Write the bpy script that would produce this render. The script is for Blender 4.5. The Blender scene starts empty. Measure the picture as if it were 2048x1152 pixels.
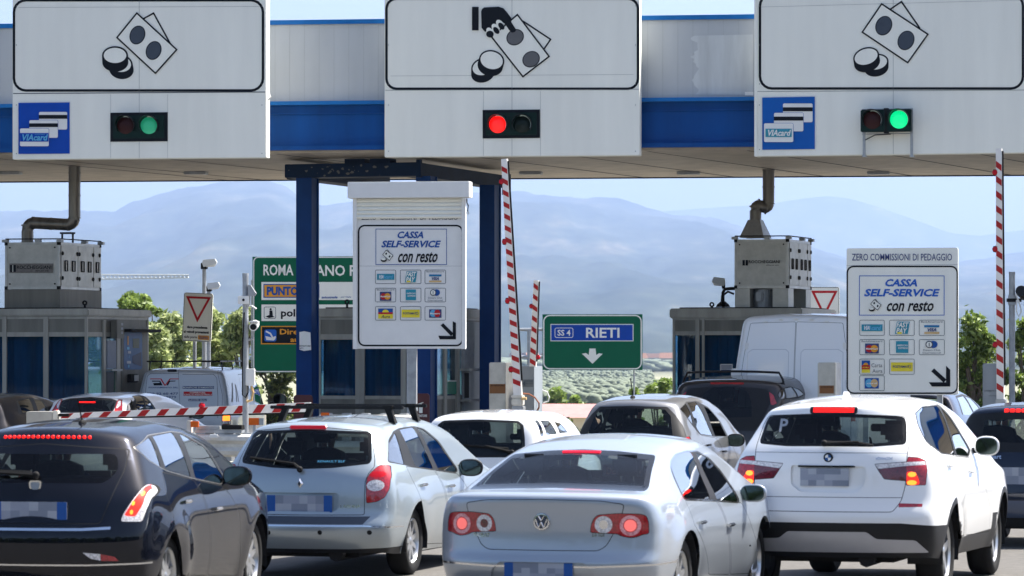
import bpy, bmesh, math, random
from mathutils import Vector, Matrix, noise
from mathutils.bvhtree import BVHTree
from mathutils.geometry import tessellate_polygon
random.seed(7)
R = math.radians
SC = bpy.context.scene
COL = SC.collection
# ---------------------------------------------------------------- camera
F, CX, YH, HC = 7500.0, 1024.0, 710.0, 2.06     # focal length in photo pixels, horizon row, lens height
cam = bpy.data.cameras.new('camera')
cam.sensor_width = 36.0
cam.lens = F / 2048 * 36
cam.shift_y = (YH - 576) / 2048
cam.clip_start = 1.0
cam.clip_end = 60000
cam.dof.use_dof = True
cam.dof.focus_distance = 61.0
cam.dof.aperture_fstop = 7.0
co = bpy.data.objects.new('camera', cam)
COL.objects.link(co)
co.location = (0, 0, HC)
co.rotation_euler = (R(90), 0, 0)
SC.camera = co
# ---------------------------------------------------------------- light
SUN_AZ, SUN_EL = 62.0, 56.0          # azimuth measured clockwise from straight ahead
w = bpy.data.worlds.new('World')
SC.world = w
w.use_nodes = True
nt = w.node_tree
bg = nt.nodes['Background']
sky = nt.nodes.new('ShaderNodeTexSky')
sky.sky_type = 'NISHITA'
sky.sun_disc = False
sky.sun_elevation = R(SUN_EL)
sky.sun_rotation = R(SUN_AZ)
sky.air_density = 0.8
sky.dust_density = 3.2
sky.ozone_density = 2.5
nt.links.new(sky.outputs[0], bg.inputs[0])
bg.inputs[1].default_value = 0.085
sl = bpy.data.lights.new('sun', 'SUN')
sl.energy = 4.9
sl.angle = R(0.53)
sl.color = (1.0, 0.955, 0.88)
so = bpy.data.objects.new('sun', sl)
COL.objects.link(so)
sd = Vector((math.sin(R(SUN_AZ)) * math.cos(R(SUN_EL)), math.cos(R(SUN_AZ)) * math.cos(R(SUN_EL)), math.sin(R(SUN_EL))))
so.rotation_euler = sd.to_track_quat('Z', 'Y').to_euler()
so.location = (30, 20, 60)
SC.view_settings.view_transform = 'Standard'
SC.view_settings.look = 'None'
SC.view_settings.exposure = 1.6
SC.view_settings.gamma = 1.0
SC.cycles.max_bounces = 7
SC.cycles.transparent_max_bounces = 16
SC.cycles.volume_bounces = 1
SC.cycles.sample_clamp_indirect = 6

# ---------------------------------------------------------------- materials
MATS = {}
def _nodes(name):
    m = bpy.data.materials.new(name)
    m.use_nodes = True
    return m, m.node_tree, m.node_tree.nodes['Principled BSDF']
def pm(name, col, rough=0.5, metal=0.0, var=0.08, scale=6.0, bump=0.0, spec=0.16, coat=0.0, streak=0.0):
    """principled material whose colour wanders a little with a noise in object space"""
    if name in MATS: return MATS[name]
    m, t, b = _nodes(name)
    N, L = t.nodes, t.links
    b.inputs['Roughness'].default_value = rough
    b.inputs['Metallic'].default_value = metal
    b.inputs['Specular IOR Level'].default_value = spec
    b.inputs['Coat Weight'].default_value = coat
    b.inputs['Coat Roughness'].default_value = 0.04
    tc = N.new('ShaderNodeTexCoord')
    mp = N.new('ShaderNodeMapping')
    if streak: mp.inputs['Scale'].default_value = (1, 1, 0.12)
    L.new(tc.outputs['Object'], mp.inputs[0])
    nz = N.new('ShaderNodeTexNoise')
    nz.inputs['Scale'].default_value = scale
    nz.inputs['Detail'].default_value = 6
    nz.inputs['Roughness'].default_value = 0.62
    L.new(mp.outputs[0], nz.inputs['Vector'])
    rp = N.new('ShaderNodeValToRGB')
    rp.color_ramp.elements[0].position = 0.3
    rp.color_ramp.elements[1].position = 0.7
    a = [max(0, c * (1 - var)) for c in col]; c2 = [min(1, c * (1 + var)) for c in col]
    rp.color_ramp.elements[0].color = (*a, 1)
    rp.color_ramp.elements[1].color = (*c2, 1)
    L.new(nz.outputs[0], rp.inputs[0])
    L.new(rp.outputs[0], b.inputs['Base Color'])
    if bump:
        bp = N.new('ShaderNodeBump')
        bp.inputs['Strength'].default_value = bump
        bp.inputs['Distance'].default_value = 0.02
        L.new(nz.outputs[0], bp.inputs['Height'])
        L.new(bp.outputs[0], b.inputs['Normal'])
    MATS[name] = m
    return m
def paint(name, col, metal=0.0, rough=0.35, dust=0.4):
    """car paint with a clear coat; the inside of the shell shows dark lining"""
    if name in MATS: return MATS[name]
    m, t, b = _nodes(name)
    N, L = t.nodes, t.links
    b.inputs['Base Color'].default_value = (*col, 1)
    b.inputs['Metallic'].default_value = metal
    b.inputs['Roughness'].default_value = rough
    b.inputs['Coat Weight'].default_value = 0.8 if max(col) < 0.06 else 1.0
    b.inputs['Specular IOR Level'].default_value = 0.0 if max(col) < 0.06 else 0.5
    b.inputs['Coat Roughness'].default_value = 0.03
    tc = N.new('ShaderNodeTexCoord')
    nz = N.new('ShaderNodeTexNoise')
    nz.inputs['Scale'].default_value = 3.0
    nz.inputs['Detail'].default_value = 8
    L.new(tc.outputs['Object'], nz.inputs['Vector'])
    mr = N.new('ShaderNodeMapRange')
    mr.inputs[3].default_value = 0.0; mr.inputs[4].default_value = 0.07
    L.new(nz.outputs[0], mr.inputs[0]); L.new(mr.outputs[0], b.inputs['Coat Roughness'])
    # road dust that thickens near the sills
    sx = N.new('ShaderNodeSeparateXYZ'); L.new(tc.outputs['Object'], sx.inputs[0])
    dr = N.new('ShaderNodeMapRange'); L.new(sx.outputs[2], dr.inputs[0])
    dr.inputs[1].default_value = 0.75; dr.inputs[2].default_value = 0.2; dr.inputs[3].default_value = 0.0; dr.inputs[4].default_value = dust
    mu = N.new('ShaderNodeMath'); mu.operation = 'MULTIPLY'
    L.new(dr.outputs[0], mu.inputs[0]); L.new(nz.outputs[0], mu.inputs[1])
    mx = N.new('ShaderNodeMix'); mx.data_type = 'RGBA'
    L.new(mu.outputs[0], mx.inputs[0]); mx.inputs[6].default_value = (*col, 1); mx.inputs[7].default_value = (0.2, 0.18, 0.15, 1)
    L.new(mx.outputs[2], b.inputs['Base Color'])
    d = N.new('ShaderNodeBsdfDiffuse'); d.inputs[0].default_value = (0.05, 0.05, 0.055, 1)
    ge = N.new('ShaderNodeNewGeometry')
    mm = N.new('ShaderNodeMixShader')
    L.new(ge.outputs['Backfacing'], mm.inputs[0])
    L.new(b.outputs[0], mm.inputs[1]); L.new(d.outputs[0], mm.inputs[2])
    L.new(mm.outputs[0], N['Material Output'].inputs[0])
    MATS[name] = m
    return m
def glass(name, tint, refl=1.0, rough=0.0):
    if name in MATS: return MATS[name]
    m, t, b = _nodes(name)
    N, L = t.nodes, t.links
    N.remove(b)
    tr = N.new('ShaderNodeBsdfTransparent'); tr.inputs[0].default_value = (*tint, 1)
    gl = N.new('ShaderNodeBsdfGlossy'); gl.inputs['Roughness'].default_value = rough
    gl.inputs[0].default_value = (0.95, 0.97, 1.0, 1)
    fr = N.new('ShaderNodeFresnel'); fr.inputs[0].default_value = 1.55
    mu = N.new('ShaderNodeMath'); mu.operation = 'MULTIPLY'; mu.inputs[1].default_value = refl
    mu.use_clamp = True
    L.new(fr.outputs[0], mu.inputs[0])
    mm = N.new('ShaderNodeMixShader')
    L.new(mu.outputs[0], mm.inputs[0]); L.new(tr.outputs[0], mm.inputs[1]); L.new(gl.outputs[0], mm.inputs[2])
    L.new(mm.outputs[0], N['Material Output'].inputs[0])
    MATS[name] = m
    return m
def emit(name, col, s, base=None, rough=0.25):
    if name in MATS: return MATS[name]
    m, t, b = _nodes(name)
    b.inputs['Base Color'].default_value = (*(base or col), 1)
    b.inputs['Roughness'].default_value = rough
    b.inputs['Emission Color'].default_value = (*col, 1)
    b.inputs['Emission Strength'].default_value = s
    MATS[name] = m
    return m
def lens(name, col, rough=0.12, scale=60):
    """moulded lamp plastic with fine ribs"""
    if name in MATS: return MATS[name]
    m, t, b = _nodes(name)
    N, L = t.nodes, t.links
    b.inputs['Base Color'].default_value = (*col, 1)
    b.inputs['Roughness'].default_value = rough
    b.inputs['Coat Weight'].default_value = 1.0
    tc = N.new('ShaderNodeTexCoord')
    vo = N.new('ShaderNodeTexVoronoi'); vo.inputs['Scale'].default_value = scale
    L.new(tc.outputs['Object'], vo.inputs['Vector'])
    rp = N.new('ShaderNodeValToRGB')
    rp.color_ramp.elements[0].color = (*[min(1, c * 1.5 + 0.01) for c in col], 1)
    rp.color_ramp.elements[1].color = (*[c * 0.55 for c in col], 1)
    L.new(vo.outputs[0], rp.inputs[0]); L.new(rp.outputs[0], b.inputs['Base Color'])
    MATS[name] = m
    return m

M = dict(
 signwhite=pm('sign_white', (0.86, 0.86, 0.785), 0.42, var=0.05, scale=2.2, streak=1, bump=0.03),
 signgrey=pm('sign_white_far', (0.55, 0.58, 0.60), 0.45, var=0.05, scale=3),
 black=pm('sign_black', (0.004, 0.006, 0.010), 0.55, var=0.1),
 slate=pm('sign_slate', (0.06, 0.075, 0.10), 0.4, var=0.06),
 grey=pm('sign_grey', (0.13, 0.13, 0.135), 0.45, var=0.06),
 seam=pm('seam', (0.28, 0.30, 0.30), 0.6),
 cardblue=pm('card_blue', (0.002, 0.06, 0.40), 0.35, var=0.05),
 cardblue2=pm('card_blue_faded', (0.003, 0.10, 0.42), 0.35, var=0.05),
 white=pm('enamel_white', (0.78, 0.78, 0.76), 0.35, var=0.03),
 skyblue=pm('sky_blue_ink', (0.12, 0.42, 0.66), 0.4),
 textblue=pm('text_blue', (0.015, 0.085, 0.33), 0.45),
 textblue2=pm('text_blue_bright', (0.02, 0.12, 0.50), 0.45),
 navy=pm('text_navy', (0.05, 0.07, 0.19), 0.45),
 green=pm('motorway_green', (0.0, 0.115, 0.055), 0.4, var=0.06, scale=2),
 roadblue=pm('route_blue', (0.005, 0.06, 0.38), 0.4),
 orange=pm('orange_ink', (0.75, 0.33, 0.03), 0.4),
 yellow=pm('yellow_ink', (0.80, 0.66, 0.05), 0.4),
 red=pm('red_ink', (0.50, 0.02, 0.025), 0.4),
 teal=pm('teal_ink', (0.03, 0.28, 0.38), 0.4),
 tan=pm('tan_ink', (0.62, 0.42, 0.20), 0.4),
 blueink=pm('blue_ink', (0.02, 0.18, 0.38), 0.4),
 steelblue=pm('beam_blue', (0.0, 0.062, 0.26), 0.5, var=0.18, scale=2.5, streak=1),
 trimblue=pm('trim_blue', (0.01, 0.14, 0.42), 0.45, var=0.1),
 columnblue=pm('column_blue', (0.0, 0.033, 0.15), 0.5, var=0.15, scale=3),
 darkblue=pm('frame_dark_blue', (0.001, 0.014, 0.045), 0.6, var=0.2, scale=4),
 chipped=pm('chipped_primer', (0.13, 0.13, 0.12), 0.8, var=0.2, scale=30),
 galv=pm('galvanised', (0.36, 0.38, 0.40), 0.5, 0.5, var=0.18, scale=9),
 alu=pm('booth_aluminium', (0.36, 0.35, 0.31), 0.42, 0.15, var=0.16, scale=5, streak=1),
 aludark=pm('booth_panel', (0.19, 0.185, 0.16), 0.5, 0.1, var=0.2, scale=4, streak=1),
 steel=pm('brushed_steel', (0.42, 0.42, 0.40), 0.38, 0.7, var=0.16, scale=6),
 acpanel=pm('unit_panel', (0.44, 0.44, 0.41), 0.42, 0.45, var=0.14, scale=5),
 duct=pm('duct_steel', (0.20, 0.19, 0.17), 0.33, 0.75, var=0.25, scale=12, streak=1),
 rubber=pm('rubber', (0.010, 0.010, 0.010), 0.8, var=0.15, spec=0.2),
 blackplastic=pm('black_plastic', (0.010, 0.0105, 0.012), 0.45, var=0.1, spec=0.25),
 dark=pm('dark_interior', (0.03, 0.03, 0.033), 0.85, var=0.1),
 seat=pm('seat_fabric', (0.045, 0.045, 0.05), 0.9, var=0.15, scale=30),
 seatgrey=pm('seat_fabric_grey', (0.11, 0.11, 0.12), 0.9, var=0.15, scale=30),
 curtain=pm('curtain_blue', (0.01, 0.13, 0.26), 0.9, var=0.5, scale=3, streak=1),
 asphalt=pm('asphalt', (0.105, 0.10, 0.093), 0.9, var=0.22, scale=9, bump=0.4),
 concrete=pm('concrete', (0.36, 0.35, 0.32), 0.85, var=0.15, scale=3, bump=0.2),
 concretesh=pm('cabinet_grey', (0.24, 0.27, 0.30), 0.5, var=0.08, scale=4, streak=1),
 cream=pm('rail_white', (0.62, 0.60, 0.54), 0.55, var=0.16, scale=8),
 brown=pm('brown_label', (0.16, 0.075, 0.03), 0.6, var=0.1),
 maroon=pm('maroon_board', (0.10, 0.035, 0.035), 0.5, var=0.1),
 reflorange=pm('reflector_orange', (0.75, 0.14, 0.015), 0.4),
 chrome=pm('chrome', (0.75, 0.76, 0.78), 0.12, 1.0, var=0.03),
 alloy=pm('alloy', (0.52, 0.53, 0.54), 0.28, 0.85, var=0.06),
 alloydark=pm('brake_dark', (0.03, 0.03, 0.03), 0.6, var=0.1),
 redlens=lens('red_lens', (0.35, 0.006, 0.014)),
 darkred=lens('dark_red_lens', (0.11, 0.004, 0.012)),
 clearlens=lens('clear_lens', (0.62, 0.60, 0.60)),
 pinklens=lens('pale_red_lens', (0.95, 0.34, 0.36), scale=70),
 litred=emit('lit_red', (1.0, 0.02, 0.008), 0.5, base=(0.4, 0.02, 0.01)),
 litorange=emit('lit_orange', (1.0, 0.22, 0.02), 0.9),
 sunbrake=emit('brake_strip_sun_glow', (1.0, 0.02, 0.06), 0.4, base=(0.6, 0.02, 0.05)),  # glow stands in for sunlight on an unlit strip
 brakered=emit('brake_strip', (1.0, 0.01, 0.006), 0.5),
 paleglow=emit('lamp_core', (1.0, 0.16, 0.12), 0.22, base=(0.8, 0.2, 0.2)),
 dullbrake=emit('brake_strip_faint_glow', (0.8, 0.02, 0.05), 0.08, base=(0.45, 0.01, 0.03)),  # strip is off; slight glow added to lift its red
 sigred=emit('signal_red', (1.0, 0.006, 0.004), 0.42, base=(0.5, 0.01, 0.01)),
 siggreen=emit('signal_green', (0.0, 0.75, 0.26), 0.38, base=(0.0, 0.35, 0.12)),
 siggreen2=emit('signal_green_faint', (0.02, 0.42, 0.22), 0.10, base=(0.02, 0.35, 0.18)),
 sigoff=pm('signal_off', (0.035, 0.006, 0.006), 0.2),
 sigoff2=pm('signal_off_dark', (0.006, 0.014, 0.012), 0.2),
 siggreenbox=pm('signal_box', (0.001, 0.018, 0.014), 0.4),
 visorlight=pm('visor_rim_sunlight', (0.75, 0.9, 0.85), 0.4),
 boomwhite=pm('boom_white', (0.76, 0.75, 0.73), 0.4, var=0.06, scale=8),
 boomred=pm('boom_red', (0.38, 0.02, 0.02), 0.4, var=0.15, scale=10),
 lampred=pm('lamp_red', (0.45, 0.01, 0.02), 0.2),
 plate=pm('plate_white', (0.36, 0.39, 0.45), 0.4, var=0.05),
 plate2=pm('plate_grey', (0.21, 0.24, 0.30), 0.4, var=0.05),
 platemid=pm('plate_mid', (0.28, 0.31, 0.38), 0.4, var=0.05),
 plateblue=pm('plate_blue', (0.02, 0.09, 0.32), 0.4, var=0.05),
 skin=pm('skin', (0.42, 0.24, 0.17), 0.6, var=0.06),
 hair=pm('hair_dark', (0.02, 0.015, 0.012), 0.7, var=0.2),
 shirt=pm('shirt_dark', (0.03, 0.035, 0.05), 0.85, var=0.1),
 shirt2=pm('shirt_light', (0.5, 0.5, 0.5), 0.85, var=0.1),
 glass=glass('car_glass', (0.62, 0.72, 0.72), 0.45),
 glassdark=glass('car_glass_tinted', (0.20, 0.24, 0.24), 0.6),
 glassside=glass('car_side_glass', (0.26, 0.32, 0.34), 2.4),
 glassbooth=glass('booth_glass', (0.60, 0.75, 0.82), 0.6),
 bark=pm('bark', (0.10, 0.08, 0.06), 0.9, var=0.3, scale=14),
 pinkroof=pm('pink_roof', (0.42, 0.20, 0.19), 0.8, var=0.12, scale=3),
)
def leafmat(name, a, b, c):
    m, t, bs = _nodes(name)
    N, L = t.nodes, t.links
    bs.inputs['Roughness'].default_value = 0.55
    oi = N.new('ShaderNodeNewGeometry')
    rp = N.new('ShaderNodeValToRGB')
    rp.color_ramp.elements[0].color = (*a, 1)
    rp.color_ramp.elements[1].color = (*c, 1)
    e = rp.color_ramp.elements.new(0.5); e.color = (*b, 1)
    L.new(oi.outputs['Random Per Island'], rp.inputs[0])
    L.new(rp.outputs[0], bs.inputs['Base Color'])
    tl = N.new('ShaderNodeBsdfTranslucent')
    L.new(rp.outputs[0], tl.inputs[0])
    mm = N.new('ShaderNodeMixShader'); mm.inputs[0].default_value = 0.42
    L.new(bs.outputs[0], mm.inputs[1]); L.new(tl.outputs[0], mm.inputs[2])
    L.new(mm.outputs[0], N['Material Output'].inputs[0])
    return m
M['leafolive'] = leafmat('leaf_olive', (0.15, 0.20, 0.06), (0.31, 0.37, 0.145), (0.49, 0.53, 0.26))
M['leafbright'] = leafmat('leaf_bright', (0.05, 0.09, 0.012), (0.13, 0.20, 0.03), (0.30, 0.38, 0.10))
M['leafgreen'] = leafmat('leaf_green', (0.08, 0.13, 0.02), (0.17, 0.25, 0.045), (0.28, 0.36, 0.09))
M['leafdark'] = leafmat('leaf_dark', (0.02, 0.035, 0.01), (0.05, 0.075, 0.02), (0.16, 0.18, 0.04))

def corrugated(name, col, scale, var=0.1, axis='X', metal=0.2, rough=0.5, depth=0.3):
    m, t, b = _nodes(name)
    N, L = t.nodes, t.links
    b.inputs['Roughness'].default_value = rough
    b.inputs['Metallic'].default_value = metal
    tc = N.new('ShaderNodeTexCoord')
    wv = N.new('ShaderNodeTexWave'); wv.bands_direction = axis; wv.wave_profile = 'SAW'
    wv.inputs['Scale'].default_value = scale
    L.new(tc.outputs['Object'], wv.inputs['Vector'])
    mp = N.new('ShaderNodeMapping'); mp.inputs['Scale'].default_value = (1, 1, 0.15)
    L.new(tc.outputs['Object'], mp.inputs[0])
    nz = N.new('ShaderNodeTexNoise'); nz.inputs['Scale'].default_value = 3; nz.inputs['Detail'].default_value = 6
    L.new(mp.outputs[0], nz.inputs['Vector'])
    rp = N.new('ShaderNodeValToRGB')
    rp.color_ramp.elements[0].position = 0.3; rp.color_ramp.elements[1].position = 0.75
    rp.color_ramp.elements[0].color = (*[c * (1 - var) for c in col], 1)
    rp.color_ramp.elements[1].color = (*[c * (1 + var) for c in col], 1)
    L.new(nz.outputs[0], rp.inputs[0])
    r2 = N.new('ShaderNodeValToRGB')
    r2.color_ramp.elements[0].position = 0.0; r2.color_ramp.elements[1].position = 0.06
    r2.color_ramp.elements[0].color = (1 - depth, 1 - depth, 1 - depth, 1)
    L.new(wv.outputs[0], r2.inputs[0])
    mx = N.new('ShaderNodeMix'); mx.data_type = 'RGBA'; mx.blend_type = 'MULTIPLY'; mx.inputs[0].default_value = 1
    L.new(rp.outputs[0], mx.inputs[6]); L.new(r2.outputs[0], mx.inputs[7])
    L.new(mx.outputs[2], b.inputs['Base Color'])
    bp = N.new('ShaderNodeBump'); bp.inputs['Strength'].default_value = 0.5; bp.inputs['Distance'].default_value = 0.02
    L.new(wv.outputs[0], bp.inputs['Height']); L.new(bp.outputs[0], b.inputs['Normal'])
    return m
M['fascia'] = corrugated('gantry_fascia', (0.44, 0.465, 0.49), 1.3, var=0.05, depth=0.16)
M['soffit'] = corrugated('gantry_soffit', (0.42, 0.36, 0.28), 1.1, var=0.18, axis='Y', metal=0.0, rough=0.6, depth=0.25)
M['ribbed'] = corrugated('ribbed_grey_cladding', (0.30, 0.33, 0.35), 5.0, var=0.08)

# ---------------------------------------------------------------- mesh helper
def tag(o, label=None, cat=None, group=None, kind=None):
    if label: o['label'] = label
    if cat: o['category'] = cat
    if group: o['group'] = group
    if kind: o['kind'] = kind
    return o
def empty(name, loc=(0, 0, 0), rz=0.0, label=None, cat=None, group=None):
    o = bpy.data.objects.new(name, None)
    o.empty_display_size = 0.3
    COL.objects.link(o)
    o.location = loc
    o.rotation_euler = (0, 0, rz)
    tag(o, label, cat, group)
    return o
def ell(cx, cy, rx, ry, tilt=0, n=28, a0=0, a1=360):
    """ellipse in photo pixels; tilt is clockwise on screen"""
    c, s = math.cos(R(tilt)), math.sin(R(tilt))
    out = []
    full = abs(a1 - a0) >= 360
    for i in range(n if full else n + 1):
        t = R(a0 + (a1 - a0) * i / n)
        x, y = rx * math.cos(t), ry * math.sin(t)
        out.append((cx + x * c - y * s, cy + x * s + y * c))
    return out
def rrect(x0, y0, x1, y1, r, n=5):
    out = []
    for cx, cy, a in ((x1 - r, y0 + r, -90), (x1 - r, y1 - r, 0), (x0 + r, y1 - r, 90), (x0 + r, y0 + r, 180)):
        for i in range(n + 1):
            t = R(a + 90 * i / n)
            out.append((cx + r * math.cos(t), cy + r * math.sin(t)))
    return out
def hull(pts):
    pts = sorted(set(pts))
    def half(ps):
        h = []
        for p in ps:
            while len(h) > 1 and (h[-1][0] - h[-2][0]) * (p[1] - h[-2][1]) - (h[-1][1] - h[-2][1]) * (p[0] - h[-2][0]) <= 0: h.pop()
            h.append(p)
        return h
    a, b = half(pts), half(pts[::-1])
    return a[:-1] + b[:-1]
class MB:
    """collects shapes (local coordinates) and links them as one mesh object"""
    def __init__(s):
        s.v, s.f, s.m, s.mats = [], [], [], []
    def mi(s, mat):
        if isinstance(mat, str): mat = M[mat]
        if mat not in s.mats: s.mats.append(mat)
        return s.mats.index(mat)
    def poly(s, pts, mat):
        b = len(s.v)
        s.v += [Vector(p) for p in pts]
        s.f.append(tuple(range(b, b + len(pts)))); s.m.append(s.mi(mat))
    def mesh(s, vs, fs, mat):
        b = len(s.v); k = s.mi(mat)
        s.v += [Vector(p) for p in vs]
        for f in fs:
            s.f.append(tuple(b + i for i in f)); s.m.append(k)
    def box(s, x0, x1, y0, y1, z0, z1, mat, bev=0.0):
        x0, x1 = min(x0, x1), max(x0, x1); y0, y1 = min(y0, y1), max(y0, y1); z0, z1 = min(z0, z1), max(z0, z1)
        if bev <= 0:
            vs = [(x, y, z) for z in (z0, z1) for y in (y0, y1) for x in (x0, x1)]
            s.mesh(vs, [(0, 2, 3, 1), (4, 5, 7, 6), (0, 1, 5, 4), (2, 6, 7, 3), (0, 4, 6, 2), (1, 3, 7, 5)], mat)
            return
        bm = bmesh.new()
        bmesh.ops.create_cube(bm, size=1)
        for v in bm.verts:
            v.co = Vector(((x0 + x1) / 2 + v.co.x * (x1 - x0), (y0 + y1) / 2 + v.co.y * (y1 - y0), (z0 + z1) / 2 + v.co.z * (z1 - z0)))
        bmesh.ops.bevel(bm, geom=bm.edges[:], offset=min(bev, 0.45 * min(x1 - x0, y1 - y0, z1 - z0)), segments=2, affect='EDGES')
        s.bm(bm, mat)
    def bm(s, bm, mat):
        bm.verts.index_update()
        s.mesh([v.co.copy() for v in bm.verts], [[v.index for v in f.verts] for f in bm.faces], mat)
        bm.free()
    def prism(s, pts, y0, y1, mat, axis='y'):
        """outline (a,b) extruded; axis y: (x,z), axis x: (y,z), axis z: (x,y)"""
        def P(p, t):
            return (p[0], t, p[1]) if axis == 'y' else ((t, p[0], p[1]) if axis == 'x' else (p[0], p[1], t))
        n = len(pts)
        ar = sum(pts[i][0] * pts[(i + 1) % n][1] - pts[(i + 1) % n][0] * pts[i][1] for i in range(n))
        if ar < 0: pts = pts[::-1]
        b = len(s.v); k = s.mi(mat)
        s.v += [Vector(P(p, y0)) for p in pts] + [Vector(P(p, y1)) for p in pts]
        fl = (axis == 'y')
        lo, hi = tuple(b + i for i in range(n)), tuple(b + n + i for i in range(n))
        # orientation: for axis y with y0<y1 the y0 cap faces -y
        s.f.append(lo if fl else lo[::-1]); s.m.append(k)
        s.f.append(hi[::-1] if fl else hi); s.m.append(k)
        for i in range(n):
            j = (i + 1) % n
            q = (b + i, b + n + i, b + n + j, b + j) if fl else (b + i, b + j, b + n + j, b + n + i)
            s.f.append(q); s.m.append(k)
    def tube(s, pts, r, mat, n=10, caps=True, r2=None):
        pts = [Vector(p) for p in pts]
        b = len(s.v); k = s.mi(mat)
        m = len(pts)
        up = Vector((0.013, 0.17, 1)).normalized()
        for i, p in enumerate(pts):
            d = (pts[min(i + 1, m - 1)] - pts[max(i - 1, 0)]).normalized()
            a = d.cross(up)
            if a.length < 0.05: a = d.cross(Vector((1, 0.1, 0)))
            a.normalize(); c = a.cross(d).normalized()
            if i and a.dot(la) < 0: pass
            la = a
            rr = r if r2 is None else r + (r2 - r) * i / (m - 1)
            for j in range(n):
                t = 2 * math.pi * j / n
                s.v.append(p + a * (rr * math.cos(t)) + c * (rr * math.sin(t)))
        for i in range(m - 1):
            for j in range(n):
                s.f.append((b + i * n + j, b + i * n + (j + 1) % n, b + (i + 1) * n + (j + 1) % n, b + (i + 1) * n + j)); s.m.append(k)
        if caps:
            s.f.append(tuple(b + j for j in range(n))[::-1]); s.m.append(k)
            s.f.append(tuple(b + (m - 1) * n + j for j in range(n))); s.m.append(k)
    def lathe(s, prof, c, axis, mat, n=32, sy=1.0):
        """profile (radius, along) revolved round axis through c"""
        b = len(s.v); k = s.mi(mat); c = Vector(c)
        A = {'x': (Vector((1, 0, 0)), Vector((0, 1, 0)), Vector((0, 0, 1))), 'y': (Vector((0, 1, 0)), Vector((0, 0, 1)), Vector((1, 0, 0))), 'z': (Vector((0, 0, 1)), Vector((1, 0, 0)), Vector((0, 1, 0)))}[axis]
        for r, h in prof:
            for j in range(n):
                t = 2 * math.pi * j / n
                s.v.append(c + A[0] * h + A[1] * (r * math.cos(t)) + A[2] * (r * math.sin(t) * sy))
        for i in range(len(prof) - 1):
            for j in range(n):
                s.f.append((b + i * n + j, b + i * n + (j + 1) % n, b + (i + 1) * n + (j + 1) % n, b + (i + 1) * n + j)); s.m.append(k)
    def sphere(s, c, rx, ry, rz, mat, n=12, m=8):
        vs, fs = [], []
        for i in range(m + 1):
            ph = math.pi * i / m
            for j in range(n):
                t = 2 * math.pi * j / n
                vs.append((c[0] + rx * math.sin(ph) * math.cos(t), c[1] + ry * math.sin(ph) * math.sin(t), c[2] + rz * math.cos(ph)))
        for i in range(m):
            for j in range(n):
                fs.append((i * n + j, (i + 1) * n + j, (i + 1) * n + (j + 1) % n, i * n + (j + 1) % n))
        s.mesh(vs, fs, mat)
    def build(s, name, parent=None, smooth=False, angle=35, loc=None, recalc=False):
        me = bpy.data.meshes.new(name)
        me.from_pydata([tuple(v) for v in s.v], [], s.f)
        for m in s.mats: me.materials.append(m)
        me.polygons.foreach_set('material_index', s.m)
        if recalc:
            bm = bmesh.new(); bm.from_mesh(me)
            bmesh.ops.remove_doubles(bm, verts=bm.verts, dist=1e-5)
            bmesh.ops.recalc_face_normals(bm, faces=bm.faces)
            bm.to_mesh(me); bm.free()
        if smooth:
            me.polygons.foreach_set('use_smooth', [True] * len(me.polygons))
            me.set_sharp_from_angle(angle=R(angle))
        me.update()
        o = bpy.data.objects.new(name, me)
        COL.objects.link(o)
        if parent: o.parent = parent
        if loc: o.location = loc
        return o
# ---------------------------------------------------------------- lettering
_TC = {}
def text_mesh(st, bold=0.0):
    key = (st, bold)
    if key in _TC: return _TC[key]
    cu = bpy.data.curves.new('t', 'FONT')
    cu.body = st
    cu.offset = bold
    cu.resolution_u = 2
    o = bpy.data.objects.new('t', cu)
    COL.objects.link(o)
    bpy.context.view_layer.update()
    me = bpy.data.meshes.new_from_object(o.evaluated_get(bpy.context.evaluated_depsgraph_get()))
    vs = [(v.co.x, v.co.y) for v in me.vertices]
    fs = [tuple(p.vertices) for p in me.polygons]
    bpy.data.objects.remove(o); bpy.data.curves.remove(cu); bpy.data.meshes.remove(me)
    x0, x1 = min(v[0] for v in vs), max(v[0] for v in vs)
    y0, y1 = min(v[1] for v in vs), max(v[1] for v in vs)
    vs = [((x - x0) / (x1 - x0), (y - y0) / (y1 - y0)) for x, y in vs]
    _TC[key] = (vs, fs)
    return _TC[key]
def wp(px, py, Y):
    return Vector(((px - CX) / F * Y, Y, HC - (py - YH) / F * Y))
class Pl:
    """vertical plane through column x0 at distance Y0; its right end comes nearer by angle a.
    local axes: u to the right along it, v away from the camera, z up"""
    def __init__(s, x0, Y0, a):
        s.a = R(a); s.o = Vector(((x0 - CX) / F * Y0, Y0, 0))
    def uv(s, px, py):
        k = (px - CX) / F; c, sn = math.cos(s.a), math.sin(s.a)
        u = (k * s.o.y - s.o.x) / (c + k * sn)
        Y = s.o.y - u * sn
        return u, HC - (py - YH) / F * Y
    def uvd(s, px, py, v):
        k = (px - CX) / F; c, sn = math.cos(s.a), math.sin(s.a)
        u = (k * (s.o.y + v * c) - s.o.x - v * sn) / (c + k * sn)
        Y = s.o.y - u * sn + v * c
        return u, HC - (py - YH) / F * Y
    def root(s, name, label=None, cat=None, group=None, at=None):
        """empty standing on the plane's foot"""
        e = empty(name, s.o, -s.a, label, cat, group)
        return e
    def P(s, px, py, v=0.0):
        u, z = s.uv(px, py)
        return Vector((u, v, z))
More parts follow.
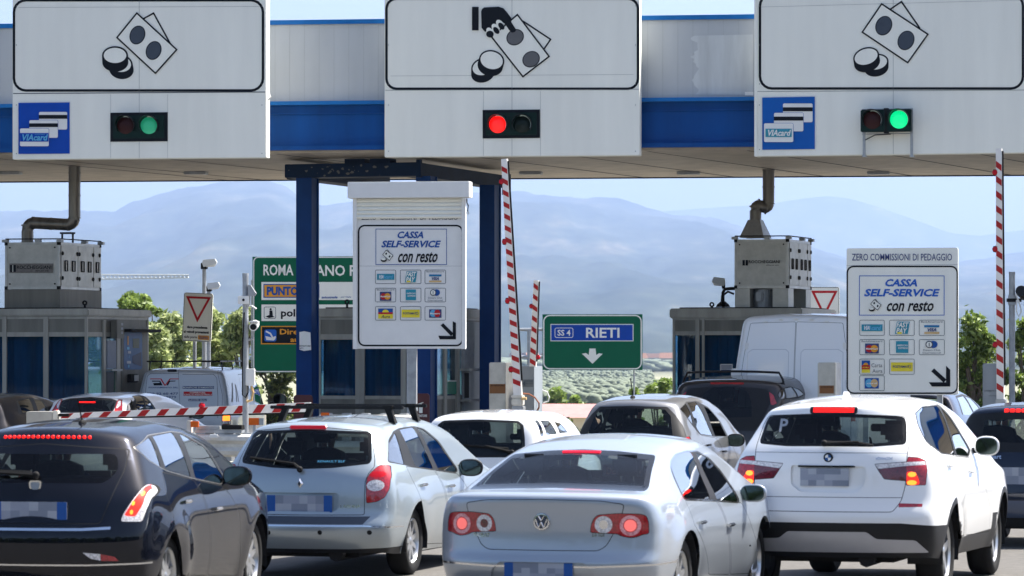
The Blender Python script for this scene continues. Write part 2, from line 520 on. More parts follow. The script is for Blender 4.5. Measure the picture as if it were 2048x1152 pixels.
class Art:
    """flat artwork traced in photo pixels on a plane, each layer 3 mm in front of the last"""
    def __init__(s, pl, v0=0.0, step=0.003, conv=None):
        s.pl, s.v0, s.st, s.mb = pl, v0, step, MB()
        s.conv = conv or (lambda p: p)
    def _p(s, p, layer):
        x, y = s.conv(p)
        u, z = s.pl.uv(x, y)
        return (u, s.v0 - s.st * layer, z)
    def fill(s, pts, mat, layer=1):
        n = len(pts)
        ar = sum(pts[i][0] * pts[(i + 1) % n][1] - pts[(i + 1) % n][0] * pts[i][1] for i in range(n))
        if ar > 0: pts = pts[::-1]     # y is down: this winds the face towards the viewer
        s.mb.poly([s._p(p, layer) for p in pts], mat)
    def rect(s, x0, y0, x1, y1, mat, layer=1):
        s.fill([(x0, y0), (x1, y0), (x1, y1), (x0, y1)], mat, layer)
    def ring(s, pts, w, mat, layer=1):
        """closed outline of width w, centred on the points"""
        n = len(pts); a, b = [], []
        for i in range(n):
            p0, p1, p2 = Vector(pts[i - 1]), Vector(pts[i]), Vector(pts[(i + 1) % n])
            d1, d2 = (p1 - p0), (p2 - p1)
            if d1.length < 1e-6: d1 = d2
            if d2.length < 1e-6: d2 = d1
            d1.normalize(); d2.normalize()
            n1, n2 = Vector((d1.y, -d1.x)), Vector((d2.y, -d2.x))
            m = (n1 + n2)
            m = m / max(0.3, m.length_squared) * 2 if m.length > 1e-6 else n1
            a.append(p1 + m * (w / 2)); b.append(p1 - m * (w / 2))
        for i in range(n):
            j = (i + 1) % n
            s.fill([tuple(a[i]), tuple(a[j]), tuple(b[j]), tuple(b[i])], mat, layer)
    def line(s, pts, w, mat, layer=1):
        for i in range(len(pts) - 1):
            a, b = Vector(pts[i]), Vector(pts[i + 1])
            d = (b - a).normalized(); nn = Vector((d.y, -d.x)) * (w / 2); e = d * (w * 0.35)
            s.fill([tuple(a + nn - e), tuple(b + nn + e), tuple(b - nn + e), tuple(a - nn - e)], mat, layer)
    def text(s, st, x0, y0, x1, y1, mat, layer=2, bold=0.012, shear=0.0):
        vs, fs = text_mesh(st, bold)
        k = s.mb.mi(mat); b = len(s.mb.v)
        for x, y in vs:
            px = x0 + (x1 - x0 - shear) * x + shear * y
            py = y1 + (y0 - y1) * y
            s.mb.v.append(Vector(s._p((px, py), layer)))
        for f in fs:
            p = [vs[i] for i in f]
            ar = sum(p[i][0] * p[(i + 1) % len(p)][1] - p[(i + 1) % len(p)][0] * p[i][1] for i in range(len(p)))
            f = f if ar > 0 else f[::-1]
            s.mb.f.append(tuple(b + i for i in f)); s.mb.m.append(k)
    def build(s, name, parent):
        return s.mb.build(name, parent)
def zc(ox, oy, k):
    return lambda p: (ox + p[0] * k, oy + p[1] * k)
# ================================================================ SETTING
def interp(pts, x):
    if x <= pts[0][0]: return pts[0][1]
    for (a, b), (c, d) in zip(pts, pts[1:]):
        if x <= c:
            t = (x - a) / (c - a)
            return b + (d - b) * t
    return pts[-1][1]
def smooth_interp(pts, x):
    if x <= pts[0][0]: return pts[0][1]
    for (a, b), (c, d) in zip(pts, pts[1:]):
        if x <= c:
            t = (x - a) / (c - a); t = t * t * (3 - 2 * t)
            return b + (d - b) * t
    return pts[-1][1]
def fbm(x, y, z=0.0, o=5):
    return noise.fractal(Vector((x, y, z)), 0.9, 2.1, o)
def sheet(name, x0, x1, y0, y1, z, mat, kind='structure', nx=1, ny=1):
    mb = MB()
    mb.poly([(x0, y0, z), (x1, y0, z), (x1, y1, z), (x0, y1, z)], mat)
    o = mb.build(name)
    return tag(o, kind=kind)
ROAD_A = 17.0
rd = Vector((math.sin(R(ROAD_A)), math.cos(R(ROAD_A)), 0)); rn = Vector((math.cos(R(ROAD_A)), -math.sin(R(ROAD_A)), 0))
sheet('road', -90, 90, -30, 98, 0.0, 'asphalt')
# hills and valley: one sheet of terrain out to the far range
NEAR = [(-1400, 470), (-600, 455), (-250, 440), (-60, 428), (0, 425), (60, 420), (110, 418), (200, 424), (230, 427), (285, 404), (335, 386), (400, 368), (450, 361), (500, 362), (540, 364), (575, 377), (600, 395),
        (625, 402), (650, 408), (690, 404), (740, 398), (800, 392), (880, 388), (945, 386), (985, 381), (1040, 379), (1080, 385), (1110, 386), (1150, 395), (1200, 393), (1245, 399), (1290, 412), (1350, 428),
        (1400, 437), (1450, 449), (1500, 466), (1560, 478), (1640, 498), (1720, 520), (1800, 532), (1900, 524), (1980, 513), (2060, 508), (2200, 500), (2600, 470), (3400, 450)]
FAR = [(-1400, 480), (600, 470), (1100, 440), (1300, 425), (1400, 417), (1480, 412), (1540, 408), (1600, 398), (1655, 392), (1700, 397), (1760, 415), (1830, 440), (1900, 466), (1960, 472), (2010, 464), (2080, 458), (2300, 470), (3400, 450)]
def terrain_z(px, d):
    base = interp([(90, -0.6), (135, -3.2), (600, -5.5), (1500, -7.5), (2600, -8.8), (4500, -6.0), (6500, -1.0)], d)
    x = (px - CX) / F * d
    dn, df = 18000.0, 26000.0
    zn = HC + (YH - interp(NEAR, px)) / F * dn
    zf = HC + (YH - interp(FAR, px)) / F * df
    if d < 90: return -0.6
    if d <= dn:
        t = max(0.0, (d - 4200) / (dn - 4200))
        s = t ** 1.35
        n = fbm(x / 3000, d / 8000, 3.1) * 0.20 + abs(fbm(x / 1100, d / 9000, 9.0)) * 0.42 - 0.08
        z = base + (zn - base) * s * (1 + n * (1 - t) * 2.2)
        z += fbm(x / 400, d / 2600, 5) * 26 * t + fbm(x / 90, d / 600, 7) * 6.0 * t * t
        z += fbm(x / 260, d / 400, 1.5) * 1.1 * min(1, d / 900)
        return z
    mid = dn + 3500
    if d <= mid:
        t = (d - dn) / 3500
        return zn * (1 - 0.45 * t) + fbm(x / 300, d / 500, 5) * 22 * t
    t = (d - mid) / (df - mid)
    if d <= df:
        return zn * 0.55 * (1 - t) + zf * t + fbm(x / 900, d / 1500, 2) * 60 * t * (1 - t)
    return zf * (1 - (d - df) / 2600)
pxs = [-1400 + 100 * i for i in range(11)] + [-300 + 9 * i for i in range(300)] + [2400 + 100 * i for i in range(11)]
ds = []
d = 92.0
while d < 28400:
    ds.append(d)
    d *= 1.04 if d < 3300 else (1.022 if d < 18000 else 1.05)
ds = sorted(ds + [18000.0, 26000.0])
mb = MB(); ncol = len(pxs)
vs = []
for d in ds:
    for p in pxs:
        vs.append(((p - CX) / F * d * (1.0 if d > 400 else 1 + (400 - d) / 90), d, terrain_z(p, d)))
fs = [(i * ncol + j, i * ncol + j + 1, (i + 1) * ncol + j + 1, (i + 1) * ncol + j) for i in range(len(ds) - 1) for j in range(ncol - 1)]
# terrain material: scrub forest, dry fields, bare scars
tm, t_, b_ = _nodes('hillside')
N_, L_ = t_.nodes, t_.links
b_.inputs['Roughness'].default_value = 1.0
b_.inputs['Specular IOR Level'].default_value = 0.0
tc = N_.new('ShaderNodeTexCoord')
n1 = N_.new('ShaderNodeTexNoise'); n1.inputs['Scale'].default_value = 0.0036; n1.inputs['Detail'].default_value = 9; n1.inputs['Roughness'].default_value = 0.66
n2 = N_.new('ShaderNodeTexNoise'); n2.inputs['Scale'].default_value = 0.02; n2.inputs['Detail'].default_value = 6
mpg = N_.new('ShaderNodeMapping'); mpg.inputs['Scale'].default_value = (1, 0.10, 2.0)
L_.new(tc.outputs['Object'], mpg.inputs[0])
L_.new(mpg.outputs[0], n1.inputs['Vector']); L_.new(mpg.outputs[0], n2.inputs['Vector'])
r1 = N_.new('ShaderNodeValToRGB')
r1.color_ramp.elements[0].position = 0.36; r1.color_ramp.elements[0].color = (0.014, 0.022, 0.018, 1)
r1.color_ramp.elements[1].position = 0.76; r1.color_ramp.elements[1].color = (0.15, 0.135, 0.10, 1)
e = r1.color_ramp.elements.new(0.56); e.color = (0.04, 0.048, 0.036, 1)
e = r1.color_ramp.elements.new(0.65); e.color = (0.08, 0.078, 0.055, 1)
L_.new(n1.outputs[0], r1.inputs[0])
mx = N_.new('ShaderNodeMix'); mx.data_type = 'RGBA'; mx.blend_type = 'OVERLAY'; mx.inputs[0].default_value = 0.75
L_.new(r1.outputs[0], mx.inputs[6]); L_.new(n2.outputs[0], mx.inputs[7])
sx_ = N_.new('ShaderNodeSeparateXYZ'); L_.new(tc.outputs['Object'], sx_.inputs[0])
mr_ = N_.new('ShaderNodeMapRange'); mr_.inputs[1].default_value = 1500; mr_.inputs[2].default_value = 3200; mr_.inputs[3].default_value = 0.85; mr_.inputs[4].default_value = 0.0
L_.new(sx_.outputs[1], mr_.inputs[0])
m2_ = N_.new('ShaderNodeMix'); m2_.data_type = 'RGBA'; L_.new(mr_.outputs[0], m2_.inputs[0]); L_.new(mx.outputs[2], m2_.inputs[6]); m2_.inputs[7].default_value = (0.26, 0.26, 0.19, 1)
L_.new(m2_.outputs[2], b_.inputs['Base Color'])
MATS['hillside'] = tm
mb.mesh(vs, fs, tm)
tag(mb.build('hills', smooth=True, angle=80), kind='structure')
# the air
hz = bpy.data.materials.new('haze'); hz.use_nodes = True
ht = hz.node_tree
ht.nodes.remove(ht.nodes['Principled BSDF'])
pv = ht.nodes.new('ShaderNodeVolumePrincipled')
pv.inputs['Color'].default_value = (0.36, 0.475, 0.72, 1)
pv.inputs['Density'].default_value = 0.70e-4
pv.inputs['Anisotropy'].default_value = 0.2
ht.links.new(pv.outputs[0], ht.nodes['Material Output'].inputs['Volume'])
mb = MB()
mb.box(-15000, 18000, -60, 28900, -40, 1300, hz)
tag(mb.build('haze'), kind='stuff')

# olive grove across the valley
def px_at(x, y): return CX + x / y * F
rs = random.Random(5)
mb = MB()
def blob(mb, c, r, h, mat, rs, n=6):
    vs = [(c[0], c[1], c[2] + h)]
    for ring, (rr, zz) in enumerate(((0.75, 0.8), (1.0, 0.45), (0.7, 0.1))):
        for j in range(n):
            t = 2 * math.pi * (j + 0.5 * ring) / n
            q = rr * r * rs.uniform(0.75, 1.2)
            vs.append((c[0] + q * math.cos(t), c[1] + q * math.sin(t), c[2] + h * zz * rs.uniform(0.85, 1.15)))
    fs = [(0, 1 + j, 1 + (j + 1) % n) for j in range(n)]
    for k in range(2):
        a, b = 1 + k * n, 1 + (k + 1) * n
        for j in range(n):
            fs += [(a + j, b + j, b + (j + 1) % n), (a + j, b + (j + 1) % n, a + (j + 1) % n)]
    mb.mesh(vs, fs, mat)
M['olivehazed'] = pm('olive_hazed', (0.15, 0.175, 0.13), 0.9, var=0.3, scale=0.3, spec=0.1)  # valley haze mixed into the olive colour
for i in range(60):
    d = 560 * (1.042 ** i)
    if d > 2500: break
    for j in range(56):
        px = 1020 + j * 7.6 * max(0.6, 600 / d) * 1.1 + i * 4.5 % 9
        x = (px + rs.uniform(-1.2, 1.2) - CX) / F * d
        if rs.random() < 0.28: continue
        blob(mb, (x, d + rs.uniform(-3, 3), terrain_z(px, d) - 0.3), rs.uniform(1.3, 2.1), rs.uniform(1.8, 2.8), 'olivehazed', rs, 5)
for i in range(500):
    d = rs.uniform(2400, 3800)
    px = rs.uniform(900, 1700)
    x = (px - CX) / F * d
    blob(mb, (x, d, terrain_z(px, d) - 0.5), rs.uniform(6, 20), rs.uniform(4, 9), 'olivehazed', rs, 6)
tag(mb.build('olive_grove', smooth=True, angle=180), kind='stuff')
M['farwall'] = pm('far_wall', (0.62, 0.55, 0.45), 0.9, var=0.05)
M['farroof'] = pm('far_roof', (0.40, 0.20, 0.13), 0.9, var=0.05)
hl = [(1118, 3300, 34), (1155, 3050, 26), (1232, 3500, 40), (1262, 2900, 24), (1322, 3400, 46), (1340, 2750, 28), (1105, 2700, 20), (1048, 3700, 36)]
for i, (px, d, ww) in enumerate(hl):
    e = empty('farmhouse', ((px - CX) / F * d, d, terrain_z(px, d) - 1), R(17 * i), 'tiny pale farmhouse with a tiled roof in the hazy valley', 'house', group='farmhouses in the valley')
    mb = MB(); mb.box(-ww / 2, ww / 2, -6, 6, 0, 9, 'farwall'); mb.build('wall', e)
    mb = MB(); mb.prism([(-ww / 2 - 1, 9), (ww / 2 + 1, 9), (ww / 2 - 2, 13), (-ww / 2 + 2, 13)], -7, 7, 'farroof'); mb.build('roof', e)

# ---------------------------------------------------------------- trees
def tree(name, label, cat, px, Y, ybase_z, ytop, rad, mat, leaves=5000, leaf=0.09, clumps=26, squash=0.8, seed=1, group=None, trunk_r=0.13, low=0.25, rady=None, air=0.5):
    rs = random.Random(seed)
    X = (px - CX) / F * Y
    zt = HC + (YH - ytop) / F * Y
    Hh = zt - ybase_z
    e = empty(name, (X, Y, ybase_z), 0, label, cat, group)
    mb = MB()
    # trunk with limbs
    lean = rs.uniform(-0.12, 0.12) * Hh
    top = Vector((lean, 0, Hh * 0.62))
    mb.tube([(0, 0, 0), (lean * 0.3, 0, Hh * 0.25), top * 0.8, top], trunk_r, 'bark', 8, r2=trunk_r * 0.35)
    cl = []
    for i in range(clumps):
        a = rs.uniform(0, 2 * math.pi); h = rs.uniform(low, 1.0)
        env = math.sin(min(1, max(0.0, (1.06 - h) / (1.06 - low))) ** 0.6 * math.pi * 0.5) * (0.55 + 0.45 * min(1, (h - low + 0.25) / 0.35))
        q = rad * env * math.sqrt(rs.random()) * 0.85
        c = Vector((q * math.cos(a) + lean * h * 0.5, q * math.sin(a) * (1 if rady is None else rady / rad), Hh * h - rad * 0.16))
        cl.append((c, rad * rs.uniform(0.2, 0.40)))
        if i % 2 == 0:
            s0 = Vector((lean * 0.4, 0, Hh * rs.uniform(0.2, 0.5)))
            mb.tube([s0, (s0 + c) / 2 + Vector((0, 0, 0.05 * Hh)), c], trunk_r * 0.35, 'bark', 5, r2=trunk_r * 0.1)
    mb.build('trunk', e, smooth=True)
    mb = MB(); k = mb.mi(mat)
    for i in range(leaves):
        c, r = cl[rs.randrange(len(cl))]
        v = Vector((rs.gauss(0, 1), rs.gauss(0, 1), rs.gauss(0, 1)))
        v.normalize(); v *= r * (rs.random() ** 0.33) * rs.uniform(0.8, 1.15)
        v.z *= squash
        p = c + v
        if rs.random() < 0.06 * air: p += Vector((rs.uniform(-1, 1), rs.uniform(-1, 1), rs.uniform(-0.5, 1))) * r * 0.6
        s = leaf * rs.uniform(0.6, 1.5)
        a = Vector((rs.gauss(0, 1), rs.gauss(0, 1), rs.gauss(0, 0.8))).normalized()
        b = a.cross(Vector((rs.gauss(0, 1), rs.gauss(0, 1), rs.gauss(0, 1)))).normalized()
        bb = len(mb.v)
        mb.v += [p - a * s, p - b * s * 0.42, p + a * s, p + b * s * 0.42]
        mb.f.append((bb, bb + 1, bb + 2, bb + 3)); mb.m.append(k)
    mb.build('crown', e)
    return e
G1 = 'olive trees behind the toll booths'
tree('olive_tree', 'bright green tree rising behind the left booth roof, left of the lamp posts', 'tree', 252, 108, -0.8, 583, 0.85, M['leafgreen'], 7500, 0.085, 30, seed=2, low=0.4)
tree('olive_tree', 'small bright tree tuft just left of the triangle sign', 'tree', 316, 112, -0.8, 598, 0.35, M['leafgreen'], 1500, 0.085, 12, seed=3, low=0.5)
tree('olive_tree', 'pale silvery olive tree behind the left edge of the triangle sign', 'tree', 345, 104, -0.8, 622, 1.0, M['leafolive'], 12000, 0.085, 44, seed=4, low=0.15)
tree('olive_tree', 'tall pale olive tree right behind the lamp posts', 'tree', 415, 106, -0.8, 613, 0.95, M['leafolive'], 12000, 0.085, 44, seed=5, low=0.15)
tree('olive_tree', 'pale olive tree behind the camera pole and green direction sign', 'tree', 478, 105, -0.8, 618, 0.9, M['leafolive'], 12000, 0.085, 44, seed=6, low=0.15)
tree('olive_tree', 'low pale olive bush behind the roof rack of the lettered van', 'tree', 300, 100, -0.8, 650, 0.9, M['leafolive'], 10000, 0.085, 40, seed=16, low=0.1)
tree('shade_tree', 'dark leafy tree under the tall green direction sign', 'tree', 548, 92, -0.3, 700, 1.0, M['leafdark'], 9000, 0.06, 40, seed=7, low=0.05)
tree('shade_tree', 'leafy tree with glossy bright leaves left of the right camera pole', 'tree', 1955, 84, -0.3, 622, 0.85, M['leafbright'], 9000, 0.07, 34, seed=8, low=0.05)
tree('shade_tree', 'leafy tree with glossy bright leaves at the right picture edge', 'tree', 2052, 86, -0.3, 640, 0.8, M['leafbright'], 8000, 0.07, 32, seed=9, low=0.05)
tree('shade_tree', 'lower leafy shrub between sign and barrier cabinet on the right', 'tree', 1918, 90, -0.3, 668, 0.6, M['leafbright'], 5000, 0.07, 22, seed=10, low=0.05)
tree('round_bush', 'rounded bright green bush left of the right booth', 'bush', 1318, 118, -3.0, 757, 0.78, M['leafgreen'], 5200, 0.08, 26, seed=11, low=0.3)
tree('round_bush', 'bright green bush low under the route sign post', 'bush', 1282, 124, -3.0, 765, 0.5, M['leafgreen'], 2500, 0.08, 16, seed=18, low=0.3)
tree('young_tree', 'small dark tree left of the pink roof in the valley', 'tree', 1112, 240, -5, 776, 1.1, M['leafgreen'], 1800, 0.2, 14, seed=12, low=0.3)
tree('young_tree', 'low dark bush above the ridge of the pink roof', 'bush', 1150, 250, -5, 792, 1.1, M['leafgreen'], 1400, 0.2, 12, seed=13, low=0.4)
tree('hedge_bush', 'olive coloured hedge plant below the pink roof', 'bush', 1140, 80, -0.3, 836, 0.6, M['leafdark'], 4000, 0.05, 20, seed=14, low=0.05)
tree('hedge_bush', 'olive coloured hedge plant beside the small barrier cabinet', 'bush', 1090, 81, -0.3, 838, 0.6, M['leafdark'], 4000, 0.05, 20, seed=15, low=0.05)
rs = random.Random(21)
mb = MB()  # unseen dark trees added behind the camera to dim the cars' reflections
M['treescreen'] = pm('added_screen_leaves', (0.035, 0.05, 0.02), 0.9, var=0.5, scale=2.0, spec=0.05)
for i in range(110):
    x = -95 + i * 1.75 + rs.uniform(-.6, .6)
    blob(mb, (x, -24 + rs.uniform(-3, 3), -0.3), rs.uniform(2.0, 3.4), rs.uniform(8, 12.5), 'treescreen', rs, 8)
tag(mb.build('added_tree_screen'), kind='stuff')
# pink roofed shed
e = empty('farm_shed', wp(1128, 830, 150) - Vector((0, 0, 3.2)), R(-8), 'long low shed with a pink tiled roof behind the small barrier', 'shed')
mb = MB(); mb.box(-1.9, 1.6, 0, 4, 0, 3.15, 'farwall'); mb.build('wall', e)
mb = MB(); mb.prism([(-0.4, 3.1), (2.2, 3.62), (4.4, 3.1)], -2.2, 1.9, 'pinkroof', 'x'); mb.build('roof', e)

# tower crane jib far off
e = empty('tower_crane', wp(150, 560, 900) * 1.0, R(4), 'distant pale tower crane jib left of the lamp posts', 'crane')
e.location.z = -6
zj = HC + (YH - 557) / F * 900 + 6
mb = MB()
xe = (377 - 150) / F * 900
for k in range(28):
    x0, x1 = k * xe / 28, (k + 1) * xe / 28
    z0, z1 = zj - 0.3 + 0.02 * x0, zj - 0.3 + 0.02 * x1
    mb.tube([(x0, 0, z0 + 1.3 - k * 0.02), (x1, 0, z1)], 0.09, 'galv', 4); mb.tube([(x0, 0, z0), (x1, 0, z1 + 1.3 - k * 0.02)], 0.09, 'galv', 4)
for o_ in (0, 1.25):
    mb.tube([(0, 0, zj - 0.3 + o_), (xe, 0, zj - 0.3 + 0.02 * xe + o_ * 0.55)], 0.13, 'galv', 4)
mb.build('jib', e)
mb = MB(); mb.box(-0.8, 0.8, -0.8, 0.8, 0, zj + 2, 'galv'); mb.build('mast', e)

# ================================================================ TOLL GANTRY
G = Pl(1024, 60.0, 8.0)
def gz(y): return G.uv(1024, y)[1]
e = G.root('toll_gantry', 'wide toll plaza roof gantry with grey panel fascia and blue steel beam', 'gantry')
U0, U1 = -34, 26
mb = MB(); mb.box(U0, U1, 0.0, 0.06, gz(199), gz(38), M['fascia']); mb.build('fascia', e)
mb = MB(); mb.box(U0, U1, 0.061, 8.9, gz(303) + 0.06, gz(48), 'signgrey'); mb.build('roof_body', e)
mb = MB(); mb.box(U0, U1, -0.05, 0.10, gz(44), gz(35), 'trimblue'); mb.build('roof_trim', e)
mb = MB()
mb.box(U0, U1, -0.16, 0.05, gz(207), gz(199.5), 'trimblue')
mb.box(U0, U1, -0.02, 0.05, gz(290), gz(207), 'steelblue')
mb.box(U0, U1, -0.16, 0.05, gz(298), gz(289.6), 'steelblue')
mb.box(U0, U1, -0.05, -0.021, gz(225), gz(222), 'steelblue')
mb.build('steel_beam', e)
mb = MB(); mb.box(U0, U1, -0.03, 8.95, gz(303), gz(303) + 0.055, M['soffit']); mb.build('soffit', e)
mb = MB(); mb.box(U0, U1, 8.96, 9.04, gz(303) - 0.02, gz(303) + 0.3, 'darkblue'); mb.build('rear_edge', e)
# dark joints that run across the soffit, and slim ceiling lamps
zs = gz(303) - 0.004
for px0, px1 in ((-60, 160), (20, 330), (255, 560), (545, 700), (880, 1120), (1085, 1320), (1290, 1500), (1490, 1720), (1715, 1960), (1900, 2200)):
    mb = MB()
    a = G.uv(px0, 303)[0]
    mb.poly([(a, 0.2, zs), (a + 0.05, 0.2, zs), (a + 2.35, 8.9, zs), (a + 2.27, 8.9, zs)][::-1], 'black'); mb.build('soffit_joint', e)
for px in (392, 1062, 1377, 1757, 20):
    mb = MB()
    Yl = 66.5
    X = (px - CX) / F * Yl
    d = Vector((X, Yl, 0)) - G.o
    c, s_ = math.cos(G.a), math.sin(G.a)
    u, v = d.x * c - d.y * s_, d.x * s_ + d.y * c
    mb.box(u - 0.2, u + 0.2, v - 0.13, v + 0.13, zs - 0.05, zs, 'galv', 0.01)
    mb.box(u - 0.16, u + 0.16, v - 0.09, v + 0.09, zs - 0.056, zs - 0.0505, 'cream')
    mb.build('ceiling_lamp', e)
# worn, paler patch of fascia sheets beside the right sign
a = Art(G, -0.004)
pm('faded_panel', (0.52, 0.55, 0.565), 0.6, var=0.12, scale=5, streak=1)
rs = random.Random(12); edge = []
for q in range(26):
    edge.append((1390 + 6 * math.sin(q * .7) + rs.uniform(-4, 5), 189 - q * 4.7))
a.fill([(1506, 190)] + edge + [(1506, 69)], MATS['faded_panel'], 1)
a.rect(1490, 184, 1507, 191, 'white', 3)
a.build('patched_panel', e)

# ================================================================ COLUMNS UNDER THE GANTRY
K = Pl(611, 62.0, ROAD_A + 0.6)
def col_frame():
    e = K.root('portal_frame', 'dark blue steel portal frame of columns and beams around the middle booth', 'portal frame')
    z = lambda y: K.uv(611, y)[1]
    zb0, zb1 = z(355), z(328)
    ua, ub = K.uv(590, 500)[0], K.uv(621, 500)[0]
    def column(u0, u1, v0, v1, zt):
        mb = MB()
        mb.box(u0, u1, v0, v0 + 0.03, 0.15, zt, 'columnblue')
        mb.box(u0, u1, v1 - 0.03, v1, 0.15, zt, 'columnblue')
        mb.box(u0 + 0.02, u1 - 0.02, v0 + 0.031, v1 - 0.031, 0.15, zt, 'columnblue')
        mb.box(u0 - 0.06, u1 + 0.06, v0 - 0.06, v1 + 0.06, 0.15, 0.18, 'columnblue')
        mb.build('column', e)
    column(ua, ub, 0.05, 0.40, zb0 - 0.002)
    uB0, uB1 = K.uv(830, 750)[0], K.uv(859, 750)[0]
    column(uB0, uB1, 0.05, 0.40, zb0 - 0.002)
    column(uB0 + 0.0, uB1 + 0.02, 3.4, 3.78, zb0 - 0.002)
    column(ua, ub, 3.4, 3.78, zb0 - 0.002)
    mb = MB(); mb.box(K.uv(570, 340)[0], K.uv(836, 340)[0], -0.02, 0.45, zb0, zb1, 'darkblue', 0.01)
    o = mb.build('cross_beam', e)
    mb = MB(); rs = random.Random(3)
    for k in range(30):
        px = 600 + rs.gauss(60, 60); py = rs.uniform(331, 352)
        if not 574 < px < 830: continue
        u, zz = K.uv(px, py); r = 0.008 + 0.03 * rs.random() ** 3
        pts = [(u + r * rs.uniform(0.6, 1.8) * math.cos(t), zz + r * rs.uniform(0.5, 1.2) * math.sin(t)) for t in [2 * math.pi * q / 7 for q in range(7)]]
        mb.poly([(p[0], -0.0235, p[1]) for p in pts], 'chipped')
    mb.build('chipped_paint', o)
    for (p0, p1) in ((835, 836), (592, 593)):
        u = K.uv(p0, 340)[0]
        mb = MB(); mb.box(u - 0.34, u - 0.003, 0.451, 4.68, zb0, zb1 - 0.002, 'darkblue'); mb.build('side_beam', e)
    u = K.uv(836, 340)[0]
    mb = MB(); mb.box(u + 0.001, u + 0.08, -0.10, -0.022, zb0 - 0.03, zb1 + 0.04, 'darkblue'); mb.build('end_plate', e); mb = MB(); mb.box(u - 0.06, u + 0.08, 4.70, 4.78, zb0 - 0.12, zb1 + 0.02, 'darkblue'); mb.build('end_plate', e)
    for p0, p1 in ((685, 725), (735, 776)):
        mb = MB(); mb.box(K.uv(p0, 320)[0], K.uv(p1, 320)[0], 0.1, 0.4, zb1 + 0.001, gz(303) - 0.02, 'darkblue'); mb.build('roof_stub', e)
    return e
col_frame()
# paper notice and extinguisher boards
P_ = Pl(611, 61.95, ROAD_A + 0.6)
r_ = P_.root('paper_notice', 'torn white paper notice taped to the left blue column', 'notice')
a = Art(P_, 0.045)
a.fill([(597, 664), (607, 662.5), (619, 665), (620.5, 700), (606, 702), (597, 699)], 'white', 1)
a.text('ESTINTORE', 597.5, 690.5, 619.5, 693.5, 'black', 2, 0.02); a.text('N°1', 598, 695, 604.5, 698.3, 'black', 2, 0.02)
a.build('paper', r_)
for (x0, x1, y0, y1, side, lab) in ((829, 859, 787, 862, 1, 'maroon fire extinguisher board beside the sign post'), (588, 625, 790, 862, 0, 'maroon fire extinguisher board at the foot of the left blue column')):
    P2 = Pl((x0 + x1) / 2, 60.6, ROAD_A)
    r_ = P2.root('extinguisher_board', lab, 'sign')
    mb = MB(); u0, z0 = P2.uv(x0, y1); u1, z1 = P2.uv(x1, y0)
    mb.prism([(x, z) for x, z in rrect(u0, z0, u1, z1, 0.05)], -0.02, 0.02, 'maroon'); mb.build('board', r_)
    mb = MB(); mb.box(u0 + 0.08, u0 + 0.12, 0.021, 0.06, 0.15, z1 - 0.1, 'galv'); mb.build('post', r_)
    if side:
        a = Art(P2, -0.021)
        a.rect(839, 811, 846, 826, 'signwhite', 1); a.rect(840.5, 806, 844.5, 811, 'signwhite', 1); a.line([(838, 808), (847, 805)], 1.5, 'signwhite', 1)
        a.rect(835.5, 813, 837, 822, 'signwhite', 1)
        a.text('ESTINTORE', 833, 829, 855, 834, 'signwhite', 1, 0.02); a.build('pictogram', r_)

# ================================================================ ISLANDS
for i, (px, lab) in enumerate(((100, 'a'), (760, 'b'), (1500, 'c'))):
    Pk = Pl(px, 58.0, ROAD_A)
    r_ = Pk.root('kerb_island', None); tag(r_, kind='structure')
    mb = MB(); mb.prism([(-1.2, -4.5), (-0.7, -5.4), (0.7, -5.4), (1.2, -4.5), (1.2, 17), (-1.2, 17)], 0.0, 0.15, 'concrete', 'z')
    o = mb.build('kerb_top', r_)

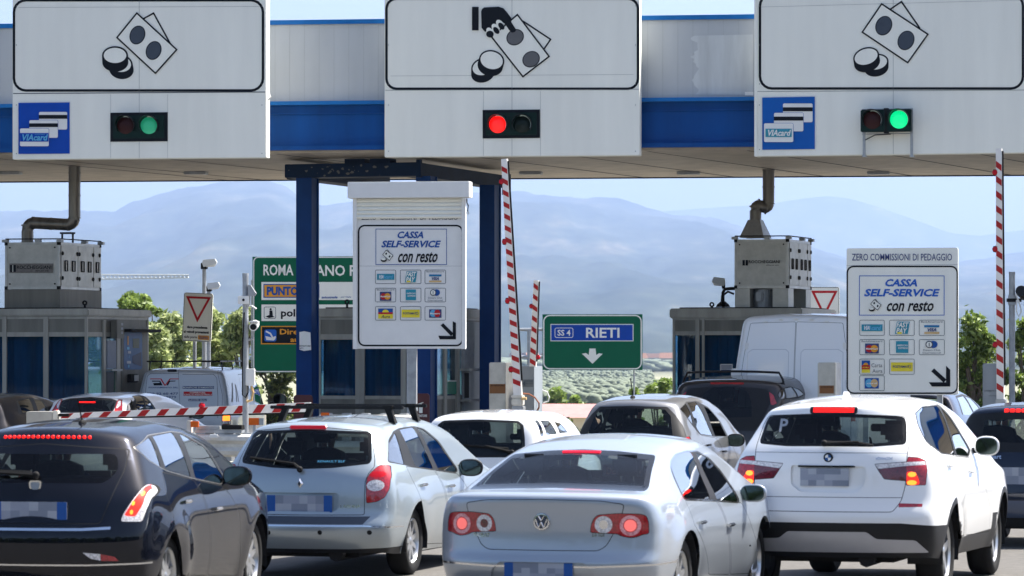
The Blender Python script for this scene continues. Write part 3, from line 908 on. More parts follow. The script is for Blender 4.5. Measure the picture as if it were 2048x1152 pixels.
# ================================================================ BOOTHS
def booth(pl, x0, x1, L, ys, label, mull, side_panels, side_px=None, name='toll_booth', roof_over=0.045, front_glass='glassbooth', seedc=1):
    """ys: roof top, roof bottom, upper panel top/bottom, window top/bottom in photo rows at x1"""
    e = pl.root(name, label, 'toll booth', 'toll booths on their islands')
    ua, ub = pl.uv(x0, 700)[0], pl.uv(x1, 700)[0]
    z = [pl.uv(x1, y)[1] for y in ys]
    zr, zrb, zp0, zp1, zw0, zw1 = z
    g = 0.15
    mb = MB()
    mb.box(ua - roof_over, ub + roof_over, -roof_over, L + roof_over, zrb, zr, 'alu', 0.02)
    mb.box(ua + 0.1, ub - 0.1, 0.1, L - 0.1, zr + 0.001, zr + 0.02, 'rubber')
    mb.build('roof', e)
    # shell frame
    mb = MB(); t = 0.045
    for u in (ua, ub - t):
        for v in (0, L - t):
            mb.box(u, u + t, v, v + t, g, zrb - 0.001, 'alu')
    for v in (0.004, L - t - 0.004):
        mb.box(ua + t, ub - t, v, v + t - 0.004, zp0 + 0.02, zrb - 0.002, 'alu')
        mb.box(ua + t, ub - t, v, v + t - 0.004, zw0, zp1, 'alu')
        mb.box(ua + t, ub - t, v, v + t - 0.004, zw1 - 0.06, zw1, 'alu')
        mb.box(ua + t, ub - t, v, v + t - 0.004, g, g + 0.1, 'alu')
    for u in (ua + 0.004, ub - t):
        for (a, b) in ((zp0 + 0.02, zrb - 0.002), (zw0, zp1), (zw1 - 0.06, zw1), (g, g + 0.1)):
            mb.box(u, u + t - 0.004, t, L - t, a, b, 'alu')
    for m0, m1 in mull:
        u0, u1 = pl.uv(m0, 700)[0], pl.uv(m1, 700)[0]
        for v0 in (-0.012, L - t):
            mb.box(u0, u1, v0, v0 + t, g, zrb - 0.003, 'alu')
    mb.build('frame', e)
    for za, zb_ in ((zp1, zp0 + 0.02), (g + 0.1, zw1 - 0.06)):
        for v in (0.018, L - 0.03):
            mb = MB(); mb.box(ua + t, ub - t, v, v + 0.012, za, zb_, 'aludark'); mb.build('panel', e)
        for u in (ua + 0.015, ub - 0.028):
            mb = MB(); mb.box(u, u + 0.012, t, L - t, za, zb_, 'aludark'); mb.build('panel', e)
    mb = MB(); mb.box(ua + t, ub - t, 0.02, 0.026, zw1, zw0, front_glass); mb.build('window', e)
    mb = MB(); mb.box(ua + t, ub - t, L - 0.03, L - 0.024, zw1, zw0, front_glass); mb.build('window', e)
    mb = MB(); mb.box(ub - 0.028, ub - 0.022, t, L - t, zw1, zw0, front_glass); mb.build('window', e)
    mb = MB(); mb.box(ua + 0.022, ua + 0.028, t, L - t, zw1, zw0, front_glass); mb.build('window', e)
    # curtain folds and a desk inside
    rs = random.Random(seedc)
    mb = MB(); n = 60; pts = []
    for i in range(n + 1):
        u = ua + t + (ub - ua - 2 * t) * i / n
        pts.append((u, 0.16 + 0.03 * math.sin(i * 1.3 + rs.uniform(-0.4, 0.4))))
    for i in range(n):
        mb.poly([(pts[i][0], pts[i][1], zw1 - 0.1), (pts[i + 1][0], pts[i + 1][1], zw1 - 0.1), (pts[i + 1][0], pts[i + 1][1], zw0 + 0.04), (pts[i][0], pts[i][1], zw0 + 0.04)], 'curtain')
    mb.build('curtain', e, smooth=True, angle=80)
    mb = MB(); mb.box(ua + 0.1, ub - 0.1, 0.3, L - 0.1, g + 0.01, g + 0.06, 'dark'); mb.box(ua + 0.1, ub - 0.3, 0.5, 1.2, g + 0.7, g + 0.74, 'aludark'); mb.box(ua + 0.3, ub - 0.5, 0.7, 1.0, g + 0.741, g + 1.1, 'dark', 0.02); mb.build('desk', e)
    return e, ua, ub, z
BL = Pl(174, 63.6, ROAD_A + 0.6)
eL, uaL, ubL, zL = booth(BL, -150, 174, 2.65, (617, 632, 640, 664, 673, 800), 'left metal toll booth with blue curtains under the ventilation unit', [(-82, -73), (5, 13), (87, 96.5)], None, seedc=2)
SP = {}
def side_plane(xc, Y): return Pl(xc, Y, -(90 - ROAD_A - 0.6))
def side_child(mb_or_art, name, e, ub):
    o = mb_or_art.build(name, e)
    o.rotation_euler = (0, 0, R(90)); o.location = (ub, 0, 0)
    return o
S1 = side_plane(174, 63.6)
def sbox(mb, pl, x0, y0, x1, y1, v0, v1, mat, bev=0):
    ua_, zb_ = pl.uv(x0, y1); ub_, zt_ = pl.uv(x1, y0)
    mb.box(ua_, ub_, v0, v1, zb_, zt_, mat, bev)
mb = MB(); sbox(mb, S1, 206, 640, 211, 800, -0.012, 0.03, 'alu'); sbox(mb, S1, 233, 640, 240, 800, -0.012, 0.03, 'alu'); side_child(mb, 'side_post', eL, ubL)
mb = MB(); sbox(mb, S1, 241, 655, 293, 800, -0.02, 0.02, 'aludark'); side_child(mb, 'side_cladding', eL, ubL)
mb = MB(); sbox(mb, S1, 213, 681, 231, 737, -0.016, 0.016, pm('frosted_pane', (0.20, 0.23, 0.30), 0.4)); sbox(mb, S1, 212, 738, 233, 742, -0.12, 0.016, 'steel'); sbox(mb, S1, 213, 744, 226, 798, -0.016, 0.016, pm('lower_pane', (0.13, 0.135, 0.15), 0.4)); side_child(mb, 'serving_hatch', eL, ubL)
mb = MB(); sbox(mb, S1, 219, 640, 234, 677, -0.14, -0.02, 'aludark', 0.01); side_child(mb, 'call_box', eL, ubL)
a = Art(S1, -0.141)
for k, y in enumerate((646, 655, 663)): a.rect(227, y, 231, y + 5, 'galv', 1)
side_child(a, 'call_buttons', eL, ubL)
a = Art(S1, -0.021)
a.fill(rrect(245, 663, 282, 739, 5), pm('screen_bezel', (0.01, 0.09, 0.26), 0.3), 1)
a.rect(263, 677, 276, 696, pm('dim_screen', (0.06, 0.07, 0.02), 0.3), 2)
a.rect(252, 672, 254.5, 690, 'orange', 2)
for k, y in enumerate((694, 702, 711, 722, 730)): a.rect(251 + (k % 3) * 2, y, 256 + (k % 2) * 3, y + 5, 'galv' if k % 2 else 'skyblue', 2)
a.fill([(262, 712), (280, 704), (280, 733), (262, 726)], pm('blue_swoosh', (0.005, 0.02, 0.08), 0.3), 2)
side_child(a, 'payment_screen', eL, ubL)
mb = MB(); sbox(mb, S1, 252, 748, 267, 765, -0.09, -0.02, 'rubber', 0.01); sbox(mb, S1, 259, 750, 267, 762, -0.1, -0.091, 'white'); side_child(mb, 'ticket_slot', eL, ubL)
mb = MB(); sbox(mb, S1, 236, 659, 296, 664, -0.25, 0.0, 'rubber'); side_child(mb, 'awning', eL, ubL)

BM_ = Pl(870, 63.0, ROAD_A + 0.6)
eM, uaM, ubM, zM = booth(BM_, 636, 872, 2.65, (616, 634, 641, 668, 679, 792), 'middle metal toll booth between the dark blue columns', [(711, 729), (802, 812)], None, seedc=4)
S2 = side_plane(872, 63.0)
mb = MB(); sbox(mb, S2, 925, 645, 985, 830, -0.03, 0.02, M['ribbed']); side_child(mb, 'ribbed_cladding', eM, ubM)
mb = MB()
sbox(mb, S2, 888, 645, 893, 830, -0.012, 0.03, 'alu'); sbox(mb, S2, 912, 640, 917, 830, -0.03, 0.02, 'alu')
sbox(mb, S2, 918, 675, 937, 742, -0.10, -0.03, 'galv'); sbox(mb, S2, 921, 742, 937, 806, -0.05, -0.03, 'galv'); sbox(mb, S2, 917, 737, 938, 742, -0.2, -0.03, 'steel'); sbox(mb, S2, 923, 746, 932, 796, -0.055, -0.051, 'rubber'); sbox(mb, S2, 917, 798, 938, 803, -0.2, -0.03, 'steel')
side_child(mb, 'serving_hatch', eM, ubM)
a = Art(S2, -0.014); a.rect(893, 763, 911, 788, pm('teal_sticker', (0.0, 0.16, 0.09), 0.5), 1); a.rect(893, 761, 911, 763, 'white', 2); side_child(a, 'window_sticker', eM, ubM)

BR = Pl(1600, 64.6, ROAD_A + 0.6)
eR, uaR, ubR, zR = booth(BR, 1345, 1600, 2.6, (616, 636, 642, 662, 670, 800), 'right metal toll booth behind the white van with a rounded roof edge', [(1391, 1399), (1404, 1409)], None, seedc=6)
a = Art(BR, -0.02); a.rect(1441, 728, 1466, 745, 'white', 1)
for y in (731, 735, 739): a.rect(1443, y, 1464, y + 2, 'navy', 2)
a.build('window_notice', eR)
# small eye bolts, bent rail on the roofs
for (e, pl, px, y, rr) in ((eL, BL, 155, 608, 0.05), (eR, BR, 1415, 611, 0.05), (eM, BM_, 682, 606, 0.03)):
    mb = MB(); u, z0 = pl.uv(px, y + 8)
    mb.tube([(u, 0.3, z0 - 0.1), (u, 0.3, z0 + 0.06)], 0.022, 'rubber', 6)
    mb.lathe([(0.02, -0.012), (0.045, -0.012), (0.045, 0.012), (0.02, 0.012), (0.02, -0.012)], (u, 0.3, z0 + 0.09), 'y', 'rubber', 12)
    mb.build('lifting_eye', e)

# ================================================================ VENTILATION UNITS
def vent_unit(pl, x0, x1, yt, yb, yp, L, label, kind):
    e = pl.root('ventilation_unit', label, 'ventilation unit', 'ventilation units on the booth roofs')
    ua, zt = pl.uv(x0, yt); ub, zb = pl.uv(x1, yt)
    zt = pl.uv(x1, yt)[1]; zb = pl.uv(x1, yb)[1]; zp = pl.uv(x1, yp)[1]
    mb = MB(); t = 0.045
    mb.box(ua + 0.01, ub - 0.01, 0.01, L - 0.01, zb + 0.01, zt - 0.01, 'acpanel')
    mb.build('casing', e)
    mb = MB()
    for u in (ua, ub - t):
        for v in (0, L - t): mb.box(u, u + t, v, v + t, zb, zt, 'steel')
    for zz in (zb, zt - t):
        for v in (0.002, L - t - 0.002): mb.box(ua + t, ub - t, v, v + t, zz, zz + t, 'steel')
        for u in (ua + 0.002, ub - t - 0.002): mb.box(u, u + t, t, L - t, zz, zz + t, 'steel')
    mb.build('edge_frame', e)
    for u in (ua - 0.006, ub - t - 0.004):
        for v in (-0.006, L - t - 0.004):
            for zz in (zb - 0.004, zt - t - 0.006):
                mb = MB(); mb.box(u, u + t + 0.01, v, v + t + 0.01, zz, zz + t + 0.01, 'rubber'); mb.build('corner_cap', e)
    # side doors with hinges and handles
    nd = [0.0, 0.42, 0.82, 1.0]
    for i in range(3):
        v0, v1 = t + (L - 2 * t) * nd[i], t + (L - 2 * t) * nd[i + 1]
        mb = MB(); mb.box(ub - 0.002, ub + 0.012, v0 + 0.008, v1 - 0.008, zb + t + 0.01, zt - t - 0.01, 'acpanel', 0.004); d_ = mb.build('access_door', e)
        zc_ = (zt + zb) / 2
        for f in ((0.28, 0.72) if i < 2 else (0.5,)):
            v = v0 + (v1 - v0) * f
            mb = MB()
            mb.box(ub + 0.013, ub + 0.016, v - 0.05, v + 0.05, zc_ - 0.09, zc_ + 0.09, 'white')
            for vv in (v - 0.055, v + 0.04): mb.box(ub + 0.013, ub + 0.03, vv, vv + 0.018, zc_ - 0.09, zc_ + 0.09, 'rubber')
            for zz in (zc_ - 0.095, zc_ + 0.08): mb.box(ub + 0.013, ub + 0.03, v - 0.055, v + 0.055, zz, zz + 0.014, 'rubber')
            mb.build('handle', d_)
        for zz in (zb + 0.19, zt - 0.19):
            for v in ((v0 + 0.05, v1 - 0.03) if i < 2 else (v1 - 0.05,)):
                mb = MB(); mb.lathe([(0.0, 0.018), (0.032, 0.016), (0.036, 0.0)], (ub + 0.012, v, zz), 'x', 'rubber', 8); mb.build('latch', d_)
    for (uu, zz) in ((ua + 0.09, zt - 0.09), (ub - 0.09, zt - 0.09), (ua + 0.09, zb + 0.09), (ub - 0.09, zb + 0.09)):
        mb = MB(); mb.lathe([(0.0, -0.012), (0.012, -0.01), (0.014, 0.01)], (uu, 0.0, zz), 'y', 'rubber', 8); mb.build('screw', e)
    # brand lettering
    a = Art(pl, -0.001)
    x_, y_ = (x0 + x1) / 2, (yt + yb) / 2
    if kind == 'L':
        a.rect(19, 527, 106, 546, pm('label_strip', (0.19, 0.18, 0.17), 0.5, var=0.25, scale=20), 1)
        a.rect(20.5, 530, 32, 544, 'black', 2); a.rect(25, 530, 27, 544, 'acpanel', 3)
        a.text('ROCCHEGGIANI', 34, 531, 103, 538, 'black', 2, 0.015); a.text('clima per aria', 70, 540, 98, 543.5, 'black', 2, 0.01, 1)
    else:
        a.rect(1485, 520, 1496, 531, 'black', 2); a.rect(1490, 520, 1491.5, 531, 'acpanel', 3)
        a.text('ROCCHEGGIANI', 1497.5, 520.5, 1560, 526.5, 'black', 2, 0.015); a.text('clima per aria', 1532, 529, 1558, 532, 'black', 2, 0.01, 1)
    a.build('maker_lettering', e)
    # rim rail on top
    mb = MB()
    for q in ((ua, 0.02), (ua + 0.6 * (ub - ua), 0.02), (ub, 0.02), (ub, L * 0.6), (ub, L)):
        mb.box(q[0] - 0.05, q[0] + 0.05, q[1] - 0.04, q[1] + 0.04, zt + 0.001, zt + 0.05, 'galv')
    mb.tube([(ua, 0.02, zt + 0.06), (ub, 0.02, zt + 0.055), (ub, L, zt + 0.06)], 0.011, 'rubber', 6)
    mb.build('rim_rail', e)
    if kind == 'L':
        mb = MB(); mb.box(ua - 0.01, ub + 0.01, 0, L, zp, zb - 0.005, 'aludark'); mb.box(ua + (ub - ua) * 0.98, ub + 0.011, -0.004, L * 0.5, zp, zb - 0.006, 'aludark')
        mb.build('plinth', e)
    else:
        for u0, u1 in ((ua, ua + 0.29 * (ub - ua)), (ub - 0.30 * (ub - ua), ub)):
            for v0, v1 in ((0.01, 0.4), (L - 0.4, L - 0.01)):
                mb = MB(); mb.box(u0 + 0.005, u1 - 0.005, v0, v1, zp, zb - 0.005, 'acpanel'); mb.build('leg', e)
        mb = MB(); mb.lathe([(0.19, 0), (0.19, zb - zp - 0.01)], ((ua + ub) / 2 - 0.04, 0.35, zp), 'z', 'galv', 20); mb.build('fan_drum', e)
        mb = MB(); mb.box((ua + ub) / 2 - 0.13, (ua + ub) / 2 + 0.0, 0.08, 0.17, zp + 0.12, zp + 0.28, 'galv', 0.02); mb.build('junction_box', e)
    return e, ua, ub, zt
VL = Pl(119, 64.2, ROAD_A + 0.6)
eVL, a0, a1, zvt = vent_unit(VL, 10, 119, 484, 578, 618, 1.75, 'scuffed metal ventilation unit on the left booth roof with a bent duct', 'L')
def pipe(e, pl, pts, r, name='duct'):
    mb = MB()
    P3 = []
    for (px, py, v) in pts:
        u, z = pl.uvd(px, py, v); P3.append(Vector((u, v, z)))
    # round the corners
    out = [P3[0]]
    for i in range(1, len(P3) - 1):
        p0, p1, p2 = P3[i - 1], P3[i], P3[i + 1]
        q = min(r * 1.5, (p1 - p0).length * 0.49, (p2 - p1).length * 0.49)
        a, b = p1 + (p0 - p1).normalized() * q, p1 + (p2 - p1).normalized() * q
        for k in range(6):
            t = k / 5
            out.append(a * (1 - t) ** 2 + p1 * 2 * t * (1 - t) + b * t * t)
    out.append(P3[-1])
    mb.tube(out, r, 'duct', 20)
    # swaged joint rings
    for i in range(len(P3) - 1):
        d = P3[i + 1] - P3[i]
        n_ = max(1, int(d.length / 0.35))
        for k in range(n_ + 1):
            p = P3[i] + d * (0.12 + 0.76 * k / max(1, n_))
            mb.tube([p - d.normalized() * 0.012, p + d.normalized() * 0.012], r * 1.06, 'duct', 20)
    return mb.build(name, e, smooth=True)
pipe(eVL, VL, [(55, 490, 0.5), (55, 445, 0.5), (149, 450, 0.5), (149, 332, 0.5)], 0.104)
mb = MB()
u1_, z1_ = VL.uvd(134, 468, 0.5)
mb.box(u1_ - 0.1, u1_ + 0.12, 0.42, 0.58, z1_ + 0.0, z1_ + 0.03, 'rubber'); mb.box(u1_ - 0.1, u1_ - 0.08, 0.48, 0.52, zvt, z1_, 'rubber'); mb.box(u1_ + 0.1, u1_ + 0.12, 0.48, 0.52, zvt, z1_, 'rubber')
mb.build('duct_bracket', eVL)
VR = Pl(1577, 65.2, ROAD_A + 0.6)
eVR, a0, a1, zvt = vent_unit(VR, 1469, 1577, 478, 576, 616, 1.75, 'clean metal ventilation unit on the right booth roof with a funnel duct', 'R')
pipe(eVR, VR, [(1511, 446, 0.4), (1511, 408, 0.4), (1537, 418, 0.5), (1537, 330, 0.5)], 0.104)
mb = MB()
u, zt_ = VR.uvd(1511, 440, .4); u0, zb_ = VR.uvd(1509, 476, .4)
top = [(u - 0.11, 0.29), (u + 0.11, 0.29), (u + 0.11, 0.51), (u - 0.11, 0.51)]; bot = [(u0 - 0.2, 0.1), (u0 + 0.24, 0.1), (u0 + 0.24, 0.7), (u0 - 0.2, 0.7)]
vs = [(p[0], p[1], zb_) for p in bot] + [(p[0], p[1], zt_) for p in top]
mb.mesh(vs, [(0, 1, 5, 4), (1, 2, 6, 5), (2, 3, 7, 6), (3, 0, 4, 7)], 'galv'); mb.build('duct_funnel', eVR)
# ================================================================ BIG LANE SIGNS
def coin(a, cx, cy, rx, ry, dx, dy, tilt, w, L):
    o1 = ell(cx, cy, rx + w, ry + w, tilt); o2 = ell(cx + dx, cy + dy, rx + w, ry + w, tilt)
    a.fill(hull(o1 + o2), 'black', L); a.fill(ell(cx, cy, rx, ry, tilt), 'signwhite', L + 1)
def bills(a, front, back, e1, e2, ecol, rx, ry, tilt, w=3.0, L=2):
    a.line(back, w, 'black', L)
    a.fill(front, 'signwhite', L + 1)
    a.ring(front, w, 'black', L + 2)
    for c in (e1, e2):
        a.fill(ell(*c, rx + 1.2, ry + 1.2, tilt), 'black', L + 2); a.fill(ell(*c, rx - 0.6, ry - 0.6, tilt), ecol, L + 3)
def big_sign(x0, x1, yb, ang, Y, ring, kind, label, seam_y):
    pl = Pl((x0 + x1) / 2, Y, ang)
    e = pl.root('lane_sign', label, 'lane sign', 'large lane signs on the gantry')
    u0 = pl.uv(x0, 200)[0]; u1 = pl.uv(x1, 200)[0]; zb = pl.uv((x0 + x1) / 2, yb)[1]; zt = pl.uv((x0 + x1) / 2, -38)[1]
    mb = MB(); mb.box(u0, u1, 0.0, 0.30, zb, zt, 'signwhite', 0.008); mb.build('sign_box', e)
    a = Art(pl, -0.001)
    yc = lambda x, y: y - (x - (x0 + x1) / 2) * 0
    a.ring(ring, 5.0, 'black', 1)
    xm = (x0 + x1) / 2
    a.line([(xm, -30), (xm, yb - 1)], 0.7, 'seam', 1)
    a.line([(x0 + 2, seam_y[0]), (x1 - 2, seam_y[1])], 1.1 if kind != 'L' else 1.6, 'seam' if kind != 'L' else 'slate', 1)
    if kind in 'LC':
        for xx in (xm - 57, xm + 57): a.line([(xx, seam_y[0] + 2), (xx, yb - 1)], 0.5, 'seam', 1)
    a.line([(ring[0][0] * 0 + x0 + 12, seam_y[2]), (x1 - 12, seam_y[3])], 0.5, 'seam', 1)
    if kind == 'L':
        bills(a, [(274, 26.3), (353.7, 99.4), (311.3, 146.6), (234.3, 75.3)], [(287.8, 37.2), (307.3, 26.3), (340.8, 87.4)], (275.2, 70.2), (307.6, 101.1), 'slate', 14.2, 18.2, 22)
        coin(a, 241, 128, 21.5, 16.0, 2, 11, 8, 3.2, 2); coin(a, 230.5, 111, 22.6, 15.2, 0.5, 14, 0, 3.4, 4)
    elif kind == 'R':
        bills(a, [(1763.5, 8), (1856, 68.7), (1815.7, 125.4), (1724.9, 64.4)], [(1782, 17.8), (1803, 3.4), (1839.4, 55.8)], (1767.8, 51.5), (1812.2, 81), 'slate', 15.2, 19, 25)
        coin(a, 1753, 125, 21.5, 14.0, 0, 11, -12, 3, 2); coin(a, 1732.5, 113.5, 23.6, 15.4, 2, 12, -18, 3, 4)
    else:
        bills(a, [(1035, 29.5), (1098.4, 113), (1046, 153.4), (983.3, 73.8)], [(1046.8, 42.8), (1101.3, 78.8), (1089, 96.8)], (1030.5, 74.6), (1062.4, 118.6), 'grey', 17, 14.6, -32)
        coin(a, 966, 134.5, 21, 15.4, 0, 12, -18, 3, 2); coin(a, 983.6, 120.8, 22.6, 17.4, -3, 11, 14, 3, 4)
        Zc = zc(700, 0, 0.29513)
        a.rect(944.3, 13.9, 957.6, 60.9, 'black', 6)
        a.fill([Zc(p) for p in [(890, 78), (896, 62), (910, 51), (1008, 46), (1040, 56), (1062, 80), (1094, 122), (1094, 150), (1113, 180), (1128, 203), (1118, 218), (1098, 222), (1080, 205), (1050, 160), (1030, 150), (990, 180), (955, 215), (915, 215), (893, 190)]], 'black', 6)
        for (fx, fy, q) in ((1018, 165, 62), (988, 192, 58), (952, 218, 52)):
            p = Zc((fx, fy))
            a.fill(ell(*p, 10.2, 6.6, 52), 'signwhite', 7)
        for (fx, fy, q) in ((1027, 178, 0), (993, 207, 0), (950, 232, 0)):
            p = Zc((fx, fy))
            a.fill(ell(*p, 8.0, 4.9, 52) if fx > 960 else ell(*p, 7.5, 6.8, 0), 'black', 8)
        a.fill([Zc(p) for p in [(968, 232), (1010, 212), (1062, 180), (1078, 205), (1045, 225), (985, 262)]], 'signwhite', 5)
    # fixing screws
    for xx in (x0 + 8, x1 - 8):
        for yy in (12, 90, 168, 210, yb - 10): a.fill(ell(xx, yy, 1.1, 1.1, 0, 8), 'seam', 1)
    a.build('pictogram', e)
    mb = MB()
    for uu in (u0 + 0.5, u1 - 0.5): mb.box(uu - 0.04, uu + 0.04, 0.301, 0.47, zb + 0.5, zt - 0.4, 'galv')
    mb.build('bracket', e)
    return pl, e
plL, sL = big_sign(25, 532, 317, 8, 59.4, rrect(28, 0.5, 526, 181, 24), 'L', 'left lane sign with grey banknotes and coins, blue card plate beneath', (187, 184, 15, 13))
plC, sC = big_sign(769, 1279, 312.5, 8, 59.4, rrect(773, -2.5, 1276, 177.5, 20), 'C', 'middle lane sign with a black hand holding banknotes above a red light', (180.5, 178.5, 152, 149))
plR, sR = big_sign(1511, 2062, 309, 14, 58.2, rrect(1520, -12, 2046, 177, 24), 'R', 'right lane sign with banknotes and coins above a bright green light', (183, 180, 14, 0))
# the right sign has a raised left edge profile
mb = MB(); u, _ = plR.uv(1509, 100); mb.box(u, u + 0.045, -0.02, 0.32, plR.uv(1511, 313)[1], plR.uv(1511, -38)[1], 'signwhite'); mb.build('edge_profile', sR)

def card_plate(pl, rect_, conv, blue, label, cards, stripes, band, txt):
    e = pl.root('card_plate', label, 'sign plate')
    x0, y0, x1, y1 = rect_
    u0, z0 = pl.uv(x0, y1); u1, z1 = pl.uv(x1, y0)
    mb = MB(); mb.box(u0, u1, -0.02, -0.003, z0, z1, blue); mb.build('plate', e)
    a = Art(pl, -0.0205, conv=conv)
    for i, (c, s) in enumerate(zip(cards, stripes)):
        a.fill(rrect(c[0] - 2, c[1] - 2, c[2] + 2, c[3] + 2, 12), blue if i else blue, 1 + 3 * i)
        a.fill(rrect(*c, 10), 'white', 2 + 3 * i)
        if s: a.rect(c[0], s[0], c[2], s[1], 'black', 3 + 3 * i)
    a.rect(*band, 'cardblue' if blue == 'cardblue' else 'teal', 10)
    a.text('VIAcard', *txt, 'skyblue' if blue == 'cardblue' else 'white', 11, 0.03, 10)
    a.text('AUTOSTRADE', txt[0] + (txt[2] - txt[0]) * 0.5, band[1] + 5, txt[2] - 20, band[1] + 12, 'skyblue', 11, 0.02, 3)
    for px, py in ((x0 + 3, y0 + 3), (x1 - 3, y0 + 3), (x0 + 3, y1 - 3), (x1 - 3, y1 - 3)):
        pass
    a.build('card_emblem', e)
card_plate(plL, (37.5, 205, 139.5, 308), zc(0, 0, 0.28645), 'cardblue', 'deep blue plate with three white cards on the left lane sign',
    [(275, 782, 472, 905), (209, 840, 408, 963), (145, 898, 346, 1022)], [(803, 830), (862, 888), None], (146, 930, 345, 990), (152, 938, 341, 984))
card_plate(plR, (1525, 193.6, 1629.8, 299.6), zc(1480, 0, 0.28643), 'cardblue2', 'lighter blue plate with three white cards on the right lane sign',
    [(302, 723, 509, 854), (240, 789, 445, 918), (171, 862, 375, 993)], [(750, 778), (815, 843), None], (182, 900, 365, 958), (190, 907, 360, 951))

def traffic_light(pl, rect_, centers, r, states, label, flush):
    e = pl.root('traffic_light', label, 'traffic light', 'lane traffic lights')
    x0, y0, x1, y1 = rect_
    u0, z0 = pl.uv(x0, y1); u1, z1 = pl.uv(x1, y0)
    mb = MB()
    if flush:
        mb.box(u0, u1, -0.012, -0.003, z0, z1, 'black')
        ub0, zb0 = pl.uv(x0 + 6, y1 - 6); ub1, zb1 = pl.uv(x1 - 6, y0 + 6)
        mb.box(ub0, ub1, -0.03, -0.0121, zb0, zb1, 'siggreenbox', 0.01)
        v = -0.03
    else:
        um = (u0 + u1) / 2
        mb.box(u0, um - 0.02, -0.26, -0.12, z0, z1, 'siggreenbox', 0.012); mb.box(um + 0.02, u1, -0.26, -0.12, z0, z1, 'siggreenbox', 0.012)
        mb.box(um - 0.035, um + 0.035, -0.24, -0.14, z0 - 0.02, z1 + 0.02, 'rubber')
        v = -0.26
    mb.build('housing', e)
    for (cx, cy), st in zip(centers, states):
        u, z = pl.uv(cx, cy); rr = r * 59 / F
        mb = MB()
        prof = [(0.0, -0.035), (rr * 0.5, -0.03), (rr * 0.85, -0.016), (rr, 0.0)]
        mb.lathe(prof, (u, v - 0.002, z), 'y', st, 28); mb.build('lamp', e, smooth=True)
        mb = MB()   # visor: open-bottomed hood
        n = 26; dp = 0.20
        for i in range(n):
            t0, t1 = [R(-35 + 250 * q / n) for q in (i, i + 1)]
            f = lambda t, rad, d: (u + rad * math.cos(t), v - d, z + rad * math.sin(t))
            d0, d1 = dp * (0.35 + 0.65 * max(0, math.sin(t0))), dp * (0.35 + 0.65 * max(0, math.sin(t1)))
            ro, ri = rr * 1.14, rr * 1.07
            mb.poly([f(t0, ro, 0), f(t1, ro, 0), f(t1, ro, d1), f(t0, ro, d0)][::-1], 'blackplastic')
            mb.poly([f(t0, ri, 0), f(t1, ri, 0), f(t1, ri, d1), f(t0, ri, d0)], 'siggreenbox')
            mb.poly([f(t0, ro, d0), f(t1, ro, d1), f(t1, ri, d1), f(t0, ri, d0)][::-1], 'blackplastic')
        mb.build('visor', e)
        mb = MB()   # sunlight on the right inner rim, painted as a pale crescent
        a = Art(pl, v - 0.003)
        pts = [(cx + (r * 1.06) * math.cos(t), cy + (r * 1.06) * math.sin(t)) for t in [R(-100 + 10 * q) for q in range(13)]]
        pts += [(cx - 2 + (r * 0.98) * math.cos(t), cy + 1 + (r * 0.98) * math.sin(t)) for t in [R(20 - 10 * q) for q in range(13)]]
        a.fill(pts, 'visorlight', 1); a.build('painted_rim_light', e)
    if not flush:
        mb = MB()
        for xx in (x0 + 4, x1 - 2):
            uu, zz = pl.uv(xx, 313); mb.box(uu - 0.02, uu + 0.02, -0.11, -0.07, zz, z1 + 0.02, 'galv'); mb.box(uu - 0.03, uu + 0.03, -0.12, 0.05, zz - 0.01, zz + 0.015, 'galv')
        mb.box(u0, u1, -0.11, -0.09, z1, z1 + 0.02, 'galv'); mb.box(u0, u1, -0.11, -0.09, z0 - 0.03, z0 - 0.015, 'galv')
        mb.tube([(u0 + 0.04, -0.1, z0 - 0.12), (u0 + 0.2, -0.1, z0 - 0.04), (u0 + 0.45, -0.12, z0 - 0.03)], 0.008, 'rubber', 6)
        mb.build('support_frame', e)
    return e
traffic_light(plL, (221, 224.5, 335.5, 283.5), [(252, 251), (299, 251)], 17.5, ['sigoff', 'siggreen2'], 'left lane traffic light with a faint green lamp on the right', True)
traffic_light(plC, (965.5, 219, 1080, 277), [(996, 249), (1045, 249)], 17.5, ['sigred', 'sigoff2'], 'middle lane traffic light showing bright red', True)
traffic_light(plR, (1726, 220, 1827, 266), [(1750, 242), (1803, 241)], 18, ['sigoff', 'siggreen'], 'right lane traffic light showing bright green on a thin metal frame', False)
# hook of cable at the corner of the left sign
mb = MB(); u, z = plL.uv(536, 195); mb.tube([(u - 0.02, 0.1, z + 0.12), (u + 0.04, 0.0, z), (u, -0.02, z - 0.05)], 0.012, 'cream', 6); mb.build('cable_end', sL)

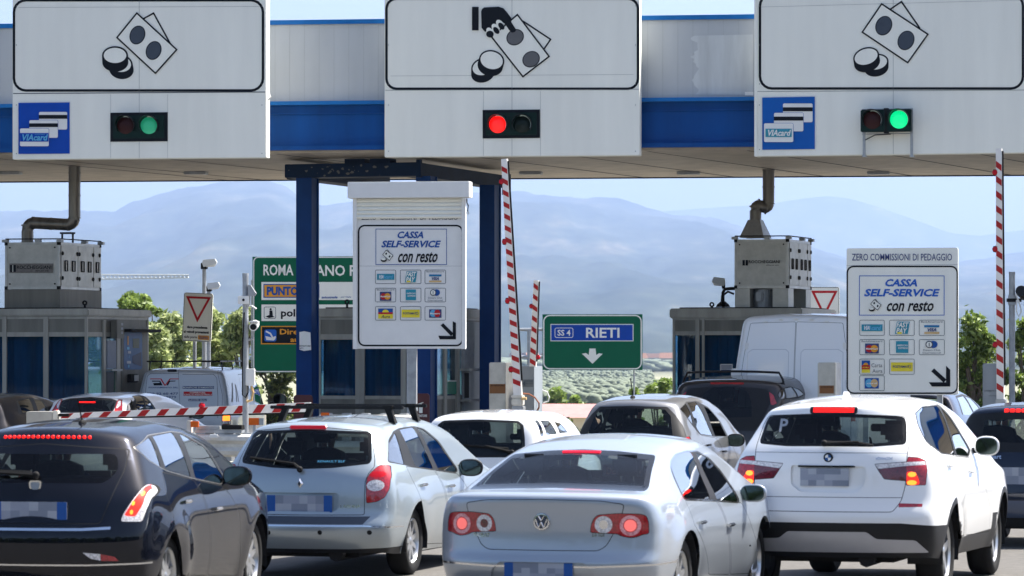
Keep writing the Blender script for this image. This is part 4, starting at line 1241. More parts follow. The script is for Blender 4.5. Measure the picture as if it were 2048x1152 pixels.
# ================================================================ CASH DESK SIGNS
def mini_money(a, cv, w=1.2):
    p = lambda pts: [cv(q) for q in pts]
    a.line(p([(238, 482), (252, 473), (288, 520)]), w, 'black', 3)
    a.fill(p([(243, 476), (290, 510), (266, 546), (220, 506)]), 'signwhite', 4); a.ring(p([(243, 476), (290, 510), (266, 546), (220, 506)]), w, 'black', 5)
    for c in ((244, 499), (267, 518)): a.fill(ell(*cv(c), 1.7, 2.3, 20, 12), 'black', 6)
    q = cv((228, 541)); a.fill(ell(q[0], q[1], 6.2, 4.2, 0, 16), 'black', 6); a.fill(ell(q[0] - 0.6, q[1] - 1.6, 4.8, 2.4, 0, 16), 'signwhite', 7)
def card_icon(a, b, kind):
    """b = x0,y0,x1,y1 of the outlined box in photo pixels"""
    x0, y0, x1, y1 = b
    W, Hh = x1 - x0, y1 - y0
    q = lambda fx, fy: (x0 + W * fx, y0 + Hh * fy)
    a.ring(rrect(x0, y0, x1, y1, 2.2, 3), 0.9, 'slate', 2)
    def rc(fx0, fy0, fx1, fy1, m, l=3): a.rect(*q(fx0, fy0), *q(fx1, fy1), m, l)
    def tx(s, fx0, fy0, fx1, fy1, m, l=5, b=0.02, sh=0): a.text(s, *q(fx0, fy0), *q(fx1, fy1), m, l, b, sh)
    if kind == 'via': rc(.08, .28, .93, .72, 'teal'); tx('VIAcard', .14, .36, .88, .64, 'skyblue', 5, .03, 2); tx('VIA', .14, .36, .45, .64, 'white', 6, .03, 2)
    elif kind == 'fast':
        a.fill([q(.3, .1), q(.82, .1), q(.74, .9), q(.22, .9)], 'teal', 3); tx('FAST', .28, .14, .78, .48, 'signwhite', 5, .03, 2); tx('PAY', .27, .52, .72, .86, 'signwhite', 5, .03, 2); rc(.32, .78, .5, .9, 'yellow', 6)
    elif kind == 'visa':
        tx('BankAmericard', .08, .05, .92, .17, 'slate', 5, 0); rc(.2, .33, .8, .47, 'blueink'); tx('VISA', .3, .52, .72, .74, 'navy', 5, .04, 1.5); rc(.2, .77, .8, .9, 'tan')
    elif kind == 'master':
        tx('BankAmericard', .08, .05, .92, .17, 'slate', 5, 0); rc(.22, .26, .78, .92, 'navy')
        a.fill(ell(*q(.40, .6), W * .15, Hh * .24), 'red', 4); a.fill(ell(*q(.60, .6), W * .15, Hh * .24), 'orange', 5); tx('MasterCard', .26, .54, .74, .66, 'white', 7, .03)
    elif kind == 'amex':
        rc(.26, .1, .76, .88, 'teal'); tx('AMERICAN', .3, .32, .74, .44, 'white', 5, .02); tx('EXPRESS', .36, .5, .74, .62, 'white', 5, .02)
    elif kind == 'diners':
        a.fill(ell(*q(.56, .32), W * .17, Hh * .24), 'textblue', 3); a.fill(ell(*q(.40, .32), W * .15, Hh * .24), 'slate', 4); a.fill(ell(*q(.40, .32), W * .11, Hh * .18), 'signwhite', 5); rc(.385, .2, .415, .46, 'slate', 6)
        tx('Diners Club', .16, .64, .84, .76, 'slate', 5, 0); tx('International', .14, .82, .86, .93, 'slate', 5, 0)
    elif kind == 'aura':
        rc(.14, .14, .86, .42, 'textblue'); rc(.14, .42, .86, .56, 'red'); rc(.14, .56, .86, .88, 'yellow')
        a.fill(ell(*q(.5, .42), W * .16, Hh * .2, 0, 16, 180, 360), 'yellow', 4); tx('Aura', .28, .62, .76, .84, 'slate', 6, .01, 2)
    elif kind == 'carta':
        rc(.08, .1, .42, .4, 'textblue'); rc(.08, .4, .42, .68, 'red'); rc(.08, .68, .42, .9, 'yellow'); a.fill(ell(*q(.25, .4), W * .1, Hh * .16, 0, 12, 180, 360), 'orange', 4); tx('AURA', .12, .5, .38, .6, 'yellow', 6, .02)
        tx('Carta', .48, .28, .92, .54, 'grey', 5, 0); tx('Aura', .52, .66, .93, .9, 'grey', 5, 0)
    elif kind == 'posta':
        rc(.06, .22, .94, .8, 'yellow'); tx('POSTAMAT', .14, .42, .78, .58, 'navy', 5, .02); a.ring(ell(*q(.82, .5), W * .05, Hh * .1, 0, 10), .8, 'navy', 5)
    elif kind == 'maestro':
        rc(.2, .2, .8, .82, 'navy'); a.fill(ell(*q(.40, .5), W * .15, Hh * .27), 'skyblue', 4); a.fill(ell(*q(.60, .5), W * .15, Hh * .27), 'red', 5); tx('Maestro', .26, .44, .74, .57, 'white', 7, .03)
    elif kind == 'pale':
        rc(.2, .16, .78, .86, 'textblue'); a.fill(ell(*q(.38, .5), W * .15, Hh * .28), 'skyblue', 4); a.fill(ell(*q(.60, .5), W * .15, Hh * .28), 'tan', 5); tx('card', .3, .45, .7, .56, 'white', 7, .02)
def rod(mb, pl, x, y0, y1, v0, v1, wpx, mat):
    ua_, zt_ = pl.uv(x - wpx / 2, y0); ub_ = pl.uv(x + wpx / 2, y0)[0]
    mb.box(ua_, ub_, v0, v1, 0.15 if y1 is None else pl.uv(x, y1)[1], zt_, mat)
PA = Pl(818, 52.0, 9)
eA = PA.root('cash_desk_sign', 'white self service cash desk sign with a half lowered roller shutter', 'lane sign')
mb = MB(); sbox(mb, PA, 709, 397, 930, 697.5, 0.03, 0.12, 'white', 0.004); mb.build('sign_board', eA)
mb = MB(); sbox(mb, PA, 698.5, 363, 941, 397, -0.12, 0.16, 'white', 0.006); mb.build('shutter_box', eA)
for x in (706.5, 924):
    mb = MB(); sbox(mb, PA, x, 397, x + 7.5, 698, -0.03, 0.029, 'white'); mb.build('guide_rail', eA)
mb = MB()
for k in range(5):
    y0 = 397 + k * 8.1
    mb.prism([(0.004, PA.uv(818, y0)[1]), (-0.014, PA.uv(818, y0 + 4)[1]), (0.004, PA.uv(818, y0 + 7.6)[1]), (0.016, PA.uv(818, y0 + 7.6)[1]), (0.016, PA.uv(818, y0)[1])], PA.uv(714, 400)[0], PA.uv(924, 400)[0], 'signwhite', 'x')
mb.build('roller_shutter', eA)
zA = zc(700, 360, 0.29512)
a = Art(PA, 0.029)
a.text('ZERO  COMMISSIONI  DI  PEDAGGIO', 722, 431.5, 915, 439.6, 'slate', 1, 0.02)
a.ring(rrect(716.5, 451, 924, 691, 12), 3.2, 'black', 1)
a.line([(718, 532), (923, 532)], 0.5, 'seam', 1)
a.ring([(751, 458), (892.4, 458), (892.4, 529), (751, 529)], 1.2, 'textblue', 1)
a.text('CASSA', 792.4, 462.7, 850, 476.6, 'textblue', 2, 0.032, 4)
a.text('SELF-SERVICE', 761.4, 481, 881.5, 494.9, 'textblue', 2, 0.032, 4)
a.text('con resto', 793.5, 503, 877.5, 525, 'black', 2, 0.02, 5)
mini_money(a, zA, 1.0)
for r_i, row in enumerate((('via', 'fast', 'visa'), ('master', 'amex', 'diners'), ('aura', 'posta', 'maestro'))):
    for c_i, kd in enumerate(row):
        (xa, xb), (ya, yb_) = [(170, 308), (339, 479), (506, 646)][c_i], [(610, 702), (733, 826), (858, 950)][r_i]
        card_icon(a, (*zA((xa, ya)), *zA((xb, yb_))), kd)
def arrow_dr(a, cv, s=1.0):
    for pts in ([(612, 985), (629, 970), (700, 1040), (683, 1058)], [(694, 957), (716, 968), (716, 1080), (694, 1057)], [(597, 1055), (694, 1057), (716, 1080), (606, 1080)]):
        a.fill([cv(p) for p in pts], 'black', 2)
arrow_dr(a, zA)
a.build('printed_face', eA)
mb = MB(); rod(mb, PA, 822, 697.6, None, 0.03, 0.12, 19, 'galv'); mb.build('post', eA)
mb = MB(); u, z = PA.uv(935, 397); mb.tube([(u, -0.05, z), (u, -0.05, z - 0.06), (u + 0.02, -0.05, z - 0.1), (u + 0.01, -0.05, z - 0.18)], 0.008, 'rubber', 6)
mb.lathe([(0.012, -.004), (0.022, -.004), (0.022, .004), (0.012, .004)], (u + 0.012, -0.05, z - 0.2), 'y', 'galv', 10); mb.build('crank_ring', eA)

PB = Pl(1804, 52.0, 14)
eB = PB.root('cash_desk_sign', 'white self service cash desk sign headed zero commissioni with open lower corner', 'lane sign')
mb = MB(); u0, z0 = PB.uv(1692.5, 789.5); u1, z1 = PB.uv(1915.5, 495)
mb.prism(rrect(u0, z0, u1, z1, 0.03), 0.03, 0.07, 'signwhite'); mb.build('sign_board', eB)
zB = zc(1680, 480, 0.27778)
a = Art(PB, 0.029, conv=zB)
a.line([(44, 183), (848, 176)], 2, 'seam', 1)
a.text('ZERO COMMISSIONI DI PEDAGGIO', 84, 98, 805, 148, 'navy', 2, 0.005)
a.ring(rrect(50, 190, 843, 1103, 46), 11, 'black', 1)
a.ring([(138, 258), (748, 258), (748, 541), (138, 541)], 5, 'textblue2', 1)
a.text('CASSA', 316, 281, 570, 335, 'textblue2', 2, 0.035, 16)
a.text('SELF-SERVICE', 169, 352, 718, 407, 'textblue2', 2, 0.035, 16)
a.text('con resto', 328, 440, 683, 514, 'black', 2, 0.02, 18)
a.fill([(655, 945), (676, 925), (765, 1005), (745, 1028)], 'black', 2); a.fill([(762, 905), (792, 935), (792, 1055), (762, 1025)], 'black', 2); a.fill([(638, 1024), (762, 1025), (792, 1055), (660, 1055)], 'black', 2)
a2 = Art(PB, 0.029)
mini_money(a2, lambda p: (p[0] * 0.30 + 1675, p[1] * 0.30 + 456.5), 1.0)
for r_i, row in enumerate((('via', 'fast', 'visa'), ('master', 'amex', 'diners'), ('carta', 'posta'), ('pale',))):
    for c_i, kd in enumerate(row):
        (xa, xb), (ya, yb_) = [(140, 317), (355, 533), (569, 750)][c_i], [(577, 687), (717, 826), (857, 967), (977, 1085)][r_i]
        card_icon(a2, (*zB((xa, ya)), *zB((xb, yb_))), kd)
a.build('printed_face', eB); a2.build('card_emblems', eB)
mb = MB(); rod(mb, PB, 1878, 786, None, 0.071, 0.13, 11, 'galv'); rod(mb, PB, 1730, 786, None, 0.071, 0.13, 11, 'galv'); mb.build('post', eB)

# ================================================================ DIRECTION SIGNS
def board(pl, x0, y0, x1, y1, e, mat, name='sign_board', r=0.0, th=0.04, back=True):
    u0, z0 = pl.uv(x0, y1); u1, z1 = pl.uv(x1, y0)
    mb = MB(); mb.prism(rrect(u0, z0, u1, z1, max(r, 0.002)), 0, th, mat)
    return mb.build(name, e)
PG = Pl(620, 82.0, 12)
eG = PG.root('direction_sign', 'tall green motorway direction sign behind the left blue column', 'road sign')
board(PG, 505, 512, 770, 745, eG, 'green')
a = Art(PG, -0.001)
a.ring(rrect(507.5, 514.5, 768, 743, 9), 2.2, 'white', 1)
a.text('ROMA', 527, 529, 587, 551, 'signwhite', 2, 0.02); a.text('ANO R.A.', 631, 530, 742, 552, 'signwhite', 2, 0.02); a.text('FI', 600, 529, 622, 551, 'signwhite', 2, .02)
a.rect(523, 564, 760, 600, 'signwhite', 1)
a.rect(527, 568, 639, 595.5, 'textblue', 2); a.rect(529, 570, 637, 593.5, 'orange', 3)
a.text('PUNTO BLU', 534, 573, 634, 591, 'textblue', 4, 0.05)
a.text('autostrade', 643, 592, 676, 597, 'textblue', 3, 0.03, 1); a.text('per l\'italia', 682, 592, 703, 596.5, 'textblue', 3, 0.0, 1)
a.rect(523, 609, 760, 642, 'signwhite', 1); a.ring(rrect(528.5, 614, 551.5, 637, 3), 1, 'slate', 2)
a.fill(ell(541.5, 618.5, 2.2, 2.2, 0, 10), 'black', 3); a.fill([(539, 621), (545, 621), (546, 632), (550, 634), (538, 636), (531, 633), (539, 630)], 'black', 3)
a.text('polizia', 562, 618, 622, 638, 'black', 2, 0.03)
a.rect(522, 652, 760, 688.5, 'orange', 1); a.rect(524, 654, 758, 686.5, 'black', 2)
a.fill(rrect(529, 659, 553, 683, 4), 'textblue2', 3); a.line([(533, 663), (541, 667), (546, 676), (551, 674)], 3.2, 'white', 4); a.fill([(531, 672), (552, 677), (548, 681), (533, 680)], 'white', 4)
a.text('Direzione', 560, 658, 640, 669, 'orange', 3, 0.02); a.text('autostrade', 581, 674, 660, 684, 'orange', 3, 0.02)
a.build('printed_face', eG)
mb = MB()
for x in (650, 740): rod(mb, PG, x, 515, None, 0.041, 0.15, 8, 'galv')
mb.build('post', eG)
mb = MB(); u, z = PG.uv(505, 600); mb.tube([(u - 0.03, 0.05, PG.uv(505, 735)[1]), (u - 0.03, 0.05, PG.uv(505, 560)[1])], 0.02, 'galv', 6); mb.build('edge_conduit', eG)

PI = Pl(1185, 92.0, 3)
eI = PI.root('direction_sign', 'green road sign with a blue route strip and a white down arrow', 'road sign')
board(PI, 1085, 628.5, 1285, 740, eI, 'green')
a = Art(PI, -0.001)
a.ring(rrect(1087.5, 631, 1282.5, 737.5, 12), 2.4, 'signwhite', 1)
a.rect(1101, 648, 1267, 682.5, 'signwhite', 1); a.rect(1102.6, 649.6, 1265.4, 681, 'roadblue', 2)
a.ring(rrect(1110, 656, 1146, 675, 3.5), 1.2, 'signwhite', 3)
a.text('SS 4', 1115, 659.5, 1141, 671.5, 'signwhite', 3, 0.02); a.text('RIETI', 1172, 655.5, 1239, 675.5, 'signwhite', 3, 0.02)
a.fill([(1179, 697), (1191, 697), (1192.5, 710), (1198, 706.5), (1205.5, 707.5), (1185, 727.5), (1164, 707.5), (1172, 706), (1177.5, 710)], 'signwhite', 2)
a.build('printed_face', eI)
mb = MB(); u, _ = PI.uv(1268, 735); mb.tube([(u, 0.08, 0.0), (u, 0.08, PI.uv(1268, 640)[1])], 0.02, 'galv', 8); u2, _ = PI.uv(1110, 735)
for y in (660, 668, 720): pass
mb.build('post', eI)
# pipe arm that holds the small barrier and reaches the sign
mb = MB()
for y in (659, 714):
    ua_, z_ = PI.uv(1030, y); ub_, _ = PI.uv(1086, y); mb.tube([(ua_, 0.06, z_), (ub_, 0.06, z_)], 0.04, 'galv', 8)
ua_, z_ = PI.uv(1058, 659); mb.tube([(ua_, 0.06, -0.5), (ua_, 0.06, z_)], 0.05, 'galv', 8)
mb.build('side_frame', eI)

def yield_sign(x0, y0, x1, y1, Y, ang, label, lettered, tilt=0.0):
    pl = Pl((x0 + x1) / 2, Y, ang)
    e = pl.root('yield_sign', label, 'road sign', 'give way triangle signs')
    t = math.tan(R(tilt)); xm, ym = (x0 + x1) / 2, (y0 + y1) / 2
    cv = lambda p: (p[0] - (p[1] - ym) * t, p[1] + (p[0] - xm) * t)
    mb = MB()
    pts = [pl.uv(*cv(p)) for p in rrect(x0, y0, x1, y1, 4)]
    mb.prism(pts, 0, 0.03, 'signwhite'); mb.build('sign_board', e)
    a = Art(pl, -0.001, conv=cv)
    a.ring(rrect(x0 + 1, y0 + 1, x1 - 1, y1 - 1, 3.5), 1.0, 'slate', 1)
    W = x1 - x0
    tr = [(x0 + W * .13, y0 + W * .16), (x1 - W * .12, y0 + W * .16), (xm, y0 + W * .93)]
    a.ring(tr, W * .075, 'red', 1)
    if lettered:
        a.text('dare precedenza', x0 + 9, y0 + 66, x1 - 8, y0 + 72.5, 'black', 2, 0.05); a.text('ai veicoli provenienti', x0 + 3, y0 + 75.5, x1 - 5, y0 + 82, 'black', 2, 0.05); a.text('dalle porte', x0 + 4, y0 + 86, x0 + 30, y0 + 92, 'black', 2, 0.02)
        a.fill(rrect(x0 + 32, y0 + 84.5, x1 - 4, y0 + 93, 1), 'orange', 2); a.text('TELEPASS', x0 + 34, y0 + 86.5, x1 - 6, y0 + 91.5, 'textblue', 3, 0.01)
    a.build('printed_face', e)
    for x in ((xm - 7,) if lettered else (xm - 12, xm + 12)):
        mb = MB(); u, z = pl.uv(x, y1 - 6); mb.tube([(u, 0.07, 0), (u, 0.07, z)], 0.035, 'galv', 8); mb.build('post', e)
    return e
yield_sign(366, 586, 424, 683, 70.0, 6, 'leaning red triangle sign with small black lettering beside the lamp posts', True, 2.6)
yield_sign(1618, 574, 1679, 700, 80.0, 10, 'red triangle sign half hidden behind the right ventilation unit', False)

# ================================================================ LAMP POSTS, CAMERAS
def lamp(x, ytop, Y, direction, label, wpx=28, base=0.0, e_col='galv', post_r=0.05, length=None):
    pl = Pl(x, Y, 0)
    e = pl.root('street_lamp', label, 'street lamp', 'street lamps beyond the booths'); e.location.z = 0
    s = Y / F
    z = pl.uv(x, ytop)[1]
    mb = MB(); mb.tube([(0, 0, base), (0, 0, z - 0.10)], post_r, 'galv', 8, r2=post_r * 0.8); mb.build('post', e)
    d = direction; W = wpx * s
    mb = MB()
    mb.prism([(-W * .12 * d, z - 0.03), (-W * .06 * d, z + 0.04), (W * .75 * d, z + 0.06), (W * .88 * d, z + 0.0), (W * .84 * d, z - 0.04), (-W * .02 * d, z - 0.10)], -0.11, 0.11, 'signgrey')
    mb.build('lamp_head', e)
    mb = MB(); mb.prism([(W * .1 * d, z - 0.065), (W * .8 * d, z - 0.042), (W * .72 * d, z - 0.085), (W * .16 * d, z - 0.1)], -0.09, 0.09, 'white'); mb.build('lens', e)
    mb = MB(); mb.tube([(0, 0, z - 0.14), (0, 0, z - 0.02)], post_r * 1.4, 'rubber', 8); mb.build('collar', e)
    return e
lamp(408.5, 524, 74, 1, 'taller street lamp of the pair behind the triangle sign', 29)
lamp(417.5, 570, 82, 1, 'lower street lamp of the pair behind the triangle sign', 26)
e = lamp(1447, 561, 66, -1, 'small lamp on a cabled bracket on the right booth roof', 26, base=zR[0] + 0.0, post_r=0.022)
pl = Pl(1447, 66, 0)
mb = MB()
P = lambda x, y: (*pl.uv(x, y)[:1], 0.0, pl.uv(x, y)[1])
mb.tube([P(1446, 612), P(1446, 585), P(1450, 578), P(1462, 577), P(1470, 577)], 0.03, 'rubber', 7); mb.tube([P(1443, 612), P(1444, 592), P(1456, 583), P(1468, 588)], 0.02, 'rubber', 7); mb.lathe([(0.13, 0), (0.1, 0.05), (0.04, 0.1)], P(1446, 614), 'z', 'rubber', 10)
mb.build('cable_loop', e)

def camera_pole(x, ytop, Y, wpx, label):
    pl = Pl(x, Y, 0)
    e = pl.root('camera_pole', label, 'camera pole', 'surveillance poles')
    mb = MB(); z = pl.uv(x, ytop)[1]; r = wpx * Y / F / 2
    mb.tube([(0, 0, 0.15), (0, 0, z)], r, 'galv', 14); mb.lathe([(0, 0.012), (r * 1.05, 0.01), (r * 1.05, -0.03)], (0, 0, z), 'z', 'galv', 14); mb.build('pole', e, smooth=True)
    return pl, e
pl, e = camera_pole(491, 548, 54.5, 12, 'grey pole with a white dome housing camera and junction box left of the green sign')
P = lambda x, y, v=0.0: (pl.uv(x, y)[0], v, pl.uv(x, y)[1])
mb = MB(); sbox(mb, pl, 477, 592, 499, 608, -0.12, -0.06, 'white', 0.006); mb.lathe([(0.0, -0.01), (0.018, -0.008), (0.02, 0)], P(488, 600, -0.12), 'y', 'black', 10); mb.build('sensor_box', e)
mb = MB(); mb.prism([P(497, 570)[::2], P(502, 570)[::2], P(513, 587)[::2], P(510, 592)[::2], P(497, 592)[::2]], -0.12, 0.08, 'galv'); mb.build('flood_lamp', e)
mb = MB(); mb.tube([P(494, 612, -0.05), P(504, 612, -0.05), P(513, 618, -0.05)], 0.015, 'galv', 6); mb.tube([P(499, 592), P(499, 612)], 0.012, 'galv', 6); mb.build('lamp_arm', e)
mb = MB()
mb.tube([P(508, 648, 0.25), P(508, 654, -0.15)], 0.062, 'white', 14); mb.tube([P(508, 654, -0.151), P(508, 654.3, -0.16)], 0.045, 'black', 12)
mb.box(P(500, 0)[0], P(517, 0)[0], -0.2, 0.2, P(0, 645)[2], P(0, 642)[2], 'white'); mb.build('camera', e)
mb = MB(); mb.tube([P(507, 662, 0.0), P(506, 678, 0), P(494, 680, 0)], 0.018, 'galv', 6); mb.build('camera_arm', e)
mb = MB(); sbox(mb, pl, 492, 737, 510, 771, -0.1, 0.06, 'white', 0.008); mb.build('junction_box', e)
mb = MB(); mb.tube([P(489, 625, -0.08), P(486, 700, -0.08), P(486, 790, -0.08), P(492, 795, -0.08), P(497, 785, -0.08), P(497, 772, -0.08)], 0.011, 'rubber', 6); mb.tube([P(503, 772, -0.05), P(507, 785, -0.05), P(504, 800, -0.05), P(494, 803, -0.05)], 0.02, 'tan', 8); mb.build('cable', e)
pl, e = camera_pole(2024, 545, 60, 12, 'grey pole with a dark camera and looped cable at the right edge')
P = lambda x, y, v=0.0: (pl.uv(x, y)[0], v, pl.uv(x, y)[1])
mb = MB(); sbox(mb, pl, 2013, 597, 2042, 604, -0.07, 0.0, 'rubber'); sbox(mb, pl, 2016, 591, 2032, 610, -0.065, -0.005, 'galv'); mb.build('clamp', e)
mb = MB(); mb.tube([P(2040, 582, -0.1), P(2052, 590, 0.15)], 0.09, 'blackplastic', 12); mb.build('camera', e)
mb = MB(); mb.tube([P(2030, 588, -0.1), P(2038, 610, -0.1), P(2041, 622, -0.1), P(2036, 633, -0.1), P(2031, 622, -0.1), P(2032, 600, -0.1)], 0.014, 'white', 6); mb.build('cable', e)

# ================================================================ BARRIERS
def boom(pl, p0, p1, w0, w1, nst, label, lamps=(), phase=0.3, rotflag=False, endm=None):
    """a striped barrier arm from p0 (pivot) to p1 (tip) in photo pixels"""
    e = pl.root('striped_barrier', label, 'barrier arm', 'striped barrier arms')
    a0, z0 = pl.uv(*p0); a1, z1 = pl.uv(*p1)
    A, B = Vector((a0, 0, z0)), Vector((a1, 0, z1)); D = B - A; Ln = D.length; d = D.normalized(); n_ = Vector((-d.z, 0, d.x))
    k = pl.o.y / F
    q = lambda t, s, v: A + d * (Ln * t) + n_ * ((w0 + (w1 - w0) * t) * k / 2 * s) + Vector((0, v, 0))
    mb = MB()
    c = [q(0, -1, -0.03), q(0, 1, -0.03), q(1, 1, -0.03), q(1, -1, -0.03), q(0, -1, 0.03), q(0, 1, 0.03), q(1, 1, 0.03), q(1, -1, 0.03)]
    mb.mesh(c, [(0, 1, 2, 3), (4, 7, 6, 5), (0, 4, 5, 1), (1, 5, 6, 2), (2, 6, 7, 3), (3, 7, 4, 0)], 'boomwhite')
    o = mb.build('arm', e, recalc=True)
    mb = MB()
    for i in range(nst):
        t0 = (i + phase) / nst; t1 = t0 + 0.42 / nst; sk = 0.30 / nst
        if t1 + sk > 1: continue
        pts = [q(t0 - sk / 2, -.93, -0.034), q(t1 - sk / 2, -.93, -0.034), q(t1 + sk / 2, .93, -0.034), q(t0 + sk / 2, .93, -0.034)]
        if (pts[1] - pts[0]).cross(pts[2] - pts[1]).y > 0: pts = pts[::-1]
        mb.poly(pts, 'boomred')
    mb.build('stripes', o)
    mb = MB(); mb.tube([q(0.06, -1.15, 0.0), q(0.99, -1.15, 0.0)], 0.018, 'rubber', 6); mb.build('rubber_edge', e)
    for (t, s) in lamps:
        mb = MB(); c = q(t, s, 0)
        mb.sphere(c, 0.05, 0.05, 0.05, 'lampred', 12, 8); mb.box(c.x - 0.03, c.x + 0.03, -0.03, 0.03, c.z - 0.045, c.z + 0.045, 'rubber'); mb.build('warning_lamp', e, smooth=True)
    return e, q
def cabinet(pl, x0, y0, x1, depth, side_x, mat, label, extras, base_y=None):
    e = pl.root('barrier_cabinet', label, 'barrier cabinet', 'barrier cabinets')
    u0, z1 = pl.uv(x0, y0); u1, _ = pl.uv(x1, y0)
    mb = MB(); mb.box(u0, u1, 0, depth, 0.15, z1, mat, 0.012); mb.build('casing', e)
    mb = MB(); mb.box(u0 + 0.03, u1 - 0.03, -0.004, 0.0, 0.3, z1 - 0.06, mat); mb.build('door', e)
    a = Art(pl, -0.0045); extras(a); a.build('label_plate', e)
    return e
PC = Pl(1005, 56.5, ROAD_A)
cabinet(PC, 978, 725, 1011, 0.42, 0, 'steel', 'worn steel barrier cabinet with a rusty brown label', lambda a: (a.rect(979.5, 768, 1011, 787, 'brown', 1), a.text('ATTENZIONE', 982, 770, 1008, 772.5, 'rubber', 2, 0.02)))
eb, q = boom(PC, (1036, 790), (1009, 318), 17, 12, 20, 'long raised striped barrier arm right of the self service sign', [(0.11, 1.25), (0.40, 1.25), (0.65, 1.25), (0.905, 1.25)], 0.85)
mb = MB(); sbox(mb, PC, 1024, 790, 1046, 796, -0.05, 0.1, 'cream', 0.01); sbox(mb, PC, 1024, 797, 1046, 812, -0.05, 0.1, 'cream', 0.02); sbox(mb, PC, 1025, 812, 1047, 840, -0.05, 0.12, 'galv', 0.01)
u, z = PC.uv(1044, 797); mb.tube([(u, -0.03, z), (u + 0.08, -0.03, z)], 0.022, 'tan', 8); mb.build('pivot_bracket', eb)
mb = MB(); Pq = lambda x, y: (PC.uv(x, y)[0], 0.05, PC.uv(x, y)[1])
mb.tube([Pq(1042, 787), Pq(1056, 788), Pq(1068, 795), Pq(1076, 806), Pq(1076, 815), Pq(1070, 826)], 0.014, pm('copper_cable', (0.30, 0.12, 0.07), 0.5), 6); mb.build('cable', eb)
PD = Pl(1060, 74.0, ROAD_A)
e = cabinet(PD, 1042, 732, 1068, 0.6, 0, 'concretesh', 'blue grey barrier cabinet of the far small barrier', lambda a: (a.rect(1044, 759, 1067, 774, pm('faded_label', (0.13, 0.15, 0.17), 0.6), 1), a.fill([(1045, 767), (1051, 761), (1051, 773)], 'slate', 2), a.text('AUTOSTRADE', 1052, 761, 1066, 763.5, 'slate', 2, 0.0), a.text('PER ITALIA', 1052, 766, 1066, 768, 'slate', 2, 0.0)))
mb = MB(); Pq = lambda x, y: (PD.uv(x, y)[0], 0.3, PD.uv(x, y)[1]); mb.tube([Pq(1076, 780), Pq(1086, 785), Pq(1090, 795), Pq(1088, 803), Pq(1078, 806)], 0.016, 'white', 6); mb.build('cable', e)
boom(PD, (1066, 733), (1073, 561), 13, 10, 8, 'short raised striped barrier arm beside the green route sign', [(0.11, -1.5), (0.70, 1.5)], 0.2)
PE = Pl(1990, 56.0, ROAD_A)
cabinet(PE, 1965, 727, 2001, 0.4, 0, 'concretesh', 'plain pale barrier cabinet in front of the right trees', lambda a: (a.text('AUTOSTRADE PER ITALIA', 1969, 780, 1996, 783, 'slate', 1, 0.02), a.text('telepedaggio', 1978, 790, 1996, 793, 'slate', 1, 0.0)))
eb, q = boom(PE, (2001, 800), (1998, 297), 15, 12, 17, 'tall raised striped barrier arm near the right picture edge', [(0.22, 1.25), (0.60, 1.25), (0.905, 1.25)], 0.6)
mb = MB(); sbox(mb, PE, 1992, 798, 2012, 830, -0.05, 0.1, 'galv', 0.01); mb.build('pivot_bracket', eb)
PF = Pl(1655, 56.0, ROAD_A)
cabinet(PF, 1635, 725, 1671, 0.4, 0, 'steel', 'shiny steel barrier cabinet with a brown label in front of the white van', lambda a: (a.rect(1639, 771, 1668, 787, 'brown', 1), a.text('ATTENZIONE', 1642, 773, 1665, 776, 'rubber', 2, 0.02)))
PH = Pl(330, 57.0, 4)
eb, q = boom(PH, (122, 832), (622, 814), 10, 19, 13, 'lowered striped barrier arm across the left lane in front of the vans', [(0.565, 1.3)], 0.12)
e = PH.root('barrier_cabinet', 'low pale barrier cabinet at the closed left barrier', 'barrier cabinet', 'barrier cabinets')
mb = MB(); sbox(mb, PH, 55, 823, 108, 900, -0.1, 0.3, 'concrete', 0.01); mb.build('casing', e)
mb = MB(); sbox(mb, PH, 108, 821, 118, 840, -0.1, 0.1, 'cream', 0.01); sbox(mb, PH, 118, 827, 140, 833, -0.1, 0.05, 'rubber', 0.01); mb.build('arm_clamp', e)

# ================================================================ GUARD RAILS
def crash(pl, x0, x1, yt, label, orange, posts):
    e = pl.root('guard_rail', label, 'guard rail', 'white guard rails on the islands')
    u0, zt = pl.uv(x0, yt); u1, _ = pl.uv(x1, yt)
    for k in range(2):
        zz = zt - k * 0.36
        mb = MB()
        prof = [(0.0, zz), (-0.07, zz - 0.03), (-0.085, zz - 0.08), (-0.03, zz - 0.13), (-0.03, zz - 0.17), (-0.085, zz - 0.22), (-0.07, zz - 0.27), (0.0, zz - 0.30)]
        mb.prism([(p[0], p[1]) for p in prof] + [(0.015, zz - 0.3), (0.015, zz)], u0, u1, 'cream', 'x'); mb.build('rail', e)
    mb = MB()
    for i in range(posts):
        u = u0 + (u1 - u0) * (i + 0.3) / posts
        mb.box(u - 0.05, u + 0.05, 0.02, 0.14, 0.0, zt + 0.02, 'galv')
    mb.build('post', e)
    for (x, y0, y1) in orange:
        mb = MB(); ua_, z_ = pl.uv(x, y1); ub_, z2 = pl.uv(x + 16, y0)
        mb.box(ua_, ub_, -0.13, -0.10, z_, z2, 'reflorange', 0.006); mb.build('reflector', e)
    return e, zt
PJ = Pl(430, 50.0, ROAD_A)
e, zt = crash(PJ, 366, 560, 868, 'white guard rail with orange reflectors behind the dark hatchback', [(388, 842, 854), (384, 872, 884)], 5)
mb = MB(); sbox(mb, PJ, 378, 841, 388, 905, -0.1, -0.02, 'cream', 0.01); mb.build('marker_post', e)
